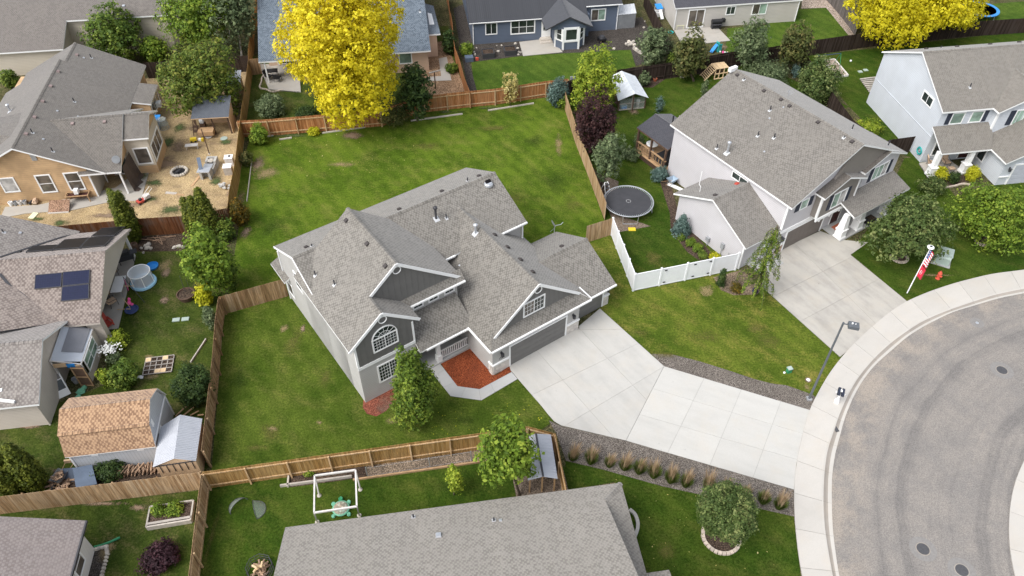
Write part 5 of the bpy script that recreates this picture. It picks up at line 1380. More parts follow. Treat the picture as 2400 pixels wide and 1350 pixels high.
mb = MB(); mb.slab([(4.6, 2.95, 3.5), (4.6, 6.8, 3.5), (4.6, 4.9, 4.7)], (-.15, 0, 0)); mb.box(4.605, 4.64, 2.95, 6.8, 0, .9); mb.box(3.0, 4.58, 2.91, 2.94, 0, .8); h.part('wall', mb, M['side_cedar'])
for a in (-7.0, -4.12, -1.83):
    h.window('F', 0, a, 1.0 if a > -6 else 1.35, 1.05, 1.65 if a > -6 else 1.3, 1, 2 if a > -6 else 1, 0, 0, .11, 'glass_pale' if a < -6 else 'glass_brown')
h.window('F', 2.95, 3.2, 1.1, 1.1, 1.5, 1, 1, 0, 0, .12, 'glass_brown'); h.window('R', 4.605, 3.3, 1.1, 2.9, 1.5, 3, 1, 0, 0, .14, 'glass_brown'); h.window('F', 3.0, .9, .2, 1.3, 2.0, 1, 1, 0, 0, .12, 'glass', 'sliding_door')
h.trim([(-.06, .06, -.04, .02, 0, 2.7)], 'corner_board'); h.trim([(2.42, 2.55, .0, .13, 0, 2.45)], 'porch_post'); h.trim([(.3, .38, 2.0, 2.08, 0, 2.4)], 'porch_post')
h.trim([(-3.7, -3.3, -.05, 0, 4.2, 4.75)], 'gable_vent', 'galv')
mb = MB(); mb.box(1.1, 3.0, 11.0, 14.4, 0, 2.3); h.part('sun_room', mb, M['side_cedar'])
h.roof([[(1.0, 10.9, 2.75), (1.0, 14.5, 2.75), (3.2, 14.5, 2.3), (3.2, 10.9, 2.3)]], 'roof_tan', name='sun_room_roof')
h.window('R', 3.0, 11.3, .9, 2.7, 1.2, 3, 1, 0, 0, .14, 'glass_brown'); mb = MB(); mb.box(3.05, 3.5, 12.4, 13.0, 1.0, 1.45); h.part('air_conditioner', mb, M['white'])
t1 = lambda x, y: (x / 5.4, 80 + y / 5.4)
h.vents([t1(*p) for p in ((970, 265), (735, 475), (640, 660), (538, 852), (435, 1052), (327, 1265))], PR, 'roof_vent', 'vent_pink', rf)
h.vents([t1(920, 1135), t1(1325, 1112)], WF, 'roof_vent', 'vent_pink', rfw)
h.vents([t1(1155, 300), t1(940, 855), t1(410, 1248)], PR, 'vent_pipe', 'charcoal', rf, h=.4); h.vents([t1(668, 1485)], PR, 'vent_pipe', 'charcoal', rf, h=.4)
h.vents([t1(1060, 300), t1(725, 972), t1(548, 1330), t1(988, 1045)], PR, 'roof_vent', 'galv', rf, .18, .06); h.vents([t1(130, 975)], PLf, 'flue', 'galv', rf, h=.5)
p = h.hit((274, 381), WF); mb = MB(); mb.X = Matrix.Translation(p + Vector((0, 0, .3))) @ Vector((.5, -.6, .5)).to_track_quat('Z', 'Y').to_matrix().to_4x4(); mb.lathe([(.001, 0), (.2, .03), (.34, .09)], 14); mb.lathe([(.34, .092), (.2, .034), (.001, .004)], 14); h.part('satellite_dish', mb, M['grey'], rfw)
mb = MB(); mb.tube([p, p + Vector((0, 0, .3))], .02, 5); h.part('dish_mast', mb, M['grey'], rfw)
# hanging brown mesh by the patio
fb = thing('shade_screen', 'dark brown mesh screen hanging from the patio eave and trailing onto the straw', 'screen', h.mw @ Vector((2.75, 0, 0)), h.a)
mb = MB(); rows = []
for i in range(9):
    v = .2 + i * .34; row = []
    for z, du in ((2.45, 0), (1.6, .06), (.8, .12), (.1, .25), (.03, .7)): row.append((du + .05 * math.sin(i * 1.7 + z), v, z + (.03 * math.sin(i * 2.1) if z < .2 else 0)))
    rows.append(row)
for i in range(8):
    for j in range(4): mb.add([rows[i][j], rows[i][j + 1], rows[i + 1][j + 1], rows[i + 1][j]], [(0, 1, 2, 3)])
mb.build('mesh_cloth', M['fabric_brown'], fb)

# ------------------------------------------------------------------ house with solar panels
h = House('solar_house', 'pinkish brown shingle house carrying black and blue solar panels at the left edge', 'house', (-30.1352, 45.0338), 8.0)
s1 = .43; z1 = lambda v: 2.65 + s1 * (v + 9.75); zr1 = z1(-4.75)
W1F = [(-13, -9.75, 2.65), (.55, -9.75, 2.65), (.55, -4.75, zr1), (-13, -4.75, zr1)]
W1B = [(-13, .25, 2.65), (-13, -4.75, zr1), (.55, -4.75, zr1), (.55, .25, 2.65)]
h.roof([W1F, W1B], 'roof_solar', caps=[((-7, -4.75, zr1), (.55, -4.75, zr1))], trim='side_stone'); rf1 = h.rf
W2B = [(-13, -9.05, 2.64), (-13, -12.7, 4.58), (-1.6, -12.7, 4.58), (-1.6, -9.05, 2.64)]; W2F = [(-13, -16.35, 2.64), (-1.6, -16.35, 2.64), (-1.6, -12.7, 4.58), (-13, -12.7, 4.58)]
h.roof([W2B, W2F], 'roof_low', name='wing_roof', caps=[((-7, -12.7, 4.58), (-1.6, -12.7, 4.58))]); rf2 = h.rf
zM = lambda u: 2.66 + .36 * (-1.75 - u)
MR = [(-1.72, -9.25, zM(-1.72)), (-5.4, -6.35, zM(-5.4)), (-14, -6.35, zM(-14)), (-14, -11.5, zM(-14)), (-5.2, -10.9, zM(-5.2))]
h.roof([MR], 'roof_solar', name='main_roof', trim='charcoal')
zN = lambda u: 2.66 + .45 * (-3.4 - u)
MN = [(-3.3, .5, 2.64), (-3.3, -1.0, 2.64), (-9.3, -7.2, zN(-9.3)), (-14, -7.2, zN(-14)), (-14, .5, zN(-14))]
h.roof([MN], 'roof_low', name='main_roof', trim='charcoal')
def valley(pts, w=.09):
    mb = MB()
    for a, b in zip(pts, pts[1:]): mb.bar(a, b, w * 2, .03)
    h.part('valley_flashing', mb, M['charcoal'])
off = Vector((0, 0, .03))
valley([Vector((-1.8, -9.2, 2.72)), h.hit((28, 676), W1F) + off * 2, h.hit((0, 643), W1F) + off * 2])
valley([Vector((-1.8, -9.2, 2.72)), h.hit((0, 779), W2B) + off * 3]); valley([h.hit((182, 545), W1B) + off * 2, h.hit((0, 604), W1B) + off * 2])
mb = MB(); mb.slab([(.38, -9.4, 2.5), (.38, -.1, 2.5), (.38, -4.75, zr1 - .18)], (-.12, 0, 0)); mb.box(-13, -2.4, -9.4, -.1, 0, 2.6); mb.box(-13, -2.05, -15.95, -9.4, 0, 2.58); mb.slab([(-2.05, -15.95, 2.55), (-2.05, -9.4, 2.55), (-2.05, -12.7, 4.38)], (-.2, 0, 0)); mb.box(-.6, .38, -9.45, -8.9, 0, 2.5)
h.part('wall', mb, M['side_stone'])
h.trim([(-.08, .08, -.08, .08, 0, 2.6)], 'porch_post'); h.trim([(.2, .42, -.2, -.05, 2.4, 2.55), (-2.13, -2.03, -16.03, -15.9, 0, 2.5)], 'trim_board', 'side_stone')
h.window('R', -2.4, -6.5, .3, 1.8, 2.0, 2, 1, 0, 0, .1, 'glass', 'sliding_door'); h.window('R', -2.4, -3.0, .9, 1.2, 1.2, 2, 1, 0, 0, .1, 'glass')
s3 = lambda x, y: (x / 4.8229, 500 + y / 4.8229)
def panels(pl, pxs, mat, parent, name='solar_panel'):
    for q in pxs:
        pts = [h.hit(s3(*p), pl) for p in q]
        n = (pts[1] - pts[0]).cross(pts[2] - pts[0]).normalized(); n = n if n.z > 0 else -n
        base = [p + n * .08 for p in pts]
        cen = sum(base, Vector()) / 4
        mb = MB(); mb.slab([cen + (p - cen) * .985 + n * .035 for p in base], -n * .03)
        pn = h.part(name, mb, M[mat], parent)
        mb = MB()
        for a, b in zip(base, base[1:] + base[:1]): mb.bar(a + n * .02, b + n * .02, .035, .045, up=n)
        for p in (base[0], base[1]): mb.bar(p - n * .08, p, .05)
        h.part('panel_frame', mb, M['charcoal'], pn.parent)
panels(W1F, [[(410, 705), (705, 678), (698, 832), (400, 862)], [(722, 672), (1020, 645), (1015, 795), (716, 828)], [(712, 838), (1012, 806), (1008, 968), (700, 998)]], 'solar', rf1)
panels(W1B, [[(300, 448), (590, 425), (680, 368), (375, 386)], [(600, 424), (905, 400), (1010, 288), (735, 312)], [(915, 400), (1190, 376), (1290, 270), (1015, 290)], [(1040, 270), (1295, 262), (1415, 165), (1160, 182)]], 'solar_dark', rf1)
h.vents([s3(40, 215)], MN, 'vent_pipe', 'charcoal', rf1, h=.3); h.vents([s3(228, 222)], MN, 'roof_vent', 'galv', rf1, .2, .07); h.vents([s3(220, 440)], W1B, 'roof_vent', 'black', rf1, .25, .12); h.vents([(2, 914)], W2F, 'roof_vent', 'galv', rf2, .2, .06)
mb = MB(); a = h.hit((0, 940), W2F); b = h.hit((36, 944), W2F); mb.bar(a + Z * .1, b + Z * .1, .15); h.part('roof_edge', mb, M['white'], rf2)

# greenhouse lean-to
g = House('greenhouse', 'lean-to greenhouse of clear film with grey shade cloth and old window sashes', 'greenhouse', (-30.1352, 45.0338), 8.0)
gp = [(-1.95, -12.75, 2.55), (-.25, -12.5, 1.95), (-.25, -9.55, 1.95), (-1.95, -9.55, 2.7)]
mb = MB(); mb.slab(gp, (0, 0, -.02)); g.part('film_roof', mb, M['film'])
mb = MB(); mb.slab([Vector(p) + Z * .03 for p in ((-1.5, -11.9, 2.42), (-.35, -11.75, 2.0), (-.35, -9.6, 2.0), (-1.5, -9.65, 2.5))], (0, 0, .015)); g.part('shade_cloth', mb, M['shade'])
mb = MB()
for v in (-12.7, -11.6, -10.6, -9.6): mb.bar((-1.95, v, 2.52), (-.22, v, 1.9), .07)
for u, z in ((-1.95, 2.52), (-.25, 1.9)): mb.bar((u, -12.75, z), (u, -9.5, z), .08)
for u, v, z in ((-.25, -12.7, 1.9), (-.25, -9.55, 1.9), (-.25, -11.0, 1.9), (-1.95, -12.7, 2.5)): mb.bar((u, v, 0), (u, v, z), .09)
g.part('frame', mb, M['timber_white'])
mb = MB(); mb.box(-.24, -.2, -12.7, -9.55, 0, .75); mb.box(-.24, -.2, -10.1, -9.55, .75, 1.9); g.part('side_panel', mb, M['side_stone'])
g.window('R', -.2, -12.3, .8, 2.1, 1.0, 2, 2, 0, 0, .08, 'glass_green')
mb = MB(); mb.box(-1.9, -1.1, -12.8, -12.75, 1.9, 2.25); mb.box(-.6, -.3, -12.8, -12.75, 1.75, 1.95); g.part('gable_board', mb, M['plywood'])
mb = MB(); mb.box(-1.1, -.6, -12.8, -12.75, 1.8, 2.1); g.part('gable_board', mb, M['blue'])
# barnwood door leaning on the greenhouse
dr = thing('barn_door', 'brown plank door with criss-cross window standing at the greenhouse end', 'door', g.mw @ Vector((-.45, -12.95, 0)), g.a - .15)
mb = MB(); mb.box(-.45, .45, -.03, .03, 0, 1.9); mb.build('planks', M['timber_dark'], dr); mb = MB()
for x in (-.45, .37): mb.box(x, x + .08, -.06, -.03, 0, 1.9)
for z in (.02, .9, 1.82): mb.box(-.37, .37, -.06, -.03, z, z + .08)
mb.build('frame', M['timber'], dr)
sd = thing('storm_door', 'white framed storm door leaning against the house wall beside the tan shed', 'door', G(150, 930), math.radians(38))
mb = MB(); K = Matrix.Rotation(math.radians(-38), 4, 'X'); mb.X = K
for b in ((-.46, -.38, -.02, .02, 0, 2.05), (.38, .46, -.02, .02, 0, 2.05), (-.38, .38, -.02, .02, 1.97, 2.05), (-.38, .38, -.02, .02, 1.17, 1.23), (-.38, .38, -.02, .02, 0, .5)): mb.box(*b)
mb.build('frame', M['white'], sd)
for z0, z1_, g_ in ((.5, 1.17, 'glass'), (1.23, 1.97, 'glass_brown')):
    mb = MB(); mb.X = K; mb.box(-.38, .38, -.005, .005, z0, z1_); mb.build('pane', M[g_], sd)

# ------------------------------------------------------------------ peach house under the yellow tree
h = House('peach_house', 'peach house with slate blue shingle roof half hidden by the big yellow tree', 'house', (G(607, 143, 2.6).x, G(607, 143, 2.6).y), 8.9)
zp = lambda v: 2.6 + .4 * (v + .2)
h.roof([[(-.05, -.2, 2.6), (17.5, -.35, 2.54), (17.5, 10, zp(10)), (-.05, 10, zp(10))], [(-.05, 20, 2.6), (-.05, 10, zp(10)), (17.5, 10, zp(10)), (17.5, 20, 2.6)]], 'roof_peach', caps=[])
h.roof([[(17.4, 2.9, 2.7), (18.8, 2.9, 2.7), (18.6, 9.6, 2.75), (17.4, 9.6, 3.2)]], 'roof_peach', name='side_roof')
mb = MB(); mb.box(4.0, 17.2, .15, 19, 0, 2.5); mb.box(.3, 4.0, 3.5, 19, 0, 2.5); mb.box(17.2, 18.4, 3.1, 9.4, 0, 2.6); mb.slab([(17.2, .2, 2.5), (17.2, 19, 2.5), (17.2, 10, 6.3)], (-.2, 0, 0)); mb.slab([(.3, .2, 2.5), (.3, 19, 2.5), (.3, 10, 6.3)], (.2, 0, 0)); h.part('wall', mb, M['side_peach'])
h.trim([(.4, .54, -.1, .04, .1, 2.5)], 'porch_post'); h.window('F', .15, 14.2, 1.1, 1.2, 1.1, 1, 1, 0, 0, .1, 'glass_green'); h.window('F', 3.5, 1.3, .3, 1.6, 2.0, 2, 1, 0, 0, .1, 'glass')
h.vents([(560 + 1432 / 3.375, 92 / 3.375)], [(-.05, -.2, 2.6), (17.5, -.35, 2.54), (17.5, 10, zp(10))], 'vent_pipe', 'charcoal', None, h=.25)

# ------------------------------------------------------------------ top left house and corner house
h = House('sand_house', 'sand coloured house with broad brown grey roof in the top left corner', 'house', (G(148, 115, 2.8).x, G(148, 115, 2.8).y), 8.0)
zt = lambda v: 2.8 + .43 * v
h.roof([[(-14, 0, 2.8), (0, 0, 2.8), (0, 3.4, zt(3.4)), (10.5, 3.4, zt(3.4)), (10.5, 12, zt(12)), (-14, 12, zt(12))], [(-14, 24, 2.8), (-14, 12, zt(12)), (10.5, 12, zt(12)), (10.5, 24, 2.8)]], 'roof_far'); rf = h.rf
mb = MB(); mb.box(-14, -.3, .35, 20, 0, 2.8); mb.box(-.3, 10, 3.75, 20, 0, 4.15); mb.slab([(-.3, .35, 2.7), (-.3, 4, 2.7), (-.3, 4, 4.2)], (-.15, 0, 0)); h.part('wall', mb, M['side_cream'])
h.vents([(290, 14)], [(-14, 0, 2.8), (0, 0, 2.8), (0, 3.4, zt(3.4))], 'roof_vent', 'galv', rf, .3, .1)
h = House('corner_house', 'house with mauve grey roof cut off in the bottom left corner', 'house', (G(200, 1220, 2.8).x, G(200, 1220, 2.8).y), 8.0)
h.roof([[(0, 0, 2.8), (0, -9, 2.8), (-8, -9, 5.8), (-8, 0, 5.8)]], 'roof_corner')
mb = MB(); mb.box(-12, -.45, -9, -.25, 0, 2.7); mb.slab([(-.45, -.25, 2.6), (-8, -.25, 2.6), (-8, -.25, 5.5)], (0, -.2, 0)); h.part('wall', mb, M['side_offwhite'])
h.trim([(-.0, .09, -9, 0, 2.66, 2.8)], 'gutter', 'charcoal'); h.window('R', -.45, -2.3, .9, 1.0, 1.3, 1, 2, 0, 0, .1, 'glass_brown'); h.window('R', -.45, -4.0, .9, 1.0, 1.3, 1, 2, 0, 0, .1, 'glass_brown')

# ------------------------------------------------------------------ sheds
g7 = lambda x, y: (90 + x / 3.749, 880 + y / 3.749)
h = House('barn_shed', 'pale grey gambrel shed with tan shingle roof', 'shed', G(*g7(310, 790)), 8.5)
br = [(-.72, 1.9), (-.05, 3.4), (1.27, 4.0), (2.6, 3.4), (3.27, 1.9)]
pl = []
for (v0, z0), (v1, z1_) in zip(br, br[1:]):
    up = z1_ > z0
    pl.append([(.4, v0, z0), (5.62, v0, z0), (5.62, v1, z1_), (.4, v1, z1_)])
h.roof(pl, 'roof_shed', .06, caps=[((.4, 1.27, 4.0), (5.62, 1.27, 4.0)), ((.4, -.05, 3.4), (5.62, -.05, 3.4))])
mb = MB(); mb.slab([(.55, -.55, 0), (.55, 3.1, 0), (.55, 3.1, 1.95), (.55, 2.5, 3.3), (.55, 1.27, 3.9), (.55, .05, 3.3), (.55, -.55, 1.95)], (4.98, 0, 0)); h.part('wall', mb, M['side_shed'])
h.trim([(5.53, 5.58, -.6, 3.15, 1.88, 1.98), (5.53, 5.58, -.6, -.5, 0, 1.88), (5.53, 5.58, 3.05, 3.15, 0, 1.88), (.5, .6, -.6, -.52, 0, 1.85)], 'trim_board')
for u in (1.75, 4.4): h.trim([(u, u + .4, -.58, -.55, 1.5, 1.66)], 'vent_grille')
h.trim([(5.53, 5.57, .25, .5, 2.6, 3.1)], 'vent_grille'); h.window('R', 5.53, .5, .7, .5, .9, 1, 1, 0, 0, .07, 'glass')
h = House('metal_shed', 'low grey corrugated metal shed squeezed beside the fence', 'shed', G(*g7(310, 790)), 9.5)
def corr(pts_a, pts_b, n, amp=.012):
    """corrugated sheet between eave edge a and ridge edge b"""
    mb = MB(); out = []
    for i in range(n * 2 + 1):
        t = i / (n * 2); dz = amp if i % 2 else -amp
        out += [Vector(pts_a[0]).lerp(Vector(pts_a[1]), t) + Z * dz, Vector(pts_b[0]).lerp(Vector(pts_b[1]), t) + Z * dz]
    fs = [(2 * i, 2 * i + 1, 2 * i + 3, 2 * i + 2) for i in range(n * 2)]
    mb.add(out, fs); return mb
L0, L1, R0, R1, A0, A1 = [h.loc(*g7(*p), z) for p, z in (((1005, 805), 1.8), ((1075, 450), 1.8), ((1385, 750), 1.8), ((1440, 378), 1.8), ((1190, 730), 2.3), ((1245, 343), 2.3))]
h.part('roof_panel', corr((L0, L1), (A0, A1), 26), M['steel_roof']); h.part('roof_panel', corr((R0, R1), (A0, A1), 26), M['steel_roof'])
cen = (L0 + R1) / 2
ins = lambda p, k=.93: Vector((cen.x + (p.x - cen.x) * k, cen.y + (p.y - cen.y) * k, p.z))
mb = MB(); q = [ins(p) for p in (L0, R0, R1, L1)]; mb.prism([(p.x, p.y) for p in q], 0, 1.74); a_ = ins(A0); mb.add([q[0], q[1], a_ - Z * .05], [(0, 1, 2)]); mb.add([q[2], q[3], ins(A1) - Z * .05], [(0, 1, 2)]); h.part('wall', mb, M['plywood'])
mb = MB(); 
for k in range(6): p = q[0].lerp(q[1], .1 + k * .16); mb.bar((p.x, p.y - .02, .9), (p.x, p.y - .02, 1.7), .03)
mb.bar((q[0].x, q[0].y - .03, 1.7), (q[1].x, q[1].y - .03, 1.7), .05); h.part('wire_shelf', mb, M['charcoal'])
# ------------------------------------------------------------------ fences
FH = 1.8
_bm = {}
def boardmesh(w, h, mat, t=.018):
    k = (round(w, 3), round(h, 3), mat)
    if k not in _bm:
        mb = MB(); mb.box(-w / 2, w / 2, -t / 2, t / 2, 0, h); _bm[k] = mb.mesh('board', M[mat])
    return _bm[k]
def fence(label, runs, mat, rails='in', single=True, hgt=FH, railmat='fence_rail', wave=.0, bw=.14, postmat=None, gapv=.006, top=False, group=None, flip=1, cap=False):
    """runs: ground points; boards on the centre line, rails and posts on the flip side"""
    base = Vector((runs[0].x, runs[0].y, 0))
    t = thing('wooden_fence', label, 'fence', base, 0, group)
    bmh = boardmesh(bw, hgt, mat); mbs = MB(); count = 0
    for a, b in zip(runs, runs[1:]):
        a = Vector((a.x, a.y, 0)); b = Vector((b.x, b.y, 0)); d = b - a; L = d.length; d.normalize(); n = Vector((-d.y, d.x, 0)) * flip
        ang = math.atan2(d.y, d.x); st = bw + gapv; k = max(1, int(L / st)); st = L / k
        for i in range(k):
            p = a + d * (st * (i + .5)) + n * (wave * math.sin(i * .11)) + Vector((0, 0, .03 + random.uniform(-.012, .012)))
            if single and count < 298:
                inst('board', bmh, t, Matrix.Translation(p - base) @ Matrix.Rotation(ang + random.uniform(-.012, .012), 4, 'Z')); count += 1
            else:
                mbs.frame(p - base, d, n, Z, -bw / 2, bw / 2, -.009, .009, 0, hgt, rnd=random.random())
        if rails:
            zs = (.35, hgt - .28) if hgt < 1.5 else (.38, hgt - .22)
            np_ = max(1, round(L / 2.4))
            for z in zs:
                for j in range(np_):
                    mb = MB(); p0 = a + d * (L * j / np_) + n * .035; p1 = a + d * (L * (j + 1) / np_ - .004) + n * .035
                    mb.bar(p0 - base + Z * z, p1 - base + Z * z, .045, .09, rnd=random.random()); mb.build('rail', M[railmat], t)
            for j in range(np_ + 1):
                p = a + d * (L * j / np_) + n * .107 - base; mb = MB(); mb.frame(p, d, n, Z, -.048, .048, -.045, .045, 0, hgt - .06, rnd=random.random()); mb.build('post', M[postmat or railmat], t)
        if cap:
            mb = MB(); mb.bar(a - base + Z * (hgt + .05), b - base + Z * (hgt + .05), .12, .035, rnd=.4); mb.build('cap_rail', M[railmat], t)
    if mbs.v:
        mbs.build('board_run', M[mat], t, kind='stuff')
    return t
T = lambda pts: GL(pts, FH)
fence('brown board fence with golden rails along the left side of the side lawn', GL([(491, 1095), (514, 880), (520, 788), (527, 738)]), 'fence_brown', flip=-1, railmat='fence_brown', postmat='fence_brown', cap=False)
fence('short brown board fence joining the left fence to the grey house wall', GL([(527, 737), (677, 694)]), 'fence_brown', rails=None)
cA, cB, cC, cD = T([(473, 1107)])[0], T([(1237, 1000)])[0], T([(1302, 1017)])[0], T([(1328, 1150)])[0]
fence('golden brown fence with pale top rail below the side lawn, ending around the bird hut', [cA, cB, cC, cD], 'fence_gold', flip=-1)
fence('weathered board fence in front of the tan roofed barn shed', [T([(-60, 1172)])[0], T([(468, 1108)])[0]], 'fence_tan', rails='out', flip=1, railmat='fence_brown')
fence('orange brown fence running down to the bottom edge beside the corner yard', [T([(471, 1112)])[0], T([(436, 1400)])[0]], 'fence_tan', flip=1, railmat='fence_rail')
fence('reddish stained fence with grey repair boards between straw yard and the solar house garden', T([(100, 534), (330, 513), (427, 507), (535, 488)]), 'fence_stain', rails=None)
fence('golden fence separating the straw yard from the back lawn', T([(533, 485), (537, 447), (550, 385), (560, 300)]), 'fence_gold', rails=None)
fence('tall weathered fence between the hut yard and the peach house', T([(560, 300), (571, 220), (582, 140)]), 'fence_gold', rails=None, single=False)
fence('brown fence climbing past the peach house to the top edge', T([(582, 140), (586, 70), (600, -15)]), 'fence_gold', rails=None, single=False, wave=.08)
fence('cedar red fence with pale rails below the big yellow tree', GL([(566, 322), (634, 318.5), (895, 296), (995.6, 263.7), (1102, 251.5)]), 'fence_red', flip=-1)
fence('cedar red fence behind the back lawn below the pale sapling', GL([(1102, 251.5), (1160, 246), (1278, 228), (1330, 222)]), 'fence_red', flip=-1)
fence('brown fence between the peach house and the blue house', T([(1045, -30), (1056, 30), (1067, 115), (1102, 218)]), 'fence_red', rails=None, single=False, wave=.05)
fence('tan board fence bordering the back lawn on the right', GL([(1320, 232), (1324, 257), (1348, 334), (1380, 417), (1417, 516)]), 'fence_tan', rails=None)
fence('short new looking board fence between the third garage bay and the white fence', GL([(1417, 516), (1432, 551)])[:0] or [G(1372, 570), G(1433, 551)], 'fence_tan', rails=None)
fence('dark brown fence behind the metal roofed coop and the plum tree', T([(1330, 190), (1449, 164), (1560, 149), (1604, 142), (1708, 123), (1812, 110), (1885, 98)]), 'fence_dark', flip=-1, single=False, railmat='fence_dark')
fence('long dark brown fence in front of the big yellow tree at the top right', T([(1885, 98), (2064, 73), (2286, 51), (2420, 42)]), 'fence_dark', rails=None, single=False)
fence('dark fence with pale coping between the blue house yard and the greige house', T([(1512, -20), (1542, 42), (1577, 108), (1604, 142)]), 'fence_dark', rails=None, single=False)
fence('dark fence between the lilac house and the pale blue house', T([(1884, 121), (1950, 215), (2001, 283), (2050, 320)]), 'fence_dark', rails=None, single=False)
fence('dark fence panel closing the gap beside the pale blue house', T([(2081, 329), (2146, 320)]), 'fence_dark', rails=None, single=False)
fence('grey board fence slanting beside the pebble border at the top right', GL([(1926, -12), (1965, 32), (2004, 82)]), 'fence_grey', rails=None, single=False, hgt=2.0)
fence('dark fence behind the green trees of the straw yard', T([(335, 148), (426, 142), (581, 131)]), 'fence_dark', rails=None, single=False)
fence('brown fence panel beside the peach patio', [T([(582, 140)])[0], T([(606, 137)])[0]], 'fence_brown', rails=None, single=False)

# white vinyl fence
vf = thing('vinyl_fence', 'white vinyl privacy fence around the lilac house side yard', 'fence', G(1483, 682))
vb = G(1483, 682)
pts = [G(1432.5, 551) - vb, Vector((0, 0, 0)), G(1722, 633) - vb]
for a, b, n in ((pts[0], pts[1], 4), (pts[1], pts[2], 4)):
    d = (b - a); L = d.length; d.normalize(); nn = Vector((-d.y, d.x, 0))
    for i in range(n):
        s0, s1 = L * i / n + .06, L * (i + 1) / n - .06
        np_ = 9
        for k in range(np_):
            mb = MB(); mb.frame(a, d, nn, Z, s0 + (s1 - s0) * k / np_ + .002, s0 + (s1 - s0) * (k + 1) / np_ - .002, -.018, .018, .12, 1.68); mb.build('vinyl_board', M['vinyl'], vf)
        mb = MB(); mb.frame(a, d, nn, Z, s0, s1, -.03, .03, .05, .12); mb.frame(a, d, nn, Z, s0, s1, -.03, .03, 1.68, 1.78); mb.build('rail', M['vinyl'], vf)
    for i in range(n + (1 if b is pts[2] else 0)):
        p = a + d * (L * i / n); mb = MB(); mb.frame(p, d, nn, Z, -.065, .065, -.065, .065, 0, 1.86)
        mb.add([p + d * x * .08 + nn * y * .08 + Z * 1.86 for x, y in ((-1, -1), (1, -1), (1, 1), (-1, 1))] + [p + Z * 1.92], [(0, 1, 4), (1, 2, 4), (2, 3, 4), (3, 0, 4), (3, 2, 1, 0)]); mb.build('post', M['vinyl'], vf)
d = (pts[2] - pts[1]); L = d.length; d.normalize(); nn = Vector((d.y, -d.x, 0))
for s_ in (.29, .57, .72):
    for z in (.3, 1.55): mb = MB(); p = pts[1] + d * L * s_; mb.frame(p, d, nn, Z, -.1, .1, .066, .09, z, z + .1); mb.build('hinge', M['charcoal'], vf)

# ------------------------------------------------------------------ plants
LM = {}
def lm(name, *a, **k): LM[name] = leafmat(name, *a, **k)
lm('leaf_yellow', (0.50, 0.425, 0.014), (0.85, 0.725, 0.03), (0.90, 0.79, 0.05), trans=.42)
lm('leaf_yellow_green', (0.48, 0.43, 0.015), (0.82, 0.72, 0.03), (0.86, 0.79, 0.05), trans=.5)
lm('leaf_mid', (0.045, 0.085, 0.013), (0.145, 0.22, 0.03), (0.23, 0.28, 0.045))
lm('leaf_bright', (0.07, 0.125, 0.013), (0.20, 0.30, 0.03), (0.31, 0.38, 0.05), trans=.3)
lm('leaf_lime', (0.11, 0.17, 0.014), (0.32, 0.40, 0.035), (0.46, 0.50, 0.06), trans=.3)
lm('leaf_dark', (0.018, 0.038, 0.010), (0.055, 0.095, 0.022), (0.085, 0.125, 0.03))
lm('leaf_olive', (0.042, 0.055, 0.015), (0.13, 0.15, 0.04), (0.20, 0.17, 0.06))
lm('leaf_grey', (0.055, 0.085, 0.036), (0.17, 0.215, 0.10), (0.23, 0.28, 0.14))
lm('leaf_blue', (0.045, 0.085, 0.07), (0.15, 0.225, 0.195), (0.20, 0.28, 0.25))
lm('leaf_purple', (0.014, 0.006, 0.009), (0.05, 0.02, 0.027), (0.07, 0.027, 0.034), trans=.15)
lm('leaf_plum', (0.016, 0.007, 0.008), (0.055, 0.022, 0.022), (0.08, 0.036, 0.032), trans=.15)
lm('leaf_thuja', (0.035, 0.052, 0.004), (0.13, 0.155, 0.016), (0.19, 0.205, 0.026), trans=.15)
lm('leaf_pear', (0.045, 0.085, 0.010), (0.15, 0.225, 0.024), (0.27, 0.33, 0.045))
lm('leaf_rust', (0.05, 0.045, 0.008), (0.17, 0.13, 0.015), (0.30, 0.15, 0.015))
lm('leaf_gold', (0.28, 0.29, 0.01), (0.58, 0.57, 0.025), (0.68, 0.64, 0.05), trans=.3)
lm('leaf_pale', (0.34, 0.29, 0.09), (0.62, 0.52, 0.20), (0.70, 0.6, 0.3), trans=.3)
lm('leaf_maple', (0.05, 0.085, 0.013), (0.165, 0.22, 0.03), (0.26, 0.255, 0.05))
lm('leaf_cream', (0.036, 0.064, 0.014), (0.13, 0.185, 0.05), (0.25, 0.275, 0.10))
lm('leaf_plume', (0.36, 0.25, 0.15), (0.62, 0.48, 0.31), trans=.4)
lm('leaf_blade', (0.075, 0.12, 0.02), (0.22, 0.29, 0.055), trans=.4)
lm('petal_white', (0.72, 0.72, 0.70), (0.85, 0.85, 0.82))
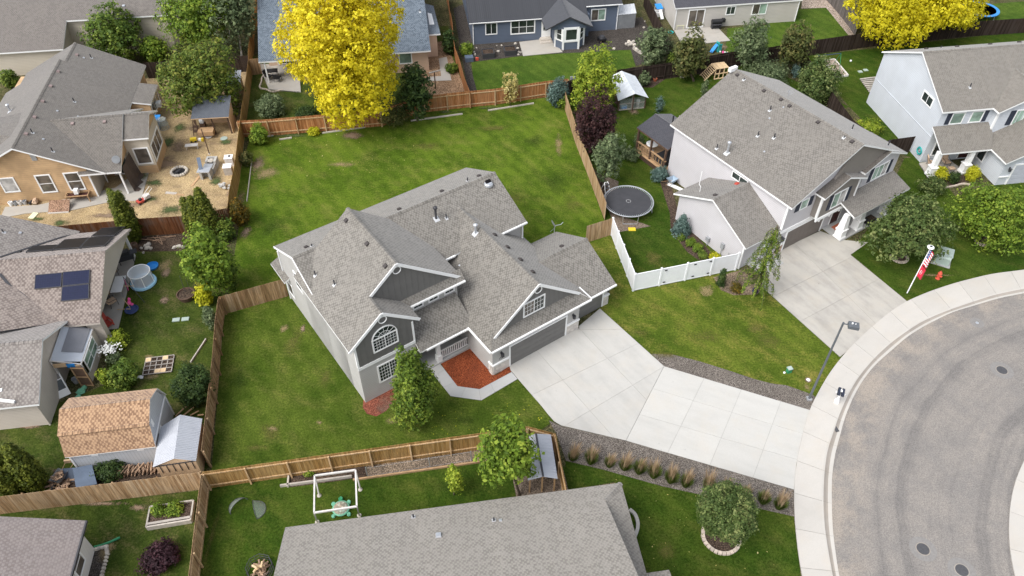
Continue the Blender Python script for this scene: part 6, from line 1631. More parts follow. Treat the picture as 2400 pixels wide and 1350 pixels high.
def leafmesh(name, P, Nn, size, rnd, mat, aspect=.62, droop=0.0):
    """a rhombic leaf card at each point"""
    n = len(P)
    a = RNG.normal(size=(n, 3)); a -= Nn * np.sum(a * Nn, 1, keepdims=True); a /= np.linalg.norm(a, axis=1, keepdims=True) + 1e-9
    b = np.cross(Nn, a)
    s = (size * (0.45 + 1.1 * RNG.random(n) ** 1.4))[:, None]
    v = np.empty((n, 4, 3)); v[:, 0] = P - a * s; v[:, 1] = P - b * s * aspect + Nn * s * .15; v[:, 2] = P + a * s; v[:, 3] = P + b * s * aspect + Nn * s * .15
    me = bpy.data.meshes.new(name)
    me.vertices.add(n * 4); me.vertices.foreach_set('co', v.astype(np.float32).ravel())
    me.loops.add(n * 4); me.loops.foreach_set('vertex_index', np.arange(n * 4, dtype=np.int32))
    me.polygons.add(n); me.polygons.foreach_set('loop_start', np.arange(0, n * 4, 4, dtype=np.int32))
    try: me.polygons.foreach_set('loop_total', np.full(n, 4, dtype=np.int32))
    except Exception: pass
    at = me.attributes.new('rnd', 'FLOAT', 'FACE'); at.data.foreach_set('value', np.clip(rnd, 0, 1).astype(np.float32))
    me.materials.append(LM[mat]); me.update(calc_edges=True); me.validate()
    return me
def unit(n):
    v = RNG.normal(size=(n, 3)); return v / (np.linalg.norm(v, axis=1, keepdims=True) + 1e-9)
def crown_pts(c, rx, rz, nclump, per, cr, shape='ball', rough=.28):
    """leaves gathered in clumps spread through the crown, thicker near its skin"""
    d = unit(nclump)
    # slow lumps in the outline
    ph = RNG.random(6) * 6.28
    lump = 1 + rough * (np.sin(d[:, 0] * 3.1 + ph[0]) * np.sin(d[:, 1] * 2.7 + ph[1]) + .6 * np.sin(d[:, 2] * 4.3 + ph[2]) * np.sin(d[:, 0] * 5 + ph[3])) * .8
    r = (RNG.random(nclump) ** .42) * lump
    q = d * r[:, None]
    if shape == 'cone':
        t = RNG.random(nclump) ** .75                     # 0 top
        rr = np.sqrt(RNG.random(nclump)) * (t ** .8) ; an = RNG.random(nclump) * 6.283
        q = np.stack([rr * np.cos(an), rr * np.sin(an), 1 - 2 * t], 1)
    elif shape == 'column':
        t = RNG.random(nclump) * 2 - 1
        prof = np.clip(1.05 - np.abs(t + .25) ** 2.2 * .75, .12, 1); rr = RNG.random(nclump) ** .35 * prof; an = RNG.random(nclump) * 6.283
        q = np.stack([rr * np.cos(an), rr * np.sin(an), t], 1)
    elif shape == 'thuja':
        t = RNG.random(nclump) * 2 - 1; prof = np.clip((1 - t) * .95, 0, 1) ** .62 * np.clip(1.6 + t, .7, 1); rr = RNG.random(nclump) ** .3 * prof; an = RNG.random(nclump) * 6.283
        q = np.stack([rr * np.cos(an), rr * np.sin(an), t], 1)
    elif shape == 'egg':
        q[:, :2] *= (1.0 - .38 * q[:, 2])[:, None] ** 1.0
    elif shape == 'vase':
        q[:, :2] *= (1.0 + .32 * q[:, 2])[:, None]
    C = np.array(c) + q * np.array([rx, rx, rz])
    cs = cr * (.6 + .8 * RNG.random(nclump))
    lv = unit(nclump * per); rad = RNG.random(nclump * per) ** .5
    Cc = np.repeat(C, per, 0); P = Cc + lv * (rad * np.repeat(cs, per))[:, None] * np.array([1, 1, .8])
    Nn = lv * .7 + np.repeat(q, per, 0) * .5 + np.array([0, 0, .55]) + RNG.normal(size=P.shape) * .35
    Nn /= np.linalg.norm(Nn, axis=1, keepdims=True) + 1e-9
    tone = np.repeat(RNG.random(nclump), per) * .55 + RNG.random(nclump * per) * .45
    return P, Nn, tone, C
def solve(base, bbox):
    """crown centre height and radii from the survey box of the crown"""
    cx, cy = (bbox[0] + bbox[2]) / 2, (bbox[1] + bbox[3]) / 2; d = ray(cx, cy)
    b = Vector((base.x, base.y, 0)); fx = Vector((d.x, d.y, 0)); t = b.dot(fx) / fx.dot(fx)
    c = Vector((d.x * t, d.y * t, CAM_H + d.z * t))
    s = ppm(c); r = (bbox[2] - bbox[0]) / 2 / s; hh = (bbox[3] - bbox[1]) / 2 / s
    el = math.atan2(-d.z, fx.length); cc, ss = math.cos(el), math.sin(el)
    rz2 = (hh * hh - (r * ss) ** 2) / (cc * cc); rz = math.sqrt(rz2) if rz2 > (.45 * r) ** 2 else .45 * r
    return c, r, rz
NLEAF = [0]
def plant(name, label, cat, base, c, r, rz, mat, leaf=.14, dens=1.0, shape='ball', clump=.0, trunk=True, group=None, bark='bark', rough=.28, tr=None, kindc='crown', cover=2.6):
    base = Vector((base.x, base.y, 0)); t = thing(name, label, cat, base, 0, group)
    cl = clump or max(.22, r * .24)
    area = 4 * math.pi * ((r * r * rz * 1.0) ** (2 / 3))
    nleaf = int(min(70000, max(500, cover * dens * area / (leaf * leaf * 1.3))))
    per = int(np.clip(nleaf / max(20, 5.0 * (area / (cl * cl * 3.14))), 12, 160)); nc = max(12, nleaf // per)
    cc = (c.x - base.x, c.y - base.y, c.z)
    P, Nn, tone, C = crown_pts(cc, max(.05, r - cl * .55), max(.05, rz - cl * .45), nc, per, cl, shape, rough)
    k = P[:, 2] > .02; P, Nn, tone = P[k], Nn[k], tone[k]
    NLEAF[0] += len(P)
    me = leafmesh(kindc, P, Nn, leaf, tone, mat); o = bpy.data.objects.new(kindc, me); COL.objects.link(o); o.parent = t
    if trunk:
        mb = MB(); R = tr or max(.04, r * .05); top = Vector(cc)
        mid = Vector((cc[0] * .4 + random.uniform(-.1, .1) * r * .3, cc[1] * .4, max(.2, (cc[2] - rz) * .6 + cc[2] * .4) * .6))
        mb.tube([(0, 0, 0), (0, 0, .12), mid, top, top + Vector((0, 0, rz * .55))], [R * 1.5, R * 1.1, R * .9, R * .55, R * .12], 8)
        idx = RNG.choice(len(C), size=min(len(C), 14), replace=False)
        for i in idx:
            e = Vector(C[i]); s0 = mid.lerp(top, random.uniform(.2, .9)); mb.tube([s0, s0.lerp(e, .55) + Vector((0, 0, .12 * rz)), e], [R * .42, R * .25, R * .06], 5)
        mb.build('trunk', M[bark], t, smooth=True)
    return t
def tree(label, base, bbox, mat, name='tree', cat='tree', **k):
    b = G(*base); c, r, rz = solve(b, bbox)
    if c.z - rz < .15: rz = max(.3 * r, c.z - .15)
    return plant(name, label, cat, b, c, r, rz, mat, **k)
def shrub(label, bbox, mat, name='shrub', cat='shrub', **k):
    cx, cy = (bbox[0] + bbox[2]) / 2, (bbox[1] + bbox[3]) / 2; rz = .5
    for _ in range(6):
        c = G(cx, cy, rz * .85); s = ppm(c); r = (bbox[2] - bbox[0]) / 2 / s; hh = (bbox[3] - bbox[1]) / 2 / s
        el = math.atan2(CAM_H - c.z, Vector((c.x, c.y)).length); rz2 = (hh * hh - (r * math.sin(el)) ** 2) / math.cos(el) ** 2
        rz = math.sqrt(max(rz2, (.5 * r) ** 2))
    k.setdefault('leaf', .08); k.setdefault('trunk', False)
    return plant(name, label, cat, c, c, r, rz, mat, kindc=k.pop('kindc', 'foliage'), **k)
# large trees
tree('huge bright yellow tree over the cedar red fence and the peach house', (822, 296), (646, -95, 950, 286), 'leaf_yellow', leaf=.13, dens=1.05, clump=.55, name='yellow_tree', tr=.28, rough=.3)
tree('huge yellow tree at the top right edge behind the dark fence', (2150, 88), (1975, -130, 2312, 96), 'leaf_yellow_green', leaf=.14, dens=.95, clump=.6, name='yellow_tree', tr=.28)
tree('broad green tree with bronze tips beside the blue grey hut in the straw yard', (470, 268), (366, 84, 566, 280), 'leaf_maple', leaf=.125, dens=.75, clump=.48, rough=.36, name='broadleaf_tree', tr=.16)
tree('rounded green tree in front of the sand coloured house wall', (285, 152), (190, 12, 338, 144), 'leaf_mid', leaf=.13, dens=.75, clump=.45, rough=.36, name='broadleaf_tree')
tree('small yellowish green tree at the corner of the dark fence', (362, 150), (324, 80, 398, 150), 'leaf_bright', leaf=.13, clump=.4, name='young_tree')
tree('green tree reaching the top edge left of the birch', (460, 135), (380, -40, 530, 112), 'leaf_bright', leaf=.14, dens=.65, clump=.5, rough=.4, name='broadleaf_tree')
tree('tall birch with a pale bent trunk beside the fence of the peach house', (567, 130), (488, -70, 605, 112), 'leaf_grey', leaf=.15, dens=.6, clump=.45, name='birch_tree', bark='bark_pale', tr=.1, rough=.4)
tree('slim dark green pear tree in front of the arched window of the grey house', (980, 992), (914, 812, 1026, 1004), 'leaf_pear', leaf=.085, dens=.9, clump=.27, name='pear_tree', shape='egg', rough=.34, tr=.07)
tree('bright leafy maple beside the corrugated bird hut', (1217, 1160), (1120, 978, 1262, 1142), 'leaf_bright', leaf=.115, dens=.9, clump=.34, name='maple_tree', tr=.08, rough=.36)
tree('round dense tree inside a ring of pale stones in the verge lawn', (1688, 1266), (1627, 1123, 1781, 1276), 'leaf_cream', leaf=.065, dens=1.35, clump=.3, name='round_tree', tr=.09, rough=.1)
tree('bushy tree with pale flower heads in front of the lilac house porch', (2108, 606), (2052, 446, 2226, 612), 'leaf_cream', leaf=.1, dens=.8, clump=.36, name='flowering_tree', shape='egg', tr=.1, rough=.3)
tree('light green spreading tree in a stone ring at the right edge', (2302, 566), (2248, 418, 2425, 582), 'leaf_bright', leaf=.1, dens=.8, clump=.36, rough=.36, name='broadleaf_tree', tr=.12)
tree('tall yellow green tree between the plum tree and the tarp covered coop', (1396, 268), (1336, 112, 1452, 262), 'leaf_lime', leaf=.11, dens=.75, clump=.36, name='aspen_tree', rough=.34)
tree('dark purple plum tree behind the tan board fence', (1398, 382), (1338, 220, 1452, 372), 'leaf_plum', leaf=.09, dens=.75, clump=.3, name='plum_tree', shape='vase', rough=.3)
tree('narrow grey green tree leaning beside the plum tree', (1412, 436), (1388, 308, 1468, 424), 'leaf_grey', leaf=.10, dens=.7, clump=.28, name='willow_tree', rough=.4)
tree('leafy maple in the solar house garden beside the arborvitae', (488, 706), (420, 522, 542, 690), 'leaf_bright', leaf=.115, dens=.85, clump=.34, name='maple_tree', tr=.07, rough=.34)
tree('dark green tree between the yellow tree and the cedar red fence', (978, 284), (934, 142, 1012, 272), 'leaf_dark', leaf=.12, clump=.34, name='evergreen_tree', shape='egg')
tree('bronze and green tree behind the pallet playhouse', (1625, 190), (1568, 66, 1662, 188), 'leaf_olive', leaf=.14, dens=.8, clump=.42, name='broadleaf_tree', rough=.34)
tree('thin grey green tree behind the ridge of the lilac house', (1768, 176), (1715, 38, 1812, 165), 'leaf_grey', leaf=.12, dens=.5, clump=.4, name='willow_tree', rough=.4)
tree('dull green tree with bare lower trunk left of the swing set', (1845, 170), (1820, 56, 1908, 160), 'leaf_olive', leaf=.13, dens=.7, clump=.4, name='broadleaf_tree', rough=.34)
tree('sapling with pale yellow leaves in front of the cedar red fence', (1196, 248), (1170, 168, 1222, 240), 'leaf_pale', leaf=.09, dens=.35, clump=.22, name='sapling', rough=.4, tr=.03)
tree('young shrub like tree in the lawn below the golden fence', (1064, 1160), (1044, 1090, 1086, 1158), 'leaf_lime', leaf=.07, dens=.7, clump=.2, name='sapling', tr=.03)
tree('bushy pale green tree beside the gravel of the blue house', (1535, 152), (1494, 58, 1574, 152), 'leaf_grey', leaf=.12, dens=.8, clump=.36, name='fruit_tree', rough=.34)
# shrubs
for lb, bb, mt, kw in [
    ('trimmed round light green shrub at the left end of the cedar red fence', (584, 288, 630, 344), 'leaf_bright', {}),
    ('grey green shrub below the peach house patio', (598, 218, 668, 278), 'leaf_grey', {}),
    ('small dark shrub under the big yellow tree', (690, 245, 745, 285), 'leaf_dark', {}),
    ('small yellow shrub at the foot of the cedar red fence', (717, 294, 752, 320), 'leaf_gold', {}),
    ('brown green shrub under the right side of the yellow tree', (882, 235, 962, 298), 'leaf_olive', {'dens': .7}),
    ('low brown green bush inside the left corner of the back lawn', (556, 350, 594, 392), 'leaf_olive', {'dens': .6}),
    ('rust tipped dark shrub at the corner of straw yard and back lawn', (530, 466, 588, 532), 'leaf_rust', {}),
    ('golden yellow shrub beside the planter tub in the solar house garden', (454, 662, 500, 722), 'leaf_gold', {}),
    ('vine covered bush climbing the left fence', (492, 560, 560, 690), 'leaf_mid', {'leaf': .1}),
    ('dark bush between arborvitae and the back lawn', (505, 510, 552, 570), 'leaf_mid', {'leaf': .1}),
    ('dark rounded shrub by the fence above the metal shed', (402, 848, 506, 958), 'leaf_dark', {}),
    ('soft green evergreen shrub behind the tan roofed barn shed', (254, 838, 326, 918), 'leaf_mid', {}),
    ('pale leafy shrub near the greenhouse corner', (248, 768, 302, 822), 'leaf_lime', {'dens': .5}),
    ('white flowering shrub beside the greenhouse', (250, 820, 284, 858), 'leaf_grey', {'dens': .6}),
    ('yellow green ornamental grass at the greenhouse foot', (228, 858, 262, 914), 'leaf_lime', {'dens': .6}),
    ('grey green shrub along the left fence below the golden shrub', (474, 715, 512, 780), 'leaf_grey', {'dens': .7}),
    ('rounded green plant at the left end of the raised planter box', (354, 1176, 390, 1214), 'leaf_bright', {'leaf': .06}),
    ('rounded green plant at the right end of the raised planter box', (388, 1170, 434, 1214), 'leaf_bright', {'leaf': .06}),
    ('dark purple smoke bush in the corner yard', (322, 1262, 424, 1350), 'leaf_purple', {'leaf': .07}),
    ('blue green juniper at the end of the cedar red fence', (1280, 180, 1334, 252), 'leaf_blue', {'leaf': .08}),
    ('light green bush in front of the grey shed panel', (1302, 218, 1346, 256), 'leaf_bright', {'dens': .6}),
    ('dark shrub beside the long brown fence of the peach house', (1034, 70, 1068, 132), 'leaf_dark', {}),
    ('spiky green plant beside the fence below the dark shrub', (1042, 145, 1076, 172), 'leaf_mid', {}),
    ('leafy green plant growing in the black planter box', (1076, 96, 1112, 132), 'leaf_bright', {'leaf': .07}),
    ('round shrub with pale tips beside the swing set', (1866, 134, 1968, 248), 'leaf_cream', {'leaf': .1}),
    ('yellow green bush beside the wall of the pale blue house', (2004, 276, 2068, 322), 'leaf_lime', {}),
    ('golden globe shrub at the left porch column', (2188, 388, 2226, 424), 'leaf_gold', {'leaf': .05}),
    ('dark green globe shrub between the golden globes', (2222, 398, 2252, 432), 'leaf_dark', {'leaf': .05}),
    ('golden green globe shrub at the right porch column', (2262, 384, 2298, 428), 'leaf_gold', {'leaf': .05, 'dens': .9}),
    ('grassy plant with pale plumes in the porch garden', (2156, 405, 2222, 462), 'leaf_cream', {'dens': .5}),
    ('blue spruce against the wing of the lilac house', (1572, 498, 1626, 556), 'leaf_blue', {'leaf': .06, 'shape': 'cone'}),
    ('blue green shrub below the timber deck', (1524, 388, 1568, 428), 'leaf_blue', {'leaf': .06}),
    ('grey brown shrub at the left end of the timber deck', (1456, 340, 1504, 380), 'leaf_grey', {'dens': .5}),
    ('low green shrub third from the blue spruce', (1606, 556, 1632, 580), 'leaf_bright', {'leaf': .05}),
    ('low green shrub in the row beside the wing wall', (1586, 548, 1608, 566), 'leaf_mid', {'leaf': .05}),
    ('round green shrub at the middle of the row beside the wing wall', (1622, 568, 1650, 592), 'leaf_bright', {'leaf': .05}),
    ('round green shrub near the vinyl fence end of the row', (1634, 584, 1660, 608), 'leaf_mid', {'leaf': .05}),
    ('yellow flecked shrub beside the vinyl fence', (1658, 592, 1692, 610), 'leaf_gold', {'leaf': .05, 'dens': .7}),
    ('small dark pointed conifer in front of the vinyl fence', (1680, 628, 1706, 674), 'leaf_dark', {'leaf': .05, 'shape': 'cone'}),
    ('low red brown shrub in front of the weeping tree', (1712, 660, 1742, 690), 'leaf_rust', {'leaf': .05, 'dens': .6}),
    ('grey green bush behind the corner of the coop', (1494, 165, 1528, 205), 'leaf_grey', {'dens': .6}),
    ('thin upright conifer on the lawn behind the deck', (1536, 220, 1558, 268), 'leaf_blue', {'leaf': .06, 'dens': .5}),
    ('thin pale conifer beside the eave of the lilac house', (1642, 182, 1662, 230), 'leaf_grey', {'leaf': .06, 'dens': .5}),
    ('dark shrub at the foot of the tall trees behind the lilac house', (1854, 150, 1880, 182), 'leaf_blue', {'leaf': .08}),
    ('grey brush heap behind the lilac house ridge', (1740, 150, 1860, 190), 'leaf_grey', {'dens': .5}),
    ('dark green bush against the sand coloured house', (0, 158, 42, 208), 'leaf_mid', {}),
    ('bare twiggy shrub at the sand coloured house wall', (56, 146, 88, 168), 'leaf_plum', {'dens': .25}),
    ('small bush at the foot of the cedar bay window', (346, 358, 376, 384), 'leaf_olive', {}),
    ('weedy vine on the weathered fence', (144, 1152, 160, 1180), 'leaf_bright', {'leaf': .05, 'dens': .5}),
    ('green plant in front of the swing frame', (712, 1096, 738, 1120), 'leaf_bright', {'leaf': .06, 'dens': .5}),
    ('small green shrub on the neighbour lawn edge', (1512, 322, 1524, 336), 'leaf_mid', {'leaf': .06}),
    ('grey green shrub left of the deck corner', (1484, 310, 1512, 352), 'leaf_grey', {'leaf': .06, 'dens': .6}),
    ('shaggy juniper bed behind the metal shed', (210, 1082, 300, 1108), 'leaf_dark', {'leaf': .06, 'dens': .7}),
    ('bush at the fence corner of the blue house', (1560, 120, 1590, 160), 'leaf_mid', {'leaf': .08})]:
    shrub(lb, bb, mt, **kw)
# white blooms on the flowering shrub
fl = thing('flowers', 'cluster of white blooms on the shrub by the greenhouse', 'flowers', G(268, 838))
P_ = np.array([(RNG.normal() * .35, RNG.normal() * .3, .9 + RNG.random() * .25) for _ in range(160)]); Nn_ = np.tile(np.array([[0, -.2, .98]]), (160, 1))
o_ = bpy.data.objects.new('bloom', leafmesh('bloom', P_, Nn_, .07, RNG.random(160), 'petal_white', .9)); COL.objects.link(o_); o_.parent = fl; o_['kind'] = 'stuff'
# arborvitae
for lb, top, bs, w in [
    ('left narrow arborvitae of the trio behind the solar house', (258, 440), (306, 556), 36), ('middle arborvitae of the trio behind the solar house', (272, 446), (316, 566), 44), ('right arborvitae of the trio behind the solar house', (292, 442), (322, 556), 40),
    ('left arborvitae of the group at the straw yard fence', (434, 460), (462, 552), 40), ('middle arborvitae of the group at the straw yard fence', (450, 458), (482, 562), 44), ('tallest arborvitae of the group at the straw yard fence', (466, 438), (504, 560), 50),
    ('left large arborvitae in the bottom left yard', (14, 1012), (40, 1150), 72), ('right large arborvitae in the bottom left yard', (50, 1018), (92, 1140), 64)]:
    b = G(*bs); d = ray(*top); fx = Vector((d.x, d.y, 0)); tt = b.dot(fx) / fx.dot(fx); H_ = CAM_H + d.z * tt
    c = Vector((b.x, b.y, H_ / 2)); r = w / 2 / ppm(c)
    plant('arborvitae', lb, 'conifer', b, c, r * 1.06, H_ / 2, 'leaf_thuja', leaf=.07, shape='thuja', clump=.2, trunk=False, kindc='foliage', cover=3.0)
# weeping conifer
b = G(1768, 694); wtree = thing('weeping_conifer', 'weeping conifer with drooping branches in front of the lilac house', 'conifer', (b.x, b.y, 0))
d = ray(1790, 524); fx = Vector((d.x, d.y, 0)); H_ = CAM_H + d.z * (b.dot(fx) / fx.dot(fx))
mb = MB(); PP = []; NN = []
mb.tube([(0, 0, 0), (.05, .05, H_ * .5), (-.05, 0, H_ * .9), (.1, 0, H_)], [.1, .07, .04, .02], 7)
for i in range(38):
    z = H_ * (.18 + 0.8 * i / 37); a = i * 2.4; R_ = .45 + 1.25 * (1 - i / 37) ** .8 * random.uniform(.35, 1.35); dx, dy = math.cos(a), math.sin(a)
    pts = [Vector((0, 0, z)), Vector((dx * R_ * .45, dy * R_ * .45, z + .12)), Vector((dx * R_ * .85, dy * R_ * .85, z - .25)), Vector((dx * R_, dy * R_, max(.1, z - random.uniform(.7, 1.4))))]
    mb.tube(pts, [.03, .025, .018, .008], 5)
    for k in range(3):
        for s_ in np.linspace(0, 1, 20):
            p = pts[k].lerp(pts[k + 1], s_)
            for q in range(5):
                PP.append((p.x + random.gauss(0, .06), p.y + random.gauss(0, .06), max(.03, p.z - random.random() * .5))); NN.append((dx * .6 + random.gauss(0, .3), dy * .6 + random.gauss(0, .3), .5))
mb.build('trunk', M['bark'], wtree, smooth=True)
NN = np.array(NN); NN /= np.linalg.norm(NN, axis=1, keepdims=True)
o_ = bpy.data.objects.new('foliage', leafmesh('foliage', np.array(PP), NN, .06, RNG.random(len(PP)), 'leaf_pear', .4)); COL.objects.link(o_); o_.parent = wtree
# ornamental grasses in the gravel strip
z8 = lambda x, y: (1100 + x / 2.667, 950 + y / 2.667)
GR = [(645, 340), (757, 360), (872, 382), (967, 400), (1058, 422), (1150, 448), (1255, 478), (1348, 502), (1488, 528), (1600, 545), (1715, 572), (1830, 608), (1933, 642)]
def grass_blades(n, spread, hgt, w, lean, z0=0.0, seed=0):
    rg = np.random.default_rng(seed); V = []; Fc = []; R = []
    for i in range(n):
        a = rg.random() * 6.28; e = rg.random() ** .7 * spread; hh = hgt * (.7 + .5 * rg.random()); bx, by = math.cos(a) * e * .3, math.sin(a) * e * .3
        tx, ty = math.cos(a) * e + lean[0] * hh, math.sin(a) * e + lean[1] * hh; px, py = -math.sin(a) * w, math.cos(a) * w
        o = len(V); V += [(bx - px, by - py, z0), (bx + px, by + py, z0), (bx * .4 + tx * .6 + px, by * .4 + ty * .6 + py, z0 + hh * .72), (bx * .4 + tx * .6 - px, by * .4 + ty * .6 - py, z0 + hh * .72), (tx, ty, z0 + hh)]
        Fc += [(o, o + 1, o + 2, o + 3), (o + 3, o + 2, o + 4)]; r = rg.random(); R += [r, r]
    me = bpy.data.meshes.new('blades'); me.from_pydata(V, [], Fc); at = me.attributes.new('rnd', 'FLOAT', 'FACE'); at.data.foreach_set('value', R); return me
gb, gp_ = grass_blades(520, .5, .7, .013, (.04, .04), seed=3), grass_blades(130, .5, 1.12, .009, (.10, .14), .1, seed=5)
gb.materials.append(LM['leaf_blade']); gp_.materials.append(LM['leaf_plume'])
NTH = ['first', 'second', 'third', 'fourth', 'fifth', 'sixth', 'seventh', 'eighth', 'ninth', 'tenth', 'eleventh', 'twelfth', 'last']
for i, p in enumerate(GR):
    t = thing('ornamental_grass', NTH[i] + ' feathery grass tuft in the gravel strip, counted from the bird hut', 'grass tuft', G(*z8(*p)), random.random() * .5 - .25, 'feathery grasses along the driveway')
    for nm, me in (('blades', gb), ('plumes', gp_)):
        k = random.uniform(.8, 1.15); o = inst(nm, me, t, Matrix.Rotation(random.uniform(-.7, .7), 4, 'Z') @ Matrix.Diagonal((k * random.uniform(.85, 1.2), k, k * random.uniform(.85, 1.1), 1)))
# real grass blades along bed edges and in the lawns are far below a pixel; only scattered fallen leaves show
def leaves(name, px, n, mat, size=.09):
    cs = GL(px, .012); xs = [c.x for c in cs]; ys = [c.y for c in cs]
    PP = []
    while len(PP) < n:
        x, y = random.uniform(min(xs), max(xs)), random.uniform(min(ys), max(ys)); ins_ = False; j = len(cs) - 1
        for i in range(len(cs)):
            if (cs[i].y > y) != (cs[j].y > y) and x < (cs[j].x - cs[i].x) * (y - cs[i].y) / (cs[j].y - cs[i].y) + cs[i].x: ins_ = not ins_
            j = i
        if ins_: PP.append((x, y, .035))
    P_ = np.array(PP); Nn_ = np.tile(np.array([[0., 0, 1.]]), (n, 1)) + RNG.normal(size=(n, 3)) * .12; Nn_ /= np.linalg.norm(Nn_, axis=1, keepdims=True)
    o = bpy.data.objects.new(name, leafmesh(name, P_, Nn_, size, RNG.random(n), mat)); COL.objects.link(o)
    tag(o, None, None, None, 'stuff'); return o
leaves('fallen_leaves', [(600, 330), (960, 300), (1000, 360), (900, 420), (640, 410)], 90, 'leaf_pale', .05)
leaves('fallen_leaves', [(1030, 960), (1270, 940), (1290, 990), (1000, 1030)], 40, 'leaf_gold', .045)
leaves('fallen_leaves', [(1300, 1090), (1480, 1130), (1800, 1200), (1860, 1340), (1540, 1340), (1480, 1150)], 40, 'leaf_pale', .045)
# ------------------------------------------------------------------ things in the yards and the street
def item(name, label, cat, at, rz, parts, group=None, z=0.0):
    """parts: (part name, material, builder)"""
    loc = at if isinstance(at, Vector) else G(at[0], at[1], z)
    t = thing(name, label, cat, loc, rz, group)
    for nm, mt, fn in parts:
        mb = MB(); fn(mb); mb.build(nm, M[mt] if isinstance(mt, str) else mt, t)
    return t
def bxs(*bs):
    def f(mb):
        for b in bs: mb.box(*b)
    return f
def tbs(*ts):
    def f(mb):
        for pts, r in ts: mb.tube(pts, r, 7)
    return f
def lth(prof, n=16, c=(0, 0, 0)):
    return lambda mb: mb.lathe(prof, n, c)
YA = math.radians(8.6)
def legs4(x, y, h, w=.04):
    return [('leg', bxs((sx * x - w / 2, sx * x + w / 2, sy * y - w / 2, sy * y + w / 2, 0, h))) for sx in (-1, 1) for sy in (-1, 1)]
def table(name, label, at, rz, w, d, h, top, leg, group=None, z=0.0):
    return item(name, label, 'table', at, rz, [('table_top', top, bxs((-w / 2, w / 2, -d / 2, d / 2, h - .05, h)))] + [(n, leg, f) for n, f in legs4(w / 2 - .08, d / 2 - .08, h - .05)], group, z)
def circle(r, z, n=32, c=(0, 0)):
    return [(c[0] + math.cos(2 * math.pi * i / n) * r, c[1] + math.sin(2 * math.pi * i / n) * r, z) for i in range(n + 1)]
# big trampoline
R = 2.1
tc = G(1473, 471, .88); tc.z = 0
def springs(mb):
    for i in range(76):
        a = 2 * math.pi * i / 76; mb.bar((math.cos(a) * (R - .2), math.sin(a) * (R - .2), .87), (math.cos(a) * (R - .03), math.sin(a) * (R - .03), .885), .045, .02)
def tleg(k):
    def f(mb):
        a = 2 * math.pi * k / 4 - math.pi / 2
        q = [(a - .32, .86), (a - .28, .05), (a + .28, .05), (a + .32, .86)]
        mb.tube([(math.cos(t) * R, math.sin(t) * R, z) for t, z in q], .028, 7)
    return f
t = item('trampoline', 'large round grey black trampoline with pale steel ring behind the tan fence', 'trampoline', tc, 0,
     [('jumping_mat', 'charcoal', lambda mb: mb.lathe([(.001, .865), (R - .2, .865), (R - .2, .87), (.001, .872)], 48)), ('frame', 'galv', lambda mb: mb.tube(circle(R, .88, 48), .045, 8, cap=False)), ('springs', 'galv', springs)] + [('leg', 'galv', tleg(k)) for k in range(4)])
def dashes(mb):
    for i in range(8):
        a = 2 * math.pi * i / 8; mb.frame((math.cos(a) * .19, math.sin(a) * .19, .874), (-math.sin(a), math.cos(a), 0), (math.cos(a), math.sin(a), 0), (0, 0, 1), -.045, .045, -.012, .012, 0, .003)
mb = MB(); dashes(mb); mb.build('printed_ring', M['white'], t)
lad = item('step_ladder', 'white and black step ladder standing against the trampoline', 'ladder', (1424, 462), .5,
     [('rail', 'white', tbs(([(-.25, -.1, 0), (-.2, .35, 1.2), (-.12, .45, 1.35)], .03))), ('rail', 'white', tbs(([(.25, -.1, 0), (.2, .35, 1.2), (.12, .45, 1.35)], .03))), ('support', 'white', tbs(([(-.25, .95, 0), (-.15, .45, 1.3), (.15, .45, 1.3), (.25, .95, 0)], .025)))]
     + [('step', 'charcoal', bxs((-.22, .22, -.1 + .11 * i, .06 + .11 * i, .25 + .28 * i, .3 + .28 * i))) for i in range(4)])
item('door_mat', 'small yellow mat in front of the trampoline', 'mat', (1481, 538), 0, [('mat', 'yellow', bxs((-.3, .3, -.2, .2, .01, .06)))])
# street furniture
b = G(2125.8, 686.8); top = 4.62
flag_t = item('flagpole', 'white flagpole with a round solar light on top, flying two flags beside the driveway', 'flagpole', b, 0,
     [('pole', 'white', lambda mb: mb.tube([(0, 0, 0), (0, 0, top)], [.045, .03], 10)), ('solar_light', 'white', lth([(.02, top), (.24, top + .03), (.24, top + .09), (.1, top + .14)], 20)), ('solar_cell', 'solar_dark', lth([(.001, top + .15), (.1, top + .141)], 14))])
def flag(name, label, z0, z1, w, paint):
    t = thing(name, label, 'flag', b, math.radians(-28)); nx, nz = 14, 13
    pts = [[(.04 + w * (i / nx) * .78, .07 * math.sin(i * .9 + j * .15) * (i / nx), z1 - (z1 - z0) * j / nz - .30 * (i / nx) ** 1.1) for i in range(nx + 1)] for j in range(nz + 1)]
    groups = {}
    for j in range(nz):
        for i in range(nx): groups.setdefault(paint(i, j), []).append((i, j))
    for (nm, mt), cells in groups.items():
        mb = MB()
        for i, j in cells:
            for q in (1, -1):
                P_ = [Vector(pts[j][i]), Vector(pts[j + 1][i]), Vector(pts[j + 1][i + 1]), Vector(pts[j][i + 1])]; P_ = [p + Vector((0, .004 * q, 0)) for p in P_]
                mb.add(P_ if q < 0 else P_[::-1], [(0, 1, 2, 3)])
        mb.build(nm, M[mt], t)
    return t
M['flag_red'] = plain('flag_red', (0.55, 0.03, 0.06), 0.7, 0.05); M['flag_blue'] = plain('flag_blue', (0.05, 0.07, 0.22), 0.7, 0.05)
fl1 = flag('striped_flag', 'red and white striped flag with blue corner at the top of the pole', 3.0, 4.5, .46, lambda i, j: ('canton', 'flag_blue') if i < 6 and j < 7 else (('red_stripes', 'flag_red') if j % 2 == 0 else ('white_stripes', 'white')))
mb = MB()
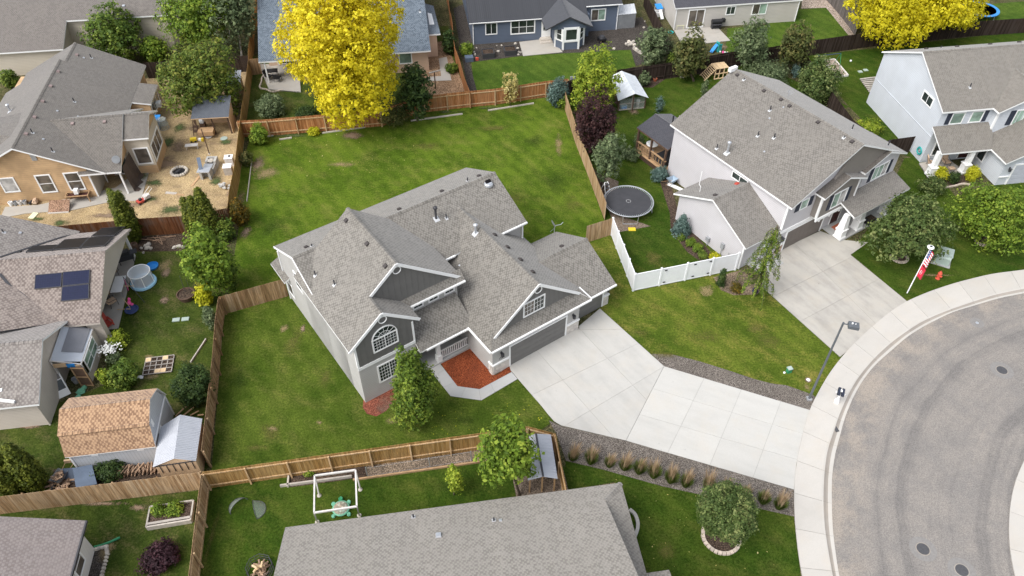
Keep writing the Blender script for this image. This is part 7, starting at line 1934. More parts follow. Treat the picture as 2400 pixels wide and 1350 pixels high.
for r_ in range(3):
    for c_ in range(3):
        x = .04 + .46 * ((c_ * 1.7 + 1) / 14) * .78; z = 4.5 - 1.5 * (r_ * 2 + 1) / 13 - .3 * ((c_ * 1.7 + 1) / 14) ** 1.1; mb.frame((x, 0, z), (1, 0, 0), (0, 1, 0), (0, 0, 1), -.016, .016, -.02, .03, -.02, .02)
mb.build('stars', M['white'], fl1)
flag('red_flag', 'plain red flag with a pale ring emblem below the striped flag', 1.85, 2.9, .5, lambda i, j: ('emblem', 'white') if 3 < (i - 5) ** 2 + ((j - 6) * .85) ** 2 < 6 else ('cloth', 'flag_red'))
item('fire_hydrant', 'red fire hydrant on the lawn near the sidewalk', 'hydrant', (2197, 653), .4,
     [('barrel', 'hydrant', lth([(.16, 0), (.17, .05), (.12, .07), (.12, .5), (.16, .52), (.16, .57), (.13, .6), (.1, .7), (.03, .75)], 16)), ('outlet', 'hydrant', tbs(([(-.24, 0, .42), (.24, 0, .42)], .06))), ('outlet', 'hydrant', tbs(([(0, 0, .38), (0, -.24, .38)], .08))), ('cap', 'red', lth([(.04, .75), (.04, .82), (.001, .83)], 6))])
item('transformer_box', 'grey green utility cabinet behind the fire hydrant', 'utility box', (2205, 612), math.radians(-28),
     [('cabinet', 'utility', lambda mb: mb.slab([(-.55, -.5, 0), (-.55, .5, 0), (-.55, .5, .95), (-.55, -.38, .85), (-.55, -.5, .7)], (1.1, 0, 0))), ('lid', 'utility', lambda mb: mb.slab([(-.6, -.42, .87), (-.6, .56, .98), (-.6, .56, 1.03), (-.6, -.42, .93)], (1.2, 0, 0))), ('base', 'walk', bxs((-.7, .7, -.65, .65, 0, .06)))])
lb = G(1895.6, 935.7); LH = 7.6
M['charcoal_grey'] = plain('dark_grey_metal', (0.10, 0.11, 0.12), 0.5, 0.08)
item('street_lamp', 'tall dark grey street lamp standing in the gravel bed beside the sidewalk', 'street lamp', lb, 0,
     [('pole', 'charcoal_grey', lambda mb: mb.tube([(0, 0, .1), (0, 0, LH)], [.085, .06], 10)), ('base', 'grey', bxs((-.16, .16, -.16, .16, 0, .14))), ('arm', 'charcoal_grey', tbs(([(0, 0, LH - .1), (.3, -.08, LH - .1)], .04))),
      ('lamp_head', 'charcoal_grey', lambda mb: mb.frame((.28, -.08, LH - .22), Vector((.96, -.27, 0)), Vector((.27, .96, 0)), (0, 0, 1), 0, .62, -.24, .24, 0, .22)), ('lens', 'glass', lambda mb: mb.frame((.28, -.08, LH - .25), Vector((.96, -.27, 0)), Vector((.27, .96, 0)), (0, 0, 1), .06, .56, -.18, .18, 0, .03)),
      ('photocell', 'white', lth([(.05, LH), (.05, LH + .07), (.001, LH + .09)], 8, (.5, -.1, 0))), ('photocell', 'white', lth([(.03, LH), (.03, LH + .05), (.001, LH + .06)], 8, (.68, -.15, 0)))])
ma_ = math.radians(-25)
item('mailbox', 'pair of dark mailboxes on one white post at the sidewalk edge', 'mailbox', (1959, 944), ma_,
     [('post', 'white', bxs((-.06, .06, -.06, .06, .08, 1.0))), ('base', 'white', bxs((-.14, .14, -.14, .14, .08, .3))), ('cross_arm', 'white', bxs((-.3, .3, -.05, .05, 1.0, 1.06)))]
     + [('mailbox', 'shutter', lambda mb, x=x: mb.slab([(x - .1, -.28, 1.06), (x + .1, -.28, 1.06), (x + .1, -.28, 1.2), (x + .07, -.28, 1.28), (x - .07, -.28, 1.28), (x - .1, -.28, 1.2)], (0, .56, 0))) for x in (-.12, .12)] + [('label_plate', 'white', bxs((-.06, .06, -.1, .1, 1.29, 1.31)))])
item('utility_pedestal', 'small dark green utility pedestal on the front lawn', 'utility box', (1848, 872), .3, [('body', 'green', bxs((-.15, .15, -.13, .13, 0, .38))), ('lid', 'utility', bxs((-.17, .17, -.15, .15, .38, .45)))])
item('valve_cover', 'white round valve cover in the lawn near the lamp', 'cover', (1894, 891), 0, [('lid', 'white', lth([(.13, 0), (.13, .05), (.001, .06)], 12)), ('ring', 'dirt', lth([(.22, 0), (.22, .03), (.13, .03)], 12))])
item('valve_cover', 'small white marker beside the utility pedestal', 'cover', (1838, 874), 0, [('lid', 'white', lth([(.08, 0), (.08, .06), (.001, .07)], 8))])
M['iron'] = plain('cast_iron', (0.07, 0.07, 0.075), 0.6, 0.2, 12); M['patch_asphalt'] = plain('asphalt_collar', (0.215, 0.205, 0.195), 0.95, 0.12, 8)
for lb_, p, r in (('manhole cover in the middle of the road at the right edge', (2348, 868), .36), ('manhole cover near the bottom of the road', (2163, 1287), .36), ('manhole cover lowest in the road beside the bottom edge', (2254, 1337), .36)):
    item('manhole_cover', lb_, 'manhole', (p[0], p[1]), 0, [('collar', 'patch_asphalt', lth([(r * 2.1, .0165), (r * 2.1, .0185), (r * 1.1, .020), (.001, .0202)], 32)), ('rim', 'gutter', lth([(r * 1.12, .021), (r * 1.12, .026), (r, .027)], 28)), ('lid', 'iron', lth([(r, .024), (r * .97, .029), (.001, .030)], 28))], 'manhole covers in the road')
item('access_cover', 'round valve lid near the upper kerb', 'manhole', (2290, 757), 0, [('collar', 'patch_asphalt', lth([(.5, .0165), (.5, .0185), (.12, .02), (.001, .0202)], 28)), ('lid', 'galv', lth([(.12, .021), (.12, .028), (.001, .03)], 14))])
item('kerb_drain', 'dark oval drain lid in the gutter by the driveway', 'drain', (1957, 1004), .25, [('grate', 'iron', lambda mb: mb.frame((0, 0, 0), (1, 0, 0), (0, 1, 0), (0, 0, 1), -.12, .12, -.3, .3, .0, .075))])
# bottom yard
def ontop(px, base):
    b_ = G(*base); d = ray(*px); fx = Vector((d.x, d.y, 0)); k = b_.dot(fx) / fx.dot(fx); return CAM_H + d.z * k
c8 = lambda x, y: (480 + x / 3.374, 950 + y / 3.374)
feet = [G(*c8(*p)) for p in ((905, 715), (1230, 668), (1222, 872), (890, 925))]
ch = sum(feet, Vector()) / 4; SH = 2.05
tops = [G(*c8(*p), SH) for p in ((868, 557), (1192, 512), (1202, 800), (865, 850))]
item('timber_swing', 'whitewashed square timber swing frame on the bottom lawn', 'swing frame', ch, 0,
     [('beam', 'timber_white', lambda mb, a=a, b_=b_: mb.bar(a - ch, b_ - ch, .09, .11)) for a, b_ in zip(tops, tops[1:] + tops[:1])] + [('leg', 'timber_white', lambda mb, a=a, f=f: mb.bar(f - ch, a - ch - Z * .07, .08)) for a, f in zip(tops, feet)] + [('footing', 'rock', lambda mb, f=f: mb.lathe([(.14, 0), (.13, .06), (.001, .07)], 10, f - ch)) for f in feet])
M['shell'] = speckle('mosaic_shell', [(0.55, 0.50, 0.38), (0.42, 0.30, 0.22), (0.30, 0.42, 0.36)], 9)
item('sandbox', 'green animal shaped sandbox with mottled lid below the swing frame', 'sandbox', c8(1080, 825), YA,
     [('tub', 'mint', lth([(.45, 0), (.52, .18), (.46, .22)], 20)), ('lid', 'shell', lth([(.44, .22), (.36, .3), (.15, .35), (.001, .36)], 18)), ('head', 'green', lambda mb: mb.rock((0, .62, .15), .16, .17, .2))] + [('foot', 'mint', lambda mb, x=x, y=y: mb.rock((x, y, .08), .15, .15, .12)) for x in (-.45, .45) for y in (-.4, .4)])
def goal(mb, r=.62):
    mb.tube([(math.cos(math.pi * i / 12) * r, 0, math.sin(math.pi * i / 12) * r * .95 + .02) for i in range(13)], .018, 5); mb.tube([(math.cos(math.pi * i / 12) * r, math.sin(math.pi * i / 12) * r, .02) for i in range(13)], .018, 5)
def goalnet(mb, r=.6):
    a = [(math.cos(math.pi * i / 12) * r, 0, math.sin(math.pi * i / 12) * r * .95 + .02) for i in range(13)]; c_ = [(math.cos(math.pi * i / 12) * r, math.sin(math.pi * i / 12) * r, .02) for i in range(13)]
    mb.add(a + c_, [(i, i + 1, 14 + i, 13 + i) for i in range(12)])
for lb_, p, rz in (('left pop-up football goal with thin netting on the bottom lawn', c8(275, 805), .9), ('right pop-up football goal with thin netting on the bottom lawn', c8(400, 830), -1.2)):
    item('pop_up_goal', lb_, 'goal', p, rz, [('hoop', 'charcoal', goal), ('netting', 'net', goalnet)])
def logs(n, r0, L, z0, spread):
    def f(mb):
        for i in range(n):
            a = random.random() * 3.14; x, y = random.uniform(-spread, spread), random.uniform(-spread, spread); z = z0 + .05 * (i % 5); d = Vector((math.cos(a), math.sin(a), random.uniform(-.2, .2))) * L / 2; p = Vector((x, y, z))
            mb.tube([p - d, p + d], r0 * random.uniform(.7, 1.3), 6, rnd=random.random())
    return f
def basket(mb):
    for z in (.06, .34, .62): mb.tube(circle(.72, z, 8), .02, 5, cap=False)
    for i in range(16): a = 2 * math.pi * i / 16; mb.tube([(math.cos(a) * .7, math.sin(a) * .7, .03), (math.cos(a) * .72, math.sin(a) * .72, .64)], .013, 4)
item('fire_basket', 'black wire basket heaped with firewood beside the bottom house', 'firewood basket', (612, 1338), .2, [('basket', 'charcoal', basket), ('firewood', 'log', logs(34, .05, .5, .12, .34)), ('kindling', 'timber_pale', logs(6, .06, .34, .5, .2))])
hb = G(1272, 1150)
RA, RB = G(1256, 1016, 2.1), G(1273, 1117, 2.1); EA_, EB_ = G(1291, 1018, 1.75), G(1307, 1122, 1.75); FA, FB = G(1240, 1021, 1.75), G(1237, 1126, 1.75)
ht = thing('bird_hut', 'narrow hut with corrugated grey roof inside the bottom yard fence corner', 'hut', (RB.x, RB.y, 0))
ob = Vector((RB.x, RB.y, 0))
corr((EA_ - ob, EB_ - ob), (RA - ob, RB - ob), 14, .014).build('roof_panel', M['steel_roof'], ht); corr((FA - ob, FB - ob), (RA - ob, RB - ob), 14, .014).build('roof_panel', M['steel_roof'], ht)
mb = MB(); mb.bar(RA - ob + Z * .02, RB - ob + Z * .02, .12, .03); mb.build('ridge_flashing', M['charcoal'], ht)
qq = [(p - ob) for p in (FB, EB_, EA_, FA)]; cc_ = sum(qq, Vector()) / 4; qq = [cc_ + (p - cc_) * .84 for p in qq]
mb = MB(); q2 = [qq[0].lerp(qq[3], .35), qq[1].lerp(qq[2], .35), qq[2], qq[3]]; mb.prism([(p.x, p.y) for p in q2], 0, 1.68); mb.build('wall', M['timber_dark'], ht)
for p in (qq[0], qq[1], qq[0].lerp(qq[1], .5)): mb = MB(); mb.bar((p.x, p.y, 0), (p.x, p.y, 1.7), .09); mb.build('post', M['timber'], ht)
d_ = (q2[1] - q2[0]); d_.z = 0; L_ = d_.length; d_.normalize(); mb = MB(); mb.frame((q2[0].x, q2[0].y, 0), d_, d_.cross(Z), Z, L_ * .45, L_ * .92, .0, .04, .1, 1.5); mb.build('door', M['timber'], ht)
mb = MB(); mb.frame((q2[0].x, q2[0].y, 0), d_, d_.cross(Z), Z, L_ * .62, L_ * .7, .04, .07, .9, .96); mb.build('latch', M['white'], ht)
# wire run posts
rt = thing('wire_run', 'low wire fence with thin posts along the dusty dog run', 'wire fence', G(862, 1118))
o0 = G(862, 1118); rp = [G(*p) - o0 for p in ((862, 1118), (1008, 1096), (1105, 1080))]
for p in rp: mb = MB(); mb.tube([p, p + Z * 1.1], .025, 6); mb.build('post', M['grey'], rt)
mb = MB(); mb.tube([(p - G(0, 0) + G(0, 0)) + Z * 1.0 for p in (rp[0], rp[2])], .008, 4); mb.tube([rp[0] + Z * .1, rp[2] + Z * .1], .008, 4); mb.build('wire', M['grey'], rt)
mb = MB()
mb.add([rp[0] + Z * .1, rp[2] + Z * .1, rp[2] + Z * 1.0, rp[0] + Z * 1.0], [(0, 1, 2, 3)]); M['wire_net'] = netmat('wire_netting', (0.35, 0.35, 0.34), 0.10); mb.build('netting', M['wire_net'], rt)
item('edging_board', 'weathered plank along the soil bed in front of the golden fence', 'plank', (740, 1130), math.radians(9), [('plank', 'timber_grey', bxs((-2.1, 2.2, -.05, .05, 0, .22)))])
item('edging_board', 'short plank at the left end of the soil bed', 'plank', (677, 1124), math.radians(97), [('plank', 'timber_grey', bxs((-.55, .55, -.05, .05, 0, .22)))])
item('edging_board', 'long pale plank along the dusty dog run', 'plank', (985, 1104), math.radians(9.5), [('plank', 'timber', bxs((-4.1, 4.1, -.05, .05, 0, .16)))])
# planter box with two shrubs
pc = [G(*g7(*p), .38) for p in ((980, 1150), (1360, 1095), (1335, 1265), (945, 1330))]; p0 = sum(pc, Vector()) / 4; p0.z = 0
def side(a, b_, w=.09, h=.38): return lambda mb: mb.bar(a - p0 - Z * .19, b_ - p0 - Z * .19, w, h)
item('planter_box', 'low weathered timber planter box holding two round plants', 'planter', p0, 0, [('side_board', 'timber_grey', side(a, b_)) for a, b_ in zip(pc, pc[1:] + pc[:1])] + [('soil', 'soil', lambda mb: mb.prism([(p.x - p0.x, p.y - p0.y) for p in pc], 0.0, .26)), ('bench_plank', 'timber_grey', lambda mb: mb.bar(pc[3].lerp(pc[0], .12) - p0 + Z * .03, pc[2].lerp(pc[1], .12) - p0 + Z * .03, .14, .05))])
# behind the barn shed
def barrow(name, label, at, rz, tub, load=None, z=0.0):
    P = [('tub', tub, lambda mb: mb.add([(-.32, -.42, .62), (.32, -.42, .62), (.36, .45, .66), (-.36, .45, .66), (-.2, -.3, .3), (.2, -.3, .3), (.2, .2, .26), (-.2, .2, .26)], [(0, 1, 5, 4), (1, 2, 6, 5), (2, 3, 7, 6), (3, 0, 4, 7), (4, 5, 6, 7)])), ('handle', 'timber', tbs(([(-.28, 1.1, .62), (-.2, .2, .34), (-.05, -.62, .2)], .022))), ('handle', 'timber', tbs(([(.28, 1.1, .62), (.2, .2, .34), (.05, -.62, .2)], .022))), ('wheel', 'black', lambda mb: mb.tube([(0, -.62 + .18 * math.cos(t), .2 + .18 * math.sin(t)) for t in [math.pi * 2 * i / 14 for i in range(15)]], .05, 6, cap=False)), ('leg', 'grey', tbs(([(-.2, .3, .3), (-.22, .35, 0)], .018), ([(.2, .3, .3), (.22, .35, 0)], .018)))]
    if load: P.append(('load', load, logs(16, .05, .45, .5, .2)))
    return item(name, label, 'wheelbarrow', at, rz, P, None, z)
barrow('wheelbarrow', 'grey wheelbarrow filled with split wood beside the arborvitae', (146, 1128), -.3, 'grey', 'log')
item('woodpile', 'scattered split logs on the ground below the wheelbarrow', 'firewood', (140, 1140), 0, [('log', 'log', lambda mb, i=i: mb.tube([Vector((random.uniform(-.8, .8), random.uniform(-.6, .6), .08 + .05 * (i % 3))) + Vector((math.cos(i), math.sin(i), 0)) * k for k in (-.25, .25)], .07, 6, rnd=random.random())) for i in range(22)])
item('woodpile', 'long row of thin cut branches stacked behind the barn shed', 'firewood', (304, 1112), YA, [('log', 'log', lambda mb, i=i: mb.tube([Vector((-2.1 + i * .057, -.25, .10 + .13 * (i % 4) + random.uniform(0, .06))), Vector((-2.1 + i * .057 + random.uniform(-.3, .5), .35, .16 + .13 * (i % 4)))], random.uniform(.03, .05), 6, rnd=random.random())) for i in range(72)])
lc = [G(*g7(*p), .85) for p in ((300, 815), (470, 783), (515, 955), (330, 985))]; l0 = sum(lc, Vector()) / 4; l0.z = 0
item('storage_box', 'blue grey painted plywood box behind the weathered fence', 'box', l0, 0, [('lid', 'grey_lid', lambda mb: mb.prism([(p.x - l0.x, p.y - l0.y) for p in lc], .81, .86)), ('box', 'timber_dark', lambda mb: mb.prism([((p.x - l0.x) * .9, (p.y - l0.y) * .9) for p in lc], 0, .81))])
item('board', 'small blue grey board leaning on the storage box', 'board', g7(290, 930), .1, [('board', 'grey_lid', lambda mb: mb.frame((0, 0, 0), (1, 0, 0), (0, .5, .86), (0, -.86, .5), -.35, .35, 0, .9, 0, .03))])
item('board', 'tan plywood strip lying against the barn shed wall', 'board', g7(375, 800), YA, [('board', 'plywood', bxs((-.7, .7, -.06, .06, .6, .85)))])
item('tarp', 'crumpled mint green tarp on the ground beside the greenhouse', 'tarp', (191, 920), .6, [('sheet', 'mint', lambda mb: (mb.rock((0, 0, .1), .35, .28, .22), mb.rock((-.25, -.3, .06), .22, .18, .14), mb.rock((.25, .25, .07), .22, .2, .16)))])
item('bucket', 'grey galvanised bucket at the greenhouse end', 'bucket', (180, 896), 0, [('bucket', 'galv', lth([(.17, 0), (.22, .4), (.2, .4), (.15, .05)], 14)), ('handle', 'grey', lambda mb: mb.tube([(math.cos(math.pi * i / 8) * .22, 0, .4 + .15 * math.sin(math.pi * i / 8)) for i in range(9)], .01, 4))])
item('broken_trellis', 'loose timber battens in the corner behind the metal shed', 'planks', (447, 968), 0, [('plank', 'timber', lambda mb, a=a: mb.bar((-.9 + a * .5, -.3, .06 + a * .04), (-.2 + a * .4, .6 - a * .3, .25), .1, .03)) for a in range(4)])
# solar house patio
pg = lambda x, y: (230 + x / 4.218, 560 + y / 4.218)
item('gas_grill', 'black gas grill with blue lid light at the far end of the solar house patio', 'grill', pg(290, 225), YA + .3, [('body', 'charcoal', bxs((-.6, .6, -.3, .3, .35, .85))), ('lid', 'black', lambda mb: mb.slab([(-.4, -.3, .85), (-.4, .3, .85), (-.4, .22, 1.1), (-.4, -.22, 1.1)], (.8, 0, 0))), ('side_shelf', 'charcoal', bxs((-.95, -.6, -.28, .28, .8, .85), (.6, .95, -.28, .28, .8, .85)))] + [(n, 'charcoal', f) for n, f in legs4(.5, .25, .36, .05)], None, .06)
item('smoker', 'round kettle smoker with white lid beside the gas grill', 'grill', pg(195, 235), 0, [('kettle', 'charcoal', lth([(.12, .35), (.3, .55), (.33, .7)], 16)), ('lid', 'white', lth([(.34, .7), (.3, .84), (.12, .95), (.001, .97)], 16)), ('leg', 'charcoal', tbs(([(.2, .1, .5), (.35, .2, 0)], .02), ([(-.2, .1, .5), (-.35, .2, 0)], .02), ([(0, -.22, .5), (0, -.4, 0)], .02)))], None, .06)
tq = [G(*pg(*p), .74) for p in ((170, 365), (275, 358), (230, 530), (120, 535))]; t0 = sum(tq, Vector()) / 4
table('folding_table', 'long white folding table on the solar house patio', Vector((t0.x, t0.y, .06)), math.radians(98) , 1.75, .8, .7, 'white', 'grey')
for lb_, p, rz in (('tan patio chair beside the white folding table', (150, 650), 2.4), ('tan patio chair near the wall below the white folding table', (92, 570), 1.2), ('tan patio chair beyond the white folding table', (165, 345), .4)):
    lounge_chair('patio_chair', lb_, G(*pg(*p), .06) + Vector((0, 0, .0)), rz)
lounge_chair('patio_chair', 'black patio chair between the tan chairs', G(*pg(78, 620), .06), 1.9, 'black')
item('red_chair', 'faded red plastic armchair at the lower end of the solar house patio', 'chair', pg(98, 865), YA + .8, [('seat', 'red', bxs((-.3, .3, -.3, .3, .2, .35))), ('backrest', 'red', lambda mb: mb.frame((0, .28, .3), (1, 0, 0), (0, .35, .94), (0, -.94, .35), -.32, .32, 0, .75, -.03, .03)), ('armrest', 'red', bxs((-.4, -.28, -.3, .35, .5, .55), (-.38, -.3, -.3, -.22, 0, .5))), ('armrest', 'red', bxs((.28, .4, -.3, .35, .5, .55), (.3, .38, -.3, -.22, 0, .5)))])
tr_c = G(*pg(455, 440))
def poles(mb):
    for i in range(6): a = 2 * math.pi * i / 6; mb.tube([(math.cos(a) * .85, math.sin(a) * .85, .2), (math.cos(a) * .8, math.sin(a) * .8, 1.25)], .035, 6)
    mb.tube(circle(.8, 1.25, 28), .035, 6, cap=False)
M['tub_blue'] = plain('pale_blue_vinyl', (0.36, 0.62, 0.78), 0.5, 0.06)
item('toddler_trampoline', 'small round toddler trampoline with white net wall and pale blue rim', 'trampoline', tr_c, 0, [('rim', 'tub_blue', lth([(.68, .2), (.7, .27), (.95, .24), (.98, .12), (.9, .1)], 28)), ('jumping_mat', 'navy', lth([(.001, .22), (.69, .22)], 24)), ('frame', 'white', poles), ('netting', 'net_white', lambda mb: mb.lathe([(.84, .24), (.8, 1.25)], 24)), ('leg', 'grey', tbs(*[([(math.cos(a) * .85, math.sin(a) * .85, 0), (math.cos(a) * .85, math.sin(a) * .85, .15)], .03) for a in (0, 1.05, 2.1, 3.14, 4.2, 5.2)]))])
item('paddling_pool', 'bright blue plastic paddling pool behind the toddler trampoline', 'pool', pg(540, 280), 0, [('pool', 'blue', lth([(.4, 0), (.48, .2), (.44, .22), (.38, .06), (.001, .05)], 20))])
item('nest_swing', 'round navy fabric swing seat lying at the patio edge', 'swing seat', pg(340, 715), 0, [('seat', 'navy', lth([(.001, .06), (.4, .1), (.5, .22), (.46, .25), (.36, .14)], 20)), ('frame', 'timber_pale', tbs(([(-1.1, .05, .15), (-.1, .05, .2)], .03), ([(-.6, .5, .9), (-.15, .15, .25)], .02)))])
item('ride_on_toy', 'bright pink toy resting on the navy swing seat', 'toy', pg(325, 668), .4, [('body', 'pink', lambda mb: (mb.rock((0, 0, .4), .17, .24, .18), mb.rock((.06, .2, .55), .13, .13, .2))), ('wheel', 'pink', lth([(.1, .22), (.12, .3), (.05, .33)], 10, (.15, -.1, 0)))])
item('swing_stand', 'thin dark swing stand poles on the patio edge', 'stand', pg(300, 540), 0, [('pole', 'charcoal', tbs(([(-.1, .2, .0), (0, .3, 1.5)], .02), ([(0, .3, 1.5), (1.6, -1.0, .05)], .02))), ('bar', 'timber_pale', tbs(([(0, -.1, .9), (.75, -.08, .9)], .03))), ('pole', 'pink', tbs(([(-.05, .25, .1), (-.02, .3, 1.2)], .03)))])
for lb_, p in (('left white rectangular cover flat in the solar house lawn', (772, 803)), ('right white rectangular cover flat in the solar house lawn', (863, 795))): item('access_cover', lb_, 'cover', pg(*p), YA, [('lid', 'utility', bxs((-.26, .26, -.17, .17, .0, .07)))])
def lattice(mb):
    for i in range(6): mb.bar((-1.0 + i * .38, -.75, .1), (-1.0 + i * .38, .75, .1), .05); 
    for j in range(5): mb.bar((-1.0, -.75 + j * .375, .13), (.9, -.75 + j * .375, .13), .05)
item('planting_grid', 'square timber planting grid with a few pale tiles on the lawn', 'planting grid', pg(610, 1255), YA + .02, [('lattice', 'timber_grey', lattice), ('soil', 'soil', bxs((-1.0, .9, -.75, .75, .0, .07)))] + [('tile', 'timber_pale', bxs((-1.0 + i * .38 + .03, -.62 + i * .38, -.75 + j * .375 + .03, -.375 + j * .375 - .02, .135, .17))) for i, j in ((0, 3), (3, 3), (2, 0), (3, 0))] + [('loose_tile', 'white', bxs((-1.35, -.95, -1.0, -.7, .02, .06)))])
item('planter_tub', 'brown oval planter tub with sparse plant on the solar house lawn', 'planter', pg(880, 580), 0, [('tub', 'timber_dark', lth([(.55, 0), (.68, .45), (.6, .46), (.55, .3)], 18)), ('soil', 'soil', lth([(.58, .36), (.001, .4)], 16)), ('stake', 'charcoal', tbs(([(-.1, .25, .3), (-.12, .4, 1.9)], .02), ([(.25, .3, .3), (.2, .5, 1.5)], .015)))])
def rocks(label, pxs, r=(.15, .28)):
    for i, p in enumerate(sorted(pxs)):
        k = random.uniform(*r); item('rock', (NTH + ['fourteenth'])[i].replace('last', 'thirteenth') + label, 'stone', p, random.random() * 3, [('stone', 'rock', lambda mb: mb.rock((0, 0, k * .35), k, k * .75, k * .7))], label[6:])
rocks(' from left of the field stones at the garden bed', [pg(*p) for p in ((430, 95), (450, 140), (475, 75), (500, 65), (490, 95), (520, 100), (755, 90), (800, 80), (840, 85))])
item('barrel', 'brown barrel planter at the corner of the solar house patio', 'barrel', pg(375, 105), 0, [('barrel', 'timber_dark', lth([(.25, 0), (.3, .3), (.27, .6), (.22, .6), (.22, .5)], 14)), ('soil', 'soil', lth([(.22, .5), (.001, .52)], 12))])
item('edging_board', 'thin pale plank edging beside the left fence', 'plank', pg(995, 1110), math.radians(78), [('plank', 'timber_grey', bxs((-1.1, 1.1, -.04, .04, 0, .15)))])
item('fallen_branches', 'heap of dry branches in the garden bed', 'branches', (372, 562), 0, [('branch', 'log', lambda mb, i=i: mb.tube([Vector((random.uniform(-.8, .8), random.uniform(-.4, .4), .1)) + Vector((math.cos(i * 1.3), math.sin(i * 1.3) * .6, .12)) * k for k in (-.6, .6)], .03, 5, rnd=random.random())) for i in range(10)])
# straw yard
t2 = lambda x, y: (x / 5.4, 300 + y / 5.4)
y8 = lambda x, y: (340 + x / 5.625, 300 + y / 5.625)
s6 = lambda x, y: (380 + x / 5, 60 + y / 5)
HQ = House('yard_hut', 'open front hut with blue grey shingle roof in the straw yard', 'hut', G(*s6(350, 1330)), 5.0)
ra, rb, rc, rd = [HQ.loc(*s6(*p), z) for p, z in (((375, 840), 2.75), ((805, 815), 2.75), ((780, 1070), 2.0), ((335, 1095), 2.0))]
HQ.roof([[rd, rc, rb, ra]], 'roof_hut', .08, 'plywood')
mb = MB(); mb.slab([(rc.x - .15, rc.y + .3, 0), (rb.x - .15, rb.y - .3, 0), (rb.x - .15, rb.y - .3, 2.55), (rc.x - .15, rc.y + .3, 1.95)], (.06, 0, 0)); mb.slab([(ra.x + .2, ra.y - .3, 0), (rb.x - .2, rb.y - .3, 0), (rb.x - .2, rb.y - .3, 2.55), (ra.x + .2, ra.y - .3, 2.55)], (0, .06, 0)); HQ.part('wall', mb, M['plywood'])
for p in (rd + Vector((.2, .3, 0)), rc + Vector((-.25, .3, 0)), (rd + rc) / 2 + Vector((0, .3, 0))): mb = MB(); mb.bar((p.x, p.y, 0), (p.x, p.y, 1.92), .1); HQ.part('post', mb, M['timber_dark'])
mb = MB(); mb.box(rd.x + .3, (rd.x + rc.x) / 2, rd.y - .4, rd.y + .5, .35, .75); HQ.part('workbench', mb, M['timber'])
item('timber_stand', 'dark timber A-frame leaning at the open side of the hut', 'frame', s6(420, 1290), 0, [('leg', 'timber_dark', tbs(([(-.4, 0, 0), (-.05, .1, 1.7)], .04), ([(.4, 0, 0), (-.05, .1, 1.7)], .04))), ('shelf', 'timber_dark', bxs((-.35, .35, -.1, .3, .4, .46), (-.25, .25, -.05, .3, .9, .95)))])
item('tool_crate', 'open wooden crate with red and yellow tools beside the hut', 'crate', s6(550, 1270), .1, [('crate', 'timber', bxs((-.6, .6, -.3, .3, 0, .3))), ('tools', 'red', bxs((.1, .5, -.1, .15, .3, .38))), ('tools', 'yellow', bxs((-.1, .12, -.2, .0, .3, .36)))])
item('waste_bag', 'white sack hanging under the hut roof', 'sack', s6(490, 1200), 0, [('sack', 'tarp', lambda mb: mb.rock((0, 0, .9), .28, .25, .6)), ('base', 'timber_dark', bxs((-.25, .25, -.2, .2, 0, .6)))])
item('plastic_bowl', 'white plastic basin on the straw in front of the hut', 'basin', s6(550, 1305), 0, [('basin', 'white', lth([(.25, 0), (.38, .12), (.35, .13), (.22, .03), (.001, .03)], 14))])
item('plastic_bowl', 'pale flat lid on the weeds at the hut corner', 'lid', s6(725, 1325), 0, [('lid', 'utility', lth([(.35, .02), (.33, .06), (.001, .07)], 12))])
item('small_shed', 'narrow pale shed behind the bronze tipped tree beside the fence', 'shed', s6(860, 830), YA, [('wall', 'plywood', bxs((-.8, .8, -.6, 1.2, 0, 1.7))), ('roof', 'steel_roof', lambda mb: mb.slab([(-.95, -.75, 1.65), (.95, -.75, 1.65), (.95, 1.35, 2.1), (-.95, 1.35, 2.1)], (0, 0, .05))), ('door', 'timber_grey', bxs((-.35, .35, -.63, -.6, .05, 1.5)))])
item('tether_pole', 'tall thin brown pole standing on the straw', 'pole', (491, 361), 0, [('pole', 'timber_dark', tbs(([(0, 0, 0), (0, 0, 2.7)], .045))), ('base', 'rock', lth([(.12, 0), (.1, .06), (.001, .07)], 10))])
def blocks(n, w, d, h0=0.0):
    def f(mb):
        for k in range(n):
            for i in (-1, 1): mb.box(i * w / 2 - .1, i * w / 2 + .1, -d / 2, d / 2, h0 + k * .2 + .004, h0 + k * .2 + .196, rnd=random.random())
            mb.box(-w / 2 + .1, w / 2 - .1, d / 2 - .2, d / 2, h0 + k * .2 + .004, h0 + k * .2 + .196, rnd=random.random())
    return f
M['block'] = plain('cinder_block', (0.38, 0.37, 0.35), 0.9, 0.12, 6, rnd=0.15)
oc = G(*y8(860, 600))
item('outdoor_oven', 'cinder block barbecue with ash and metal trays in the straw yard', 'barbecue', oc, YA - .12, [('block_wall', 'block', lambda mb: (setattr(mb, 'X', Matrix.Translation((0, 1.15, 0))), blocks(4, .75, .8)(mb))), ('block_wall', 'block', lambda mb: (setattr(mb, 'X', Matrix.Translation((-.05, .3, 0))), blocks(3, .8, .8)(mb))), ('block_wall', 'block', lambda mb: (setattr(mb, 'X', Matrix.Translation((-.1, -.6, 0))), blocks(4, .75, .7)(mb))), ('metal_tray', 'galv', bxs((-.4, .3, -.05, .55, .62, .68))), ('counter', 'galv', bxs((-.75, .35, -1.0, -.25, .8, .86))), ('chute', 'grey_lid', lambda mb: mb.bar((-.45, -.55, .86), (-.75, .35, 1.5), .32, .06)), ('ash', 'rock', lambda mb: mb.rock((0, .95, .75), .3, .35, .1))])
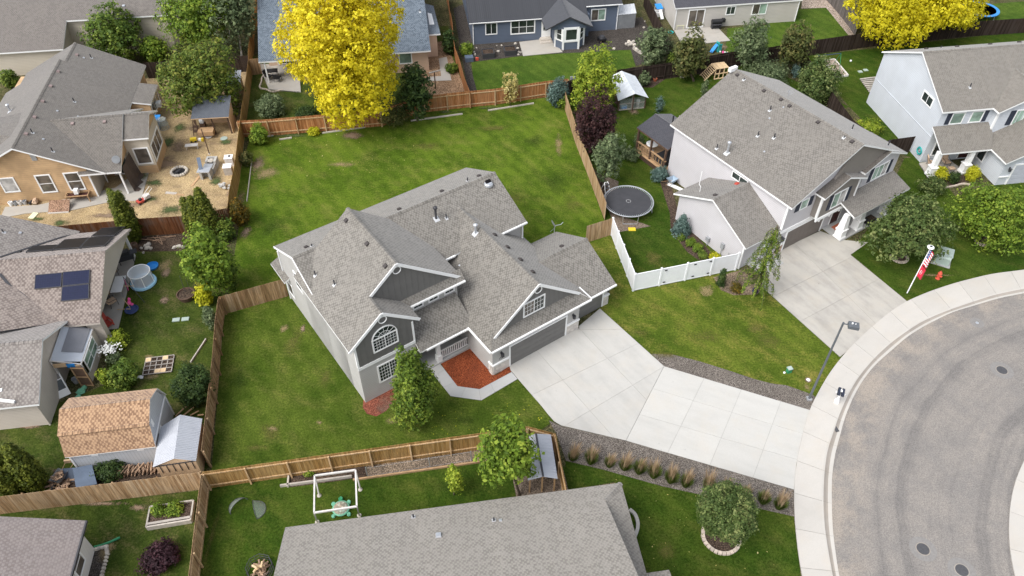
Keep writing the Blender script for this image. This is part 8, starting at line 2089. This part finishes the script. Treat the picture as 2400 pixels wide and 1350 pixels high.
item('cupboard', 'white worn cabinet against the golden fence', 'cabinet', y8(1128, 480), YA, [('body', 'timber_white', bxs((-.35, .35, -.3, .3, 0, .8))), ('top', 'white', bxs((-.38, .38, -.33, .33, .8, .86))), ('burner', 'black', lth([(.12, .86), (.12, .9), (.001, .91)], 10, (.08, .05, 0)))])
item('cupboard', 'second white cabinet below the worn one at the golden fence', 'cabinet', y8(1112, 600), YA, [('body', 'timber_grey', bxs((-.35, .35, -.3, .3, 0, .8))), ('top', 'white', bxs((-.38, .38, -.33, .33, .8, .86)))])
item('rubble_pile', 'pile of broken pale blocks and wire by the golden fence', 'rubble', y8(1050, 790), 0, [('block', 'block', lambda mb, i=i: mb.rock((random.uniform(-.5, .5), random.uniform(-.3, .3), .1 + .1 * (i % 3)), .2, .15, .15, rnd=random.random())) for i in range(12)])
fr = thing('fire_pit', 'round stone fire pit with black ashes in the straw yard', 'fire pit', G(*y8(455, 585)))
for i in range(18):
    a = 2 * math.pi * i / 18; mb = MB(); mb.rock((math.cos(a) * .68, math.sin(a) * .68, .12), .16, .13, .2, rnd=random.random()); mb.build('stone', M['rock'], fr)
mb = MB(); mb.lathe([(.6, .03), (.001, .06)], 16); mb.build('ash', M['black'], fr); mb = MB(); logs(8, .05, .4, .1, .2)(mb); mb.build('charred_wood', M['charcoal'], fr)
table('low_table', 'low white bench table on the straw', y8(628, 275), YA, 1.15, .45, .45, 'timber_white', 'timber_white')
item('toy_truck', 'yellow plastic toy truck on the straw', 'toy', y8(645, 180), .2, [('body', 'yellow', bxs((-.28, .28, -.17, .17, .1, .38))), ('wheel', 'black', tbs(([(-.18, -.2, .1), (-.18, .2, .1)], .1), ([(.18, -.2, .1), (.18, .2, .1)], .1)))])
item('toy_truck', 'orange and white toy beside the yellow truck', 'toy', y8(745, 172), -.2, [('body', 'white', bxs((-.25, .05, -.12, .12, .05, .25))), ('cab', 'yellow', bxs((.05, .25, -.12, .12, .05, .32)))])
item('loose_board', 'short weathered board on the straw', 'plank', y8(345, 862), -.15, [('board', 'timber_grey', bxs((-.5, .5, -.14, .14, .01, .06)))])
item('loose_board', 'thin plank next to the weathered board', 'plank', y8(450, 880), -.1, [('board', 'timber', bxs((-.45, .45, -.07, .07, .01, .05)))])
item('loose_board', 'brown plank beside the block barbecue', 'plank', y8(670, 700), 1.4, [('board', 'timber', bxs((-.75, .75, -.1, .1, .01, .05)))])
item('loose_board', 'dark thin pole along the straw by the bay window', 'plank', y8(180, 430), .6, [('board', 'log', bxs((-.9, .9, -.04, .04, .01, .07)))])
item('lawn_mower', 'red and white push mower near the arborvitae trio', 'mower', t2(1790, 945), -.7, [('deck', 'red', bxs((-.25, .25, -.3, .3, .1, .28))), ('engine', 'black', lth([(.14, .28), (.14, .42), (.001, .46)], 10)), ('bag', 'timber_white', bxs((-.22, .22, .35, .85, .2, .5))), ('handle', 'white', tbs(([(-.22, .2, .25), (-.2, 1.2, .95), (.2, 1.2, .95), (.22, .2, .25)], .018))), ('wheel', 'black', tbs(([(-.3, -.22, .1), (.3, -.22, .1)], .1), ([(-.3, .25, .1), (.3, .25, .1)], .1)))])
tb = thing('tarp_bin', 'bin covered with a bright blue tarp beside the cedar bay', 'bin', G(*t1(1990, 1180)), YA)
mb = MB(); mb.box(-.4, .4, -.5, .5, 0, .8); mb.build('bin', M['charcoal'], tb); mb = MB(); mb.slab([(-.45, -.55, .55), (.4, -.55, .5), (.5, .6, .95), (-.5, .6, 1.0)], (0, 0, .06)); mb.slab([(-.45, -.56, .1), (.4, -.56, .1), (.42, -.56, .55), (-.45, -.56, .58)], (0, -.04, 0)); mb.build('tarp', M['blue'], tb)
item('wire_cage', 'rolled grey wire mesh beside the blue tarp bin', 'wire roll', t1(2080, 1190), 0, [('mesh', 'net', lambda mb: mb.lathe([(.45, 0), (.5, .5), (.4, 1.0)], 14)), ('hoop', 'grey', lambda mb: (mb.tube(circle(.47, .02, 16), .02, 4, cap=False), mb.tube(circle(.42, 1.0, 16), .02, 4, cap=False)))])
for lb_, p in (('left black tyre at the foot of the bay window', (1845, 385)), ('right black tyre at the foot of the bay window', (1960, 370))): item('tyre', lb_, 'tyre', t2(*p), 0, [('tyre', 'black', lambda mb: mb.tube(circle(.26, .12, 18), .12, 8, cap=False)), ('soil', 'soil', lth([(.2, .1), (.001, .16)], 10))])
item('bucket_stack', 'jumble of white and grey buckets against the cedar wall', 'buckets', t2(255, 945), YA, [('bucket', ('white', 'grey', 'timber_white', 'galv')[i % 4], lth([(.15, 0), (.19, .38), (.16, .38), (.13, .05)], 12, ((i % 4) * .38 - .6, (i // 4) * .32 - .3, .0 if i < 8 else .36))) for i in range(11)])
item('junk_heap', 'heap of dark pots and pipes beside the buckets', 'junk', t2(430, 930), YA, [('pipe', 'charcoal', tbs(([(-.2, -.5, .15), (.2, .5, .25)], .1), ([(.1, -.5, .12), (.5, .3, .15)], .07))), ('bag', 'tan', lambda mb: mb.rock((.3, -.35, .25), .25, .35, .35)), ('pot', 'dark', lth([(.15, 0), (.2, .3), (.15, .3)], 10, (-.3, .2, 0)))])
M['chipboard'] = speckle('chipboard', [(0.30, 0.18, 0.12), (0.42, 0.27, 0.18), (0.34, 0.22, 0.16)], 14)
item('chipboard_sheet', 'rusty brown chipboard sheet leaning on blocks at the cedar wall', 'board', t2(745, 1075), YA - .05, [('sheet', 'chipboard', lambda mb: mb.frame((0, 0, .05), (1, 0, 0), (0, .88, .47), (0, -.47, .88), -.85, .85, 0, 1.15, 0, .03)), ('edge_strip', 'timber_white', bxs((-.85, .85, -.08, -.02, .02, .12)))])
item('pallet_board', 'pale plank board propped beside the cedar wall window', 'board', t2(805, 850), YA, [('plank', 'timber_white', lambda mb, i=i: mb.frame((0, 0, 0), (1, 0, 0), (0, .35, .94), (0, -.94, .35), -.25 + i * .17, -.1 + i * .17, 0, .9, 0, .03)) for i in range(3)])
M['petal'] = plain('pale_yellow_board', (0.72, 0.72, 0.48), 0.7, 0.06)
item('loose_sheet', 'pale yellow board lying on the straw at the garden fence', 'board', t2(425, 1115), -.15, [('sheet', 'petal', bxs((-.25, .25, -.38, .38, .01, .08)))])
item('work_table', 'rusty timber rack table with a white machine on top at the cedar wall', 'table', t2(1020, 920), YA, [('frame', 'timber', bxs((-.95, .95, -.35, -.28, .68, .76), (-.95, .95, .28, .35, .68, .76), (-.95, -.88, -.28, .28, .68, .76), (.88, .95, -.28, .28, .68, .76))), ('tray', 'maroon', bxs((-.88, .88, -.28, .28, .55, .6))), ('machine', 'white', bxs((-.2, .15, -.1, .3, .76, 1.15))), ('leg', 'timber', bxs((-.93, -.85, -.33, -.25, 0, .68))), ('leg', 'timber', bxs((.85, .93, -.33, -.25, 0, .68))), ('leg', 'timber', bxs((-.93, -.85, .25, .33, 0, .68))), ('leg', 'timber', bxs((.85, .93, .25, .33, 0, .68)))])
# blue house yard
zB = lambda x, y: (1060 + x / 4.5, y / 4.5)
for lb_, p in (('left black raised planter beside the blue house patio', (380, 600)), ('right black raised planter beside the blue house patio', (612, 570))): item('raised_planter', lb_, 'planter', zB(*p), math.radians(8.8), [('box', 'charcoal', bxs((-.65, .65, -.45, -.38, 0, .6), (-.65, .65, .72, .79, 0, .6), (-.65, -.58, -.38, .72, 0, .6), (.58, .65, -.38, .72, 0, .6))), ('soil', 'soil', bxs((-.58, .58, -.38, .72, .0, .5)))])
item('raised_planter', 'dark planter box below the leafy green plant', 'planter', zB(178, 640), math.radians(8.8), [('box', 'grey_lid', bxs((-.45, .45, -.35, .35, 0, .5)))])
item('gas_can', 'small red fuel can beside the planter box', 'can', zB(262, 635), .3, [('can', 'hydrant', bxs((-.14, .14, -.11, .11, 0, .32))), ('spout', 'black', tbs(([(.05, 0, .32), (.15, 0, .45)], .03)))])
rocks(' from left of the pale stones on the dark gravel', [zB(*p) for p in ((255, 508), (470, 485), (485, 548), (520, 482), (665, 465), (690, 515), (700, 555), (695, 580), (720, 560), (230, 555), (240, 580), (2030, 228), (2020, 295), (1705, 520))], (.12, .24))
item('rock_pile', 'heap of pale rocks at the end of the blue house gravel', 'rocks', zB(1880, 475), 0, [('stone', 'rock', lambda mb, i=i: mb.rock((random.uniform(-.6, .6), random.uniform(-.35, .35), .12 + .08 * (i % 3)), .2, .16, .2, rnd=random.random())) for i in range(14)])
item('fire_bowl', 'black square fire bowl with chairs on the blue house gravel', 'fire bowl', zB(1575, 440), .3, [('bowl', 'black', bxs((-.4, .4, -.4, .4, .3, .5))), ('leg', 'black', bxs((-.38, -.3, -.38, -.3, 0, .3), (.3, .38, .3, .38, 0, .3), (-.38, -.3, .3, .38, 0, .3), (.3, .38, -.38, -.3, 0, .3))), ('screen', 'charcoal', lth([(.38, .5), (.3, .7), (.001, .78)], 10)), ('firewood', 'timber_pale', lambda mb: logs(6, .06, .4, .08, .2)(mb))])
ms = House('tin_shed', 'small corrugated tin shed beside the blue house', 'shed', G(*zB(1715, 322)), 8.8)
e0, e1, e2, e3_ = [ms.loc(*zB(*p), z) for p, z in (((1733, 160), 1.75), ((1945, 140), 1.75), ((1920, 36), 2.0), ((1716, 60), 2.0))]
ms.part('roof_panel', corr((e0, e1), (e3_, e2), 12, .02), M['tin'])
mb = MB(); mb.prism([(e0.x + .1, e0.y + .1), (e1.x - .1, e1.y + .1), (e2.x - .1, e2.y - .1), (e3_.x + .1, e3_.y - .1)], 0, 1.7); ms.part('wall', mb, M['grey'])
mb = MB()
for i in range(14): x = e0.x + .12 + (e1.x - e0.x - .24) * i / 13; mb.box(x - .02, x + .02, e0.y + .06, e0.y + .1, 0, 1.7)
ms.part('rib', mb, M['grey'])
item('edging_wall', 'low pale stone edging wall at the end of the blue house lawn', 'wall', zB(2005, 580), math.radians(-58), [('stone', 'rock', lambda mb, i=i: mb.box(-1.6 + i * .33, -1.6 + i * .33 + .31, -.12, .12, 0, .3 + random.uniform(-.02, .03), rnd=random.random())) for i in range(11)])
item('shed_panel', 'upright grey panel beside the fence corner behind the aspen', 'panel', (1341, 214), YA, [('panel', 'grey', bxs((-.3, .3, -.05, .05, 0, 1.7)))])
# tarp covered coop
cp = House('chicken_coop', 'coop under a torn white tarp roof beside the tall yellow green tree', 'coop', G(1484, 258), 28.0)
cz = lambda p, z: cp.loc(*p, z)
rbk, rft, lf, rfr, rbr, lbk = cz((1457, 166), 2.2), cz((1489, 219), 2.2), cz((1449, 236), 1.35), cz((1520, 229), 1.35), cz((1489, 178), 1.35), cz((1432, 178), 1.35)
cp.roof([[lf, rft, rbk, lbk], [rfr, rbr, rbk, rft]][:2], 'tarp', .04, 'tarp', 'tarp_roof')
mb = MB(); c0 = (lf + rfr + rbr + lbk) / 4
for p in (lf, rfr, rbr, lbk, rft): q = Vector((c0.x + (p.x - c0.x) * .88, c0.y + (p.y - c0.y) * .88, 0)); mb.bar(q, q + Z * (p.z - .05), .09)
cp.part('post', mb, M['timber_dark'])
kq = [Vector((c0.x + (p.x - c0.x) * .85, c0.y + (p.y - c0.y) * .85, 0)) for p in (lf, rfr, rbr, lbk)]
mb = MB(); mb.slab([kq[3], kq[2], kq[2] + Z * 1.3, kq[3] + Z * 1.3], (kq[2] - kq[3]).cross(Z).normalized() * .04); mb.slab([kq[0], kq[3], kq[3] + Z * 1.3, kq[0] + Z * 1.3], (kq[3] - kq[0]).cross(Z).normalized() * .04); cp.part('wall', mb, M['timber_dark'])
mb = MB(); m_ = kq[0].lerp(kq[1], .5); mb.bar(kq[0] + Z * .7, kq[1] + Z * .7, .06); mb.bar(m_, m_ + Z * 1.9, .08); mb.bar(kq[0] + Z * .05, kq[1] + Z * .05, .1); cp.part('front_frame', mb, M['timber_grey'])
mb = MB(); mb.add([kq[0] + Z * .05, kq[1] + Z * .05, kq[1] + Z * 1.3, kq[0] + Z * 1.3], [(0, 1, 2, 3)]); cp.part('netting', mb, M['net'])
item('feed_bin', 'white bucket feeder inside the coop front', 'bucket', (1494, 250), 0, [('bucket', 'white', lth([(.16, .35), (.2, .75), (.001, .78)], 12)), ('stand', 'timber_grey', bxs((-.15, .15, -.15, .15, 0, .35)))])
item('cool_box', 'blue plastic crate in front of the coop', 'crate', (1461, 254), .3, [('crate', 'blue', bxs((-.28, .28, -.22, .22, 0, .35))), ('lid', 'tub_blue', bxs((-.3, .3, -.24, .24, .35, .4)))])
item('flower_pot', 'terracotta pot with a small plant at the dark fence', 'pot', (1535, 190), 0, [('pot', 'terracotta', lth([(.14, 0), (.22, .32), (.18, .32), (.15, .25)], 12)), ('soil', 'soil', lth([(.18, .26), (.001, .28)], 10))])
item('garden_stone', 'two pale standing stones beside the playhouse tree', 'stone', (1598, 183), 0, [('stone', 'rock', lambda mb: (mb.rock((-.15, 0, .4), .14, .12, .7), mb.rock((.15, .05, .35), .13, .12, .6)))])
# pallet playhouse
ph = thing('playhouse', 'pallet wood playhouse with slatted roof and ramp', 'playhouse', G(1684, 180), math.radians(15))
for i in range(9): mb = MB(); mb.box(-.72 + i * .165, -.72 + i * .165 + .13, -.5, .75, 1.22, 1.26, rnd=random.random()); mb.build('roof_slat', M['timber_pale'], ph)
for i in range(8): mb = MB(); mb.bar((-.8 - .13 * i, -.5, 1.2 - .15 * i), (-.8 - .13 * i, .7, 1.2 - .15 * i), .1, .03, rnd=random.random()); mb.build('ramp_slat', M['timber_pale'], ph)
mb = MB()
for x in (-.72, -.25, .25, .7): mb.box(x - .04, x + .04, -.45, -.37, 0, 1.22)
mb.box(-.76, .74, -.46, -.36, .02, .1); mb.box(-.76, .74, -.46, -.36, .6, .68)
for x in (-.72, .7): mb.box(x - .04, x + .04, .6, .68, 0, 1.22)
mb.bar((-.75, -.45, 1.2), (-1.85, -.45, .05), .07); mb.bar((-.75, .68, 1.2), (-1.85, .68, .05), .07); mb.build('frame', M['timber_pale'], ph)
mb = MB(); mb.box(-.7, .68, .5, .58, 0, 1.2); mb.build('back_wall', M['timber_dark'], ph)
# swing set and sandpit behind
zGr = lambda x, y: (1500 + x / 4.8, y / 4.8)
sa, sb = G(*zGr(2000, 628), 1.9), G(*zGr(2262, 600), 1.9); s0 = (sa + sb) / 2; s0.z = 0
dd_ = (sb - sa).normalized(); nn_ = Vector((-dd_.y, dd_.x, 0))
swi = item('swing_set', 'thin metal swing set with green and blue legs over the sandpit', 'swing set', s0, 0, [('top_bar', 'navy', lambda mb: mb.tube([sa - s0, sb - s0], .035, 7))] + [('leg', 'green', lambda mb, e=e, k=k: mb.tube([e - s0, e - s0 + nn_ * k * .8 + dd_ * 0 - Z * 1.9], .03, 6)) for e in (sa, sb) for k in (-1, 1)])
for f in (.25, .5, .72):
    p = sa.lerp(sb, f) - s0; mb = MB(); mb.tube([p - dd_ * .18, p - dd_ * .18 - Z * 1.4], .008, 4); mb.tube([p + dd_ * .18, p + dd_ * .18 - Z * 1.4], .008, 4); mb.frame(p - Z * 1.42, dd_, nn_, Z, -.22, .22, -.08, .08, 0, .03); mb.build('swing', M['charcoal'], swi)
sp = [G(*zGr(*p)) for p in ((2060, 692), (2185, 677), (2338, 858), (2215, 872))]; s1_ = sum(sp, Vector()) / 4
item('sandpit', 'timber framed sandpit below the swing set', 'sandpit', s1_, 0, [('board', 'timber_white', lambda mb, a=a, b_=b_: mb.bar(a - s1_ + Z * .09, b_ - s1_ + Z * .09, .12, .18)) for a, b_ in zip(sp, sp[1:] + sp[:1])] + [('sand', 'pebble', lambda mb: mb.prism([(p.x - s1_.x, p.y - s1_.y) for p in sp], 0.0, .1))])
zR_2 = lambda x, y: (1860 + x / 2.935, y / 2.935)
dp = [G(*zR_2(*p), .15) for p in ((458, 545), (578, 530), (590, 640), (525, 640))]; d0 = sum(dp, Vector()) / 4; d0.z = 0
item('slatted_platform', 'low weathered slatted platform against the tall pale blue wall', 'platform', d0, 0, [('slat', 'timber_grey', lambda mb, i=i: mb.bar(dp[0].lerp(dp[3], i / 8) - d0, dp[1].lerp(dp[2], i / 8) - d0, .16, .1, rnd=random.random())) for i in range(9)])
for lb_, p in (('left pale cover flat in the lawn near the sandpit', (458, 495)), ('right pale cover flat in the lawn near the sandpit', (495, 484))): item('access_cover', lb_, 'cover', zR_2(*p), YA, [('lid', 'utility', bxs((-.22, .22, -.2, .2, .0, .07)))])
item('ball', 'small white ball on the lawn behind the swing set', 'ball', zR_2(391, 425), 0, [('ball', 'white', lth([(.001, 0), (.1, .05), (.12, .12), (.1, .19), (.001, .24)], 12))])
item('trampoline', 'trampoline with blue safety pad partly hidden by the yellow tree', 'trampoline', (2292, 36), 0, [('jumping_mat', 'charcoal', lth([(.001, .8), (1.7, .8)], 32)), ('safety_pad', 'blue', lth([(1.7, .79), (1.72, .84), (2.05, .84), (2.08, .78)], 36)), ('leg', 'grey', tbs(*[([(math.cos(a) * 2, math.sin(a) * 2, 0), (math.cos(a) * 2, math.sin(a) * 2, .8)], .03) for a in (0, 1.05, 2.1, 3.14, 4.2, 5.2)]))])
# greige house yard
item('gas_grill', 'large black barrel grill against the greige house wall', 'grill', zGr(850, 320), YA, [('barrel', 'black', lambda mb: mb.tube([(-.6, 0, .85), (.6, 0, .85)], .28, 12)), ('side_box', 'black', bxs((.62, .95, -.2, .2, .75, 1.15))), ('frame', 'charcoal', bxs((-.55, -.48, -.25, .25, 0, .65), (.48, .55, -.25, .25, 0, .65), (-.48, .48, -.22, .22, .15, .2))), ('shelf', 'charcoal', bxs((-.55, .55, -.5, -.28, .62, .66)))])
item('bench', 'small pale yellow bench beside the sliding door', 'bench', zGr(445, 325), YA, [('seat', 'petal', bxs((-.45, .45, -.15, .15, .42, .47))), ('leg', 'petal', bxs((-.42, -.36, -.13, .13, 0, .42))), ('leg', 'petal', bxs((.36, .42, -.13, .13, 0, .42)))])
item('play_slide', 'teal and blue plastic play slide on bare earth behind the dark fence', 'slide', zGr(850, 580), .4, [('slide', 'blue', lambda mb: mb.bar((-.7, -.1, .1), (.1, .1, .8), .4, .06)), ('ladder', 'teal', bxs((.1, .2, -.25, .25, 0, 1.0), (.2, .55, -.25, -.18, 0, .9), (.2, .55, .18, .25, 0, .9))), ('wall', 'teal', bxs((.1, .16, -.3, .3, .8, 1.1))), ('step', 'yellow', bxs((.2, .5, -.18, .18, .3, .36)))])
item('toy_heap', 'pale toys scattered beside the play slide', 'toys', zGr(950, 600), 0, [('toy', ('white', 'pink', 'tan', 'teal')[i % 4], lambda mb: mb.rock((random.uniform(-.5, .5), random.uniform(-.2, .2), .1), .12, .1, .15)) for i in range(6)])
item('hose', 'green garden hose coiled at the corner of the greige patio', 'hose', zGr(345, 370), 0, [('hose', 'teal', lambda mb: (mb.tube(circle(.25, .06, 18), .04, 5, cap=False), mb.tube(circle(.3, .1, 18), .04, 5, cap=False)))])
item('play_tent', 'blue and white plastic playset in the gravel strip between blue and greige houses', 'playset', zGr(200, 170), .2, [('base', 'white', bxs((-.35, .35, -.5, .5, 0, .5))), ('slide', 'white', lambda mb: mb.bar((0, -.5, .9), (.1, -1.3, .1), .4, .06)), ('roof', 'blue', lambda mb: mb.slab([(-.4, -.45, .95), (.4, -.45, .95), (.4, .5, 1.15), (-.4, .5, 1.15)], (0, 0, .05))), ('post', 'white', bxs((-.35, -.28, -.4, -.33, .5, .95), (.28, .35, -.4, -.33, .5, .95), (-.35, -.28, .4, .47, .5, 1.1), (.28, .35, .4, .47, .5, 1.1)))])
# lilac house
item('planter_box', 'square black planter box on the lilac house porch edge', 'planter', (2036, 522), math.radians(33), [('box', 'black', bxs((-.38, .38, -.3, .3, 0, .55))), ('soil', 'soil', bxs((-.33, .33, -.25, .25, .551, .56)))], None, .14)
M['cobalt'] = plain('cobalt_glaze', (0.015, 0.02, 0.16), 0.25, 0.1)
item('flower_pot', 'deep blue glazed pot under the weeping conifer', 'pot', (1768, 687), 0, [('pot', 'cobalt', lth([(.15, 0), (.22, .2), (.2, .36), (.17, .36), (.16, .3)], 14)), ('soil', 'soil', lth([(.17, .3), (.001, .31)], 10))])
M['barrow_blue'] = plain('pale_blue_metal', (0.32, 0.40, 0.48), 0.5, 0.1)
barrow('wheelbarrow', 'pale blue wheelbarrow leaning on the lilac house wall', (1574, 432), 2.2, 'barrow_blue')
item('loose_sheet', 'white board lying beside the blue wheelbarrow', 'board', (1583, 440), math.radians(-40), [('board', 'white', bxs((-.75, .75, -.16, .16, .02, .12)))])
for lb_, c_, r_, a0, a1, n_ in (('ring of pale stones around the flowering tree', (2107, 604), .62, 2.9, 6.6, 14), ('ring of stones around the light green tree at the right edge', (2302, 567), .5, 2.6, 7.2, 14), ('ring of flat stones around the round tree in the verge', (1690, 1258), 1.05, 2.7, 6.2, 17)):
    ct = G(*c_); tt_ = thing('tree_ring', lb_, 'stone ring', ct)
    for i in range(n_):
        a = a0 + (a1 - a0) * i / (n_ - 1); mb = MB(); mb.X = Matrix.Translation((math.cos(a) * r_, math.sin(a) * r_, 0)) @ Matrix.Rotation(a, 4, 'Z'); w_ = (a1 - a0) * r_ / n_ * .46; k = random.uniform(-.012, .012); mb.box(-.1 + k, .1 + k, -w_, w_, 0, .14 + k, rnd=random.random()); mb.build('stone', M['edge'], tt_)
    mb = MB(); mb.lathe([(r_ - .1, .02), (.001, .05)], 20); mb.build('soil', M['soil'], tt_)
cv = [G(*p) for p in ((1475, 1196), (1488, 1206), (1495, 1226), (1494, 1242), (1488, 1258))]; cv = smooth(resample(cv, 12), 1); e0_ = cv[0]
et = thing('curved_edging', 'pale curved concrete edging along the bottom house wall', 'edging', e0_)
for i in range(12): mb = MB(); a_, b_2 = cv[i] - e0_, cv[i + 1] - e0_; mb.bar(a_ + Z * .08, a_.lerp(b_2, .96) + Z * .08, .2, .16, rnd=random.random()); mb.build('block', M['sidewalk'], et)
ge = [G(*s6(*p)) for p in ((1215, 575), (1165, 610), (1170, 665), (1130, 735), (1165, 750), (1230, 745), (1260, 785), (1310, 785), (1420, 755))]; ge = smooth(resample(ge, 20), 2)
et = thing('curved_edging', 'winding pale stone edging around the peach house patio', 'edging', ge[0])
for i in range(20): mb = MB(); a_, b_2 = ge[i] - ge[0], ge[i + 1] - ge[0]; mb.bar(a_ + Z * .06, a_.lerp(b_2, .95) + Z * .06, .14, .13, rnd=random.random()); mb.build('block', M['edge'], et)
pe = smooth(resample([G(*p) for p in ((2210, 441), (2238, 437), (2258, 430), (2284, 437))], 12), 2)
et = thing('curved_edging', 'thin curved stone edging in front of the porch shrubs', 'edging', pe[0])
for i in range(12): mb = MB(); a_, b_2 = pe[i] - pe[0], pe[i + 1] - pe[0]; mb.bar(a_ + Z * .06, a_.lerp(b_2, .95) + Z * .06, .13, .12, rnd=random.random()); mb.build('block', M['edge'], et)
for lb_, a, b_ in (('long pale timber edging below the cedar red fence under the yellow tree', (755, 313), (856, 299)), ('short pale timber piece at the trimmed shrub', (627, 321), (641, 318)), ('pale timber edging left of the yellow shrub', (655, 328), (684, 324)), ('long pale timber edging right of the olive bush', (963, 284), (1084, 268)), ('pale timber edging near the pale sapling', (1144, 260), (1251, 243)), ('thin white stake line along the golden fence', (591, 373), (579, 473))):
    A_, B_ = G(*a), G(*b_); item('timber_edging', lb_, 'edging', A_, 0, [('timber', 'timber_grey', lambda mb: mb.bar(Z * .06, (B_ - A_) + Z * .06, .13 if 'stake' not in lb_ else .07, .12))])
item('clothes_post', 'brown T shaped clothes post beside the peach house walk', 'post', (1021, 208), 0, [('post', 'timber_dark', tbs(([(0, 0, 0), (0, 0, 1.9)], .06))), ('cross_arm', 'timber_grey', lambda mb: mb.bar((-.55, -.2, 1.9), (.6, .3, 1.95), .1))])
table('patio_table', 'dark patio table under the peach house roof', (640, 180), YA, 1.2, .8, .75, 'black', 'black', None, .12)
for lb_, p, rz in (('dark patio chair left of the peach patio table', (632, 186), 1.2), ('dark patio chair right of the peach patio table', (652, 190), 3.0)): lounge_chair('patio_chair', lb_, G(p[0], p[1], .12), rz, 'black')
gb_ = [G(*p) for p in ((222, 1290), (250, 1282), (253, 1300), (240, 1350), (232, 1380), (196, 1380), (208, 1330))]
sheet('rock_bed', gb_, 0.032, M['gravel_dark'])
et = thing('rock_edging', 'ragged pale stones edging the rock bed in the bottom left corner', 'edging', gb_[0])
for i in range(4):
    for k in range(6): p = gb_[i].lerp(gb_[i + 1], k / 6) - gb_[0]; mb = MB(); mb.rock((p.x, p.y, .08), .14, .11, .16, rnd=random.random()); mb.build('stone', M['rock'], et)
item('drain_pipe', 'dark green flexible drain pipe lying on the corner yard lawn', 'pipe', (222, 1284), 0, [('pipe', 'green', lambda mb: mb.tube([(0, 0, .1), (.35, .12, .08), (.75, .3, .08), (1.25, .6, .08)], .07, 8))])
print('leaf cards', NLEAF[0])
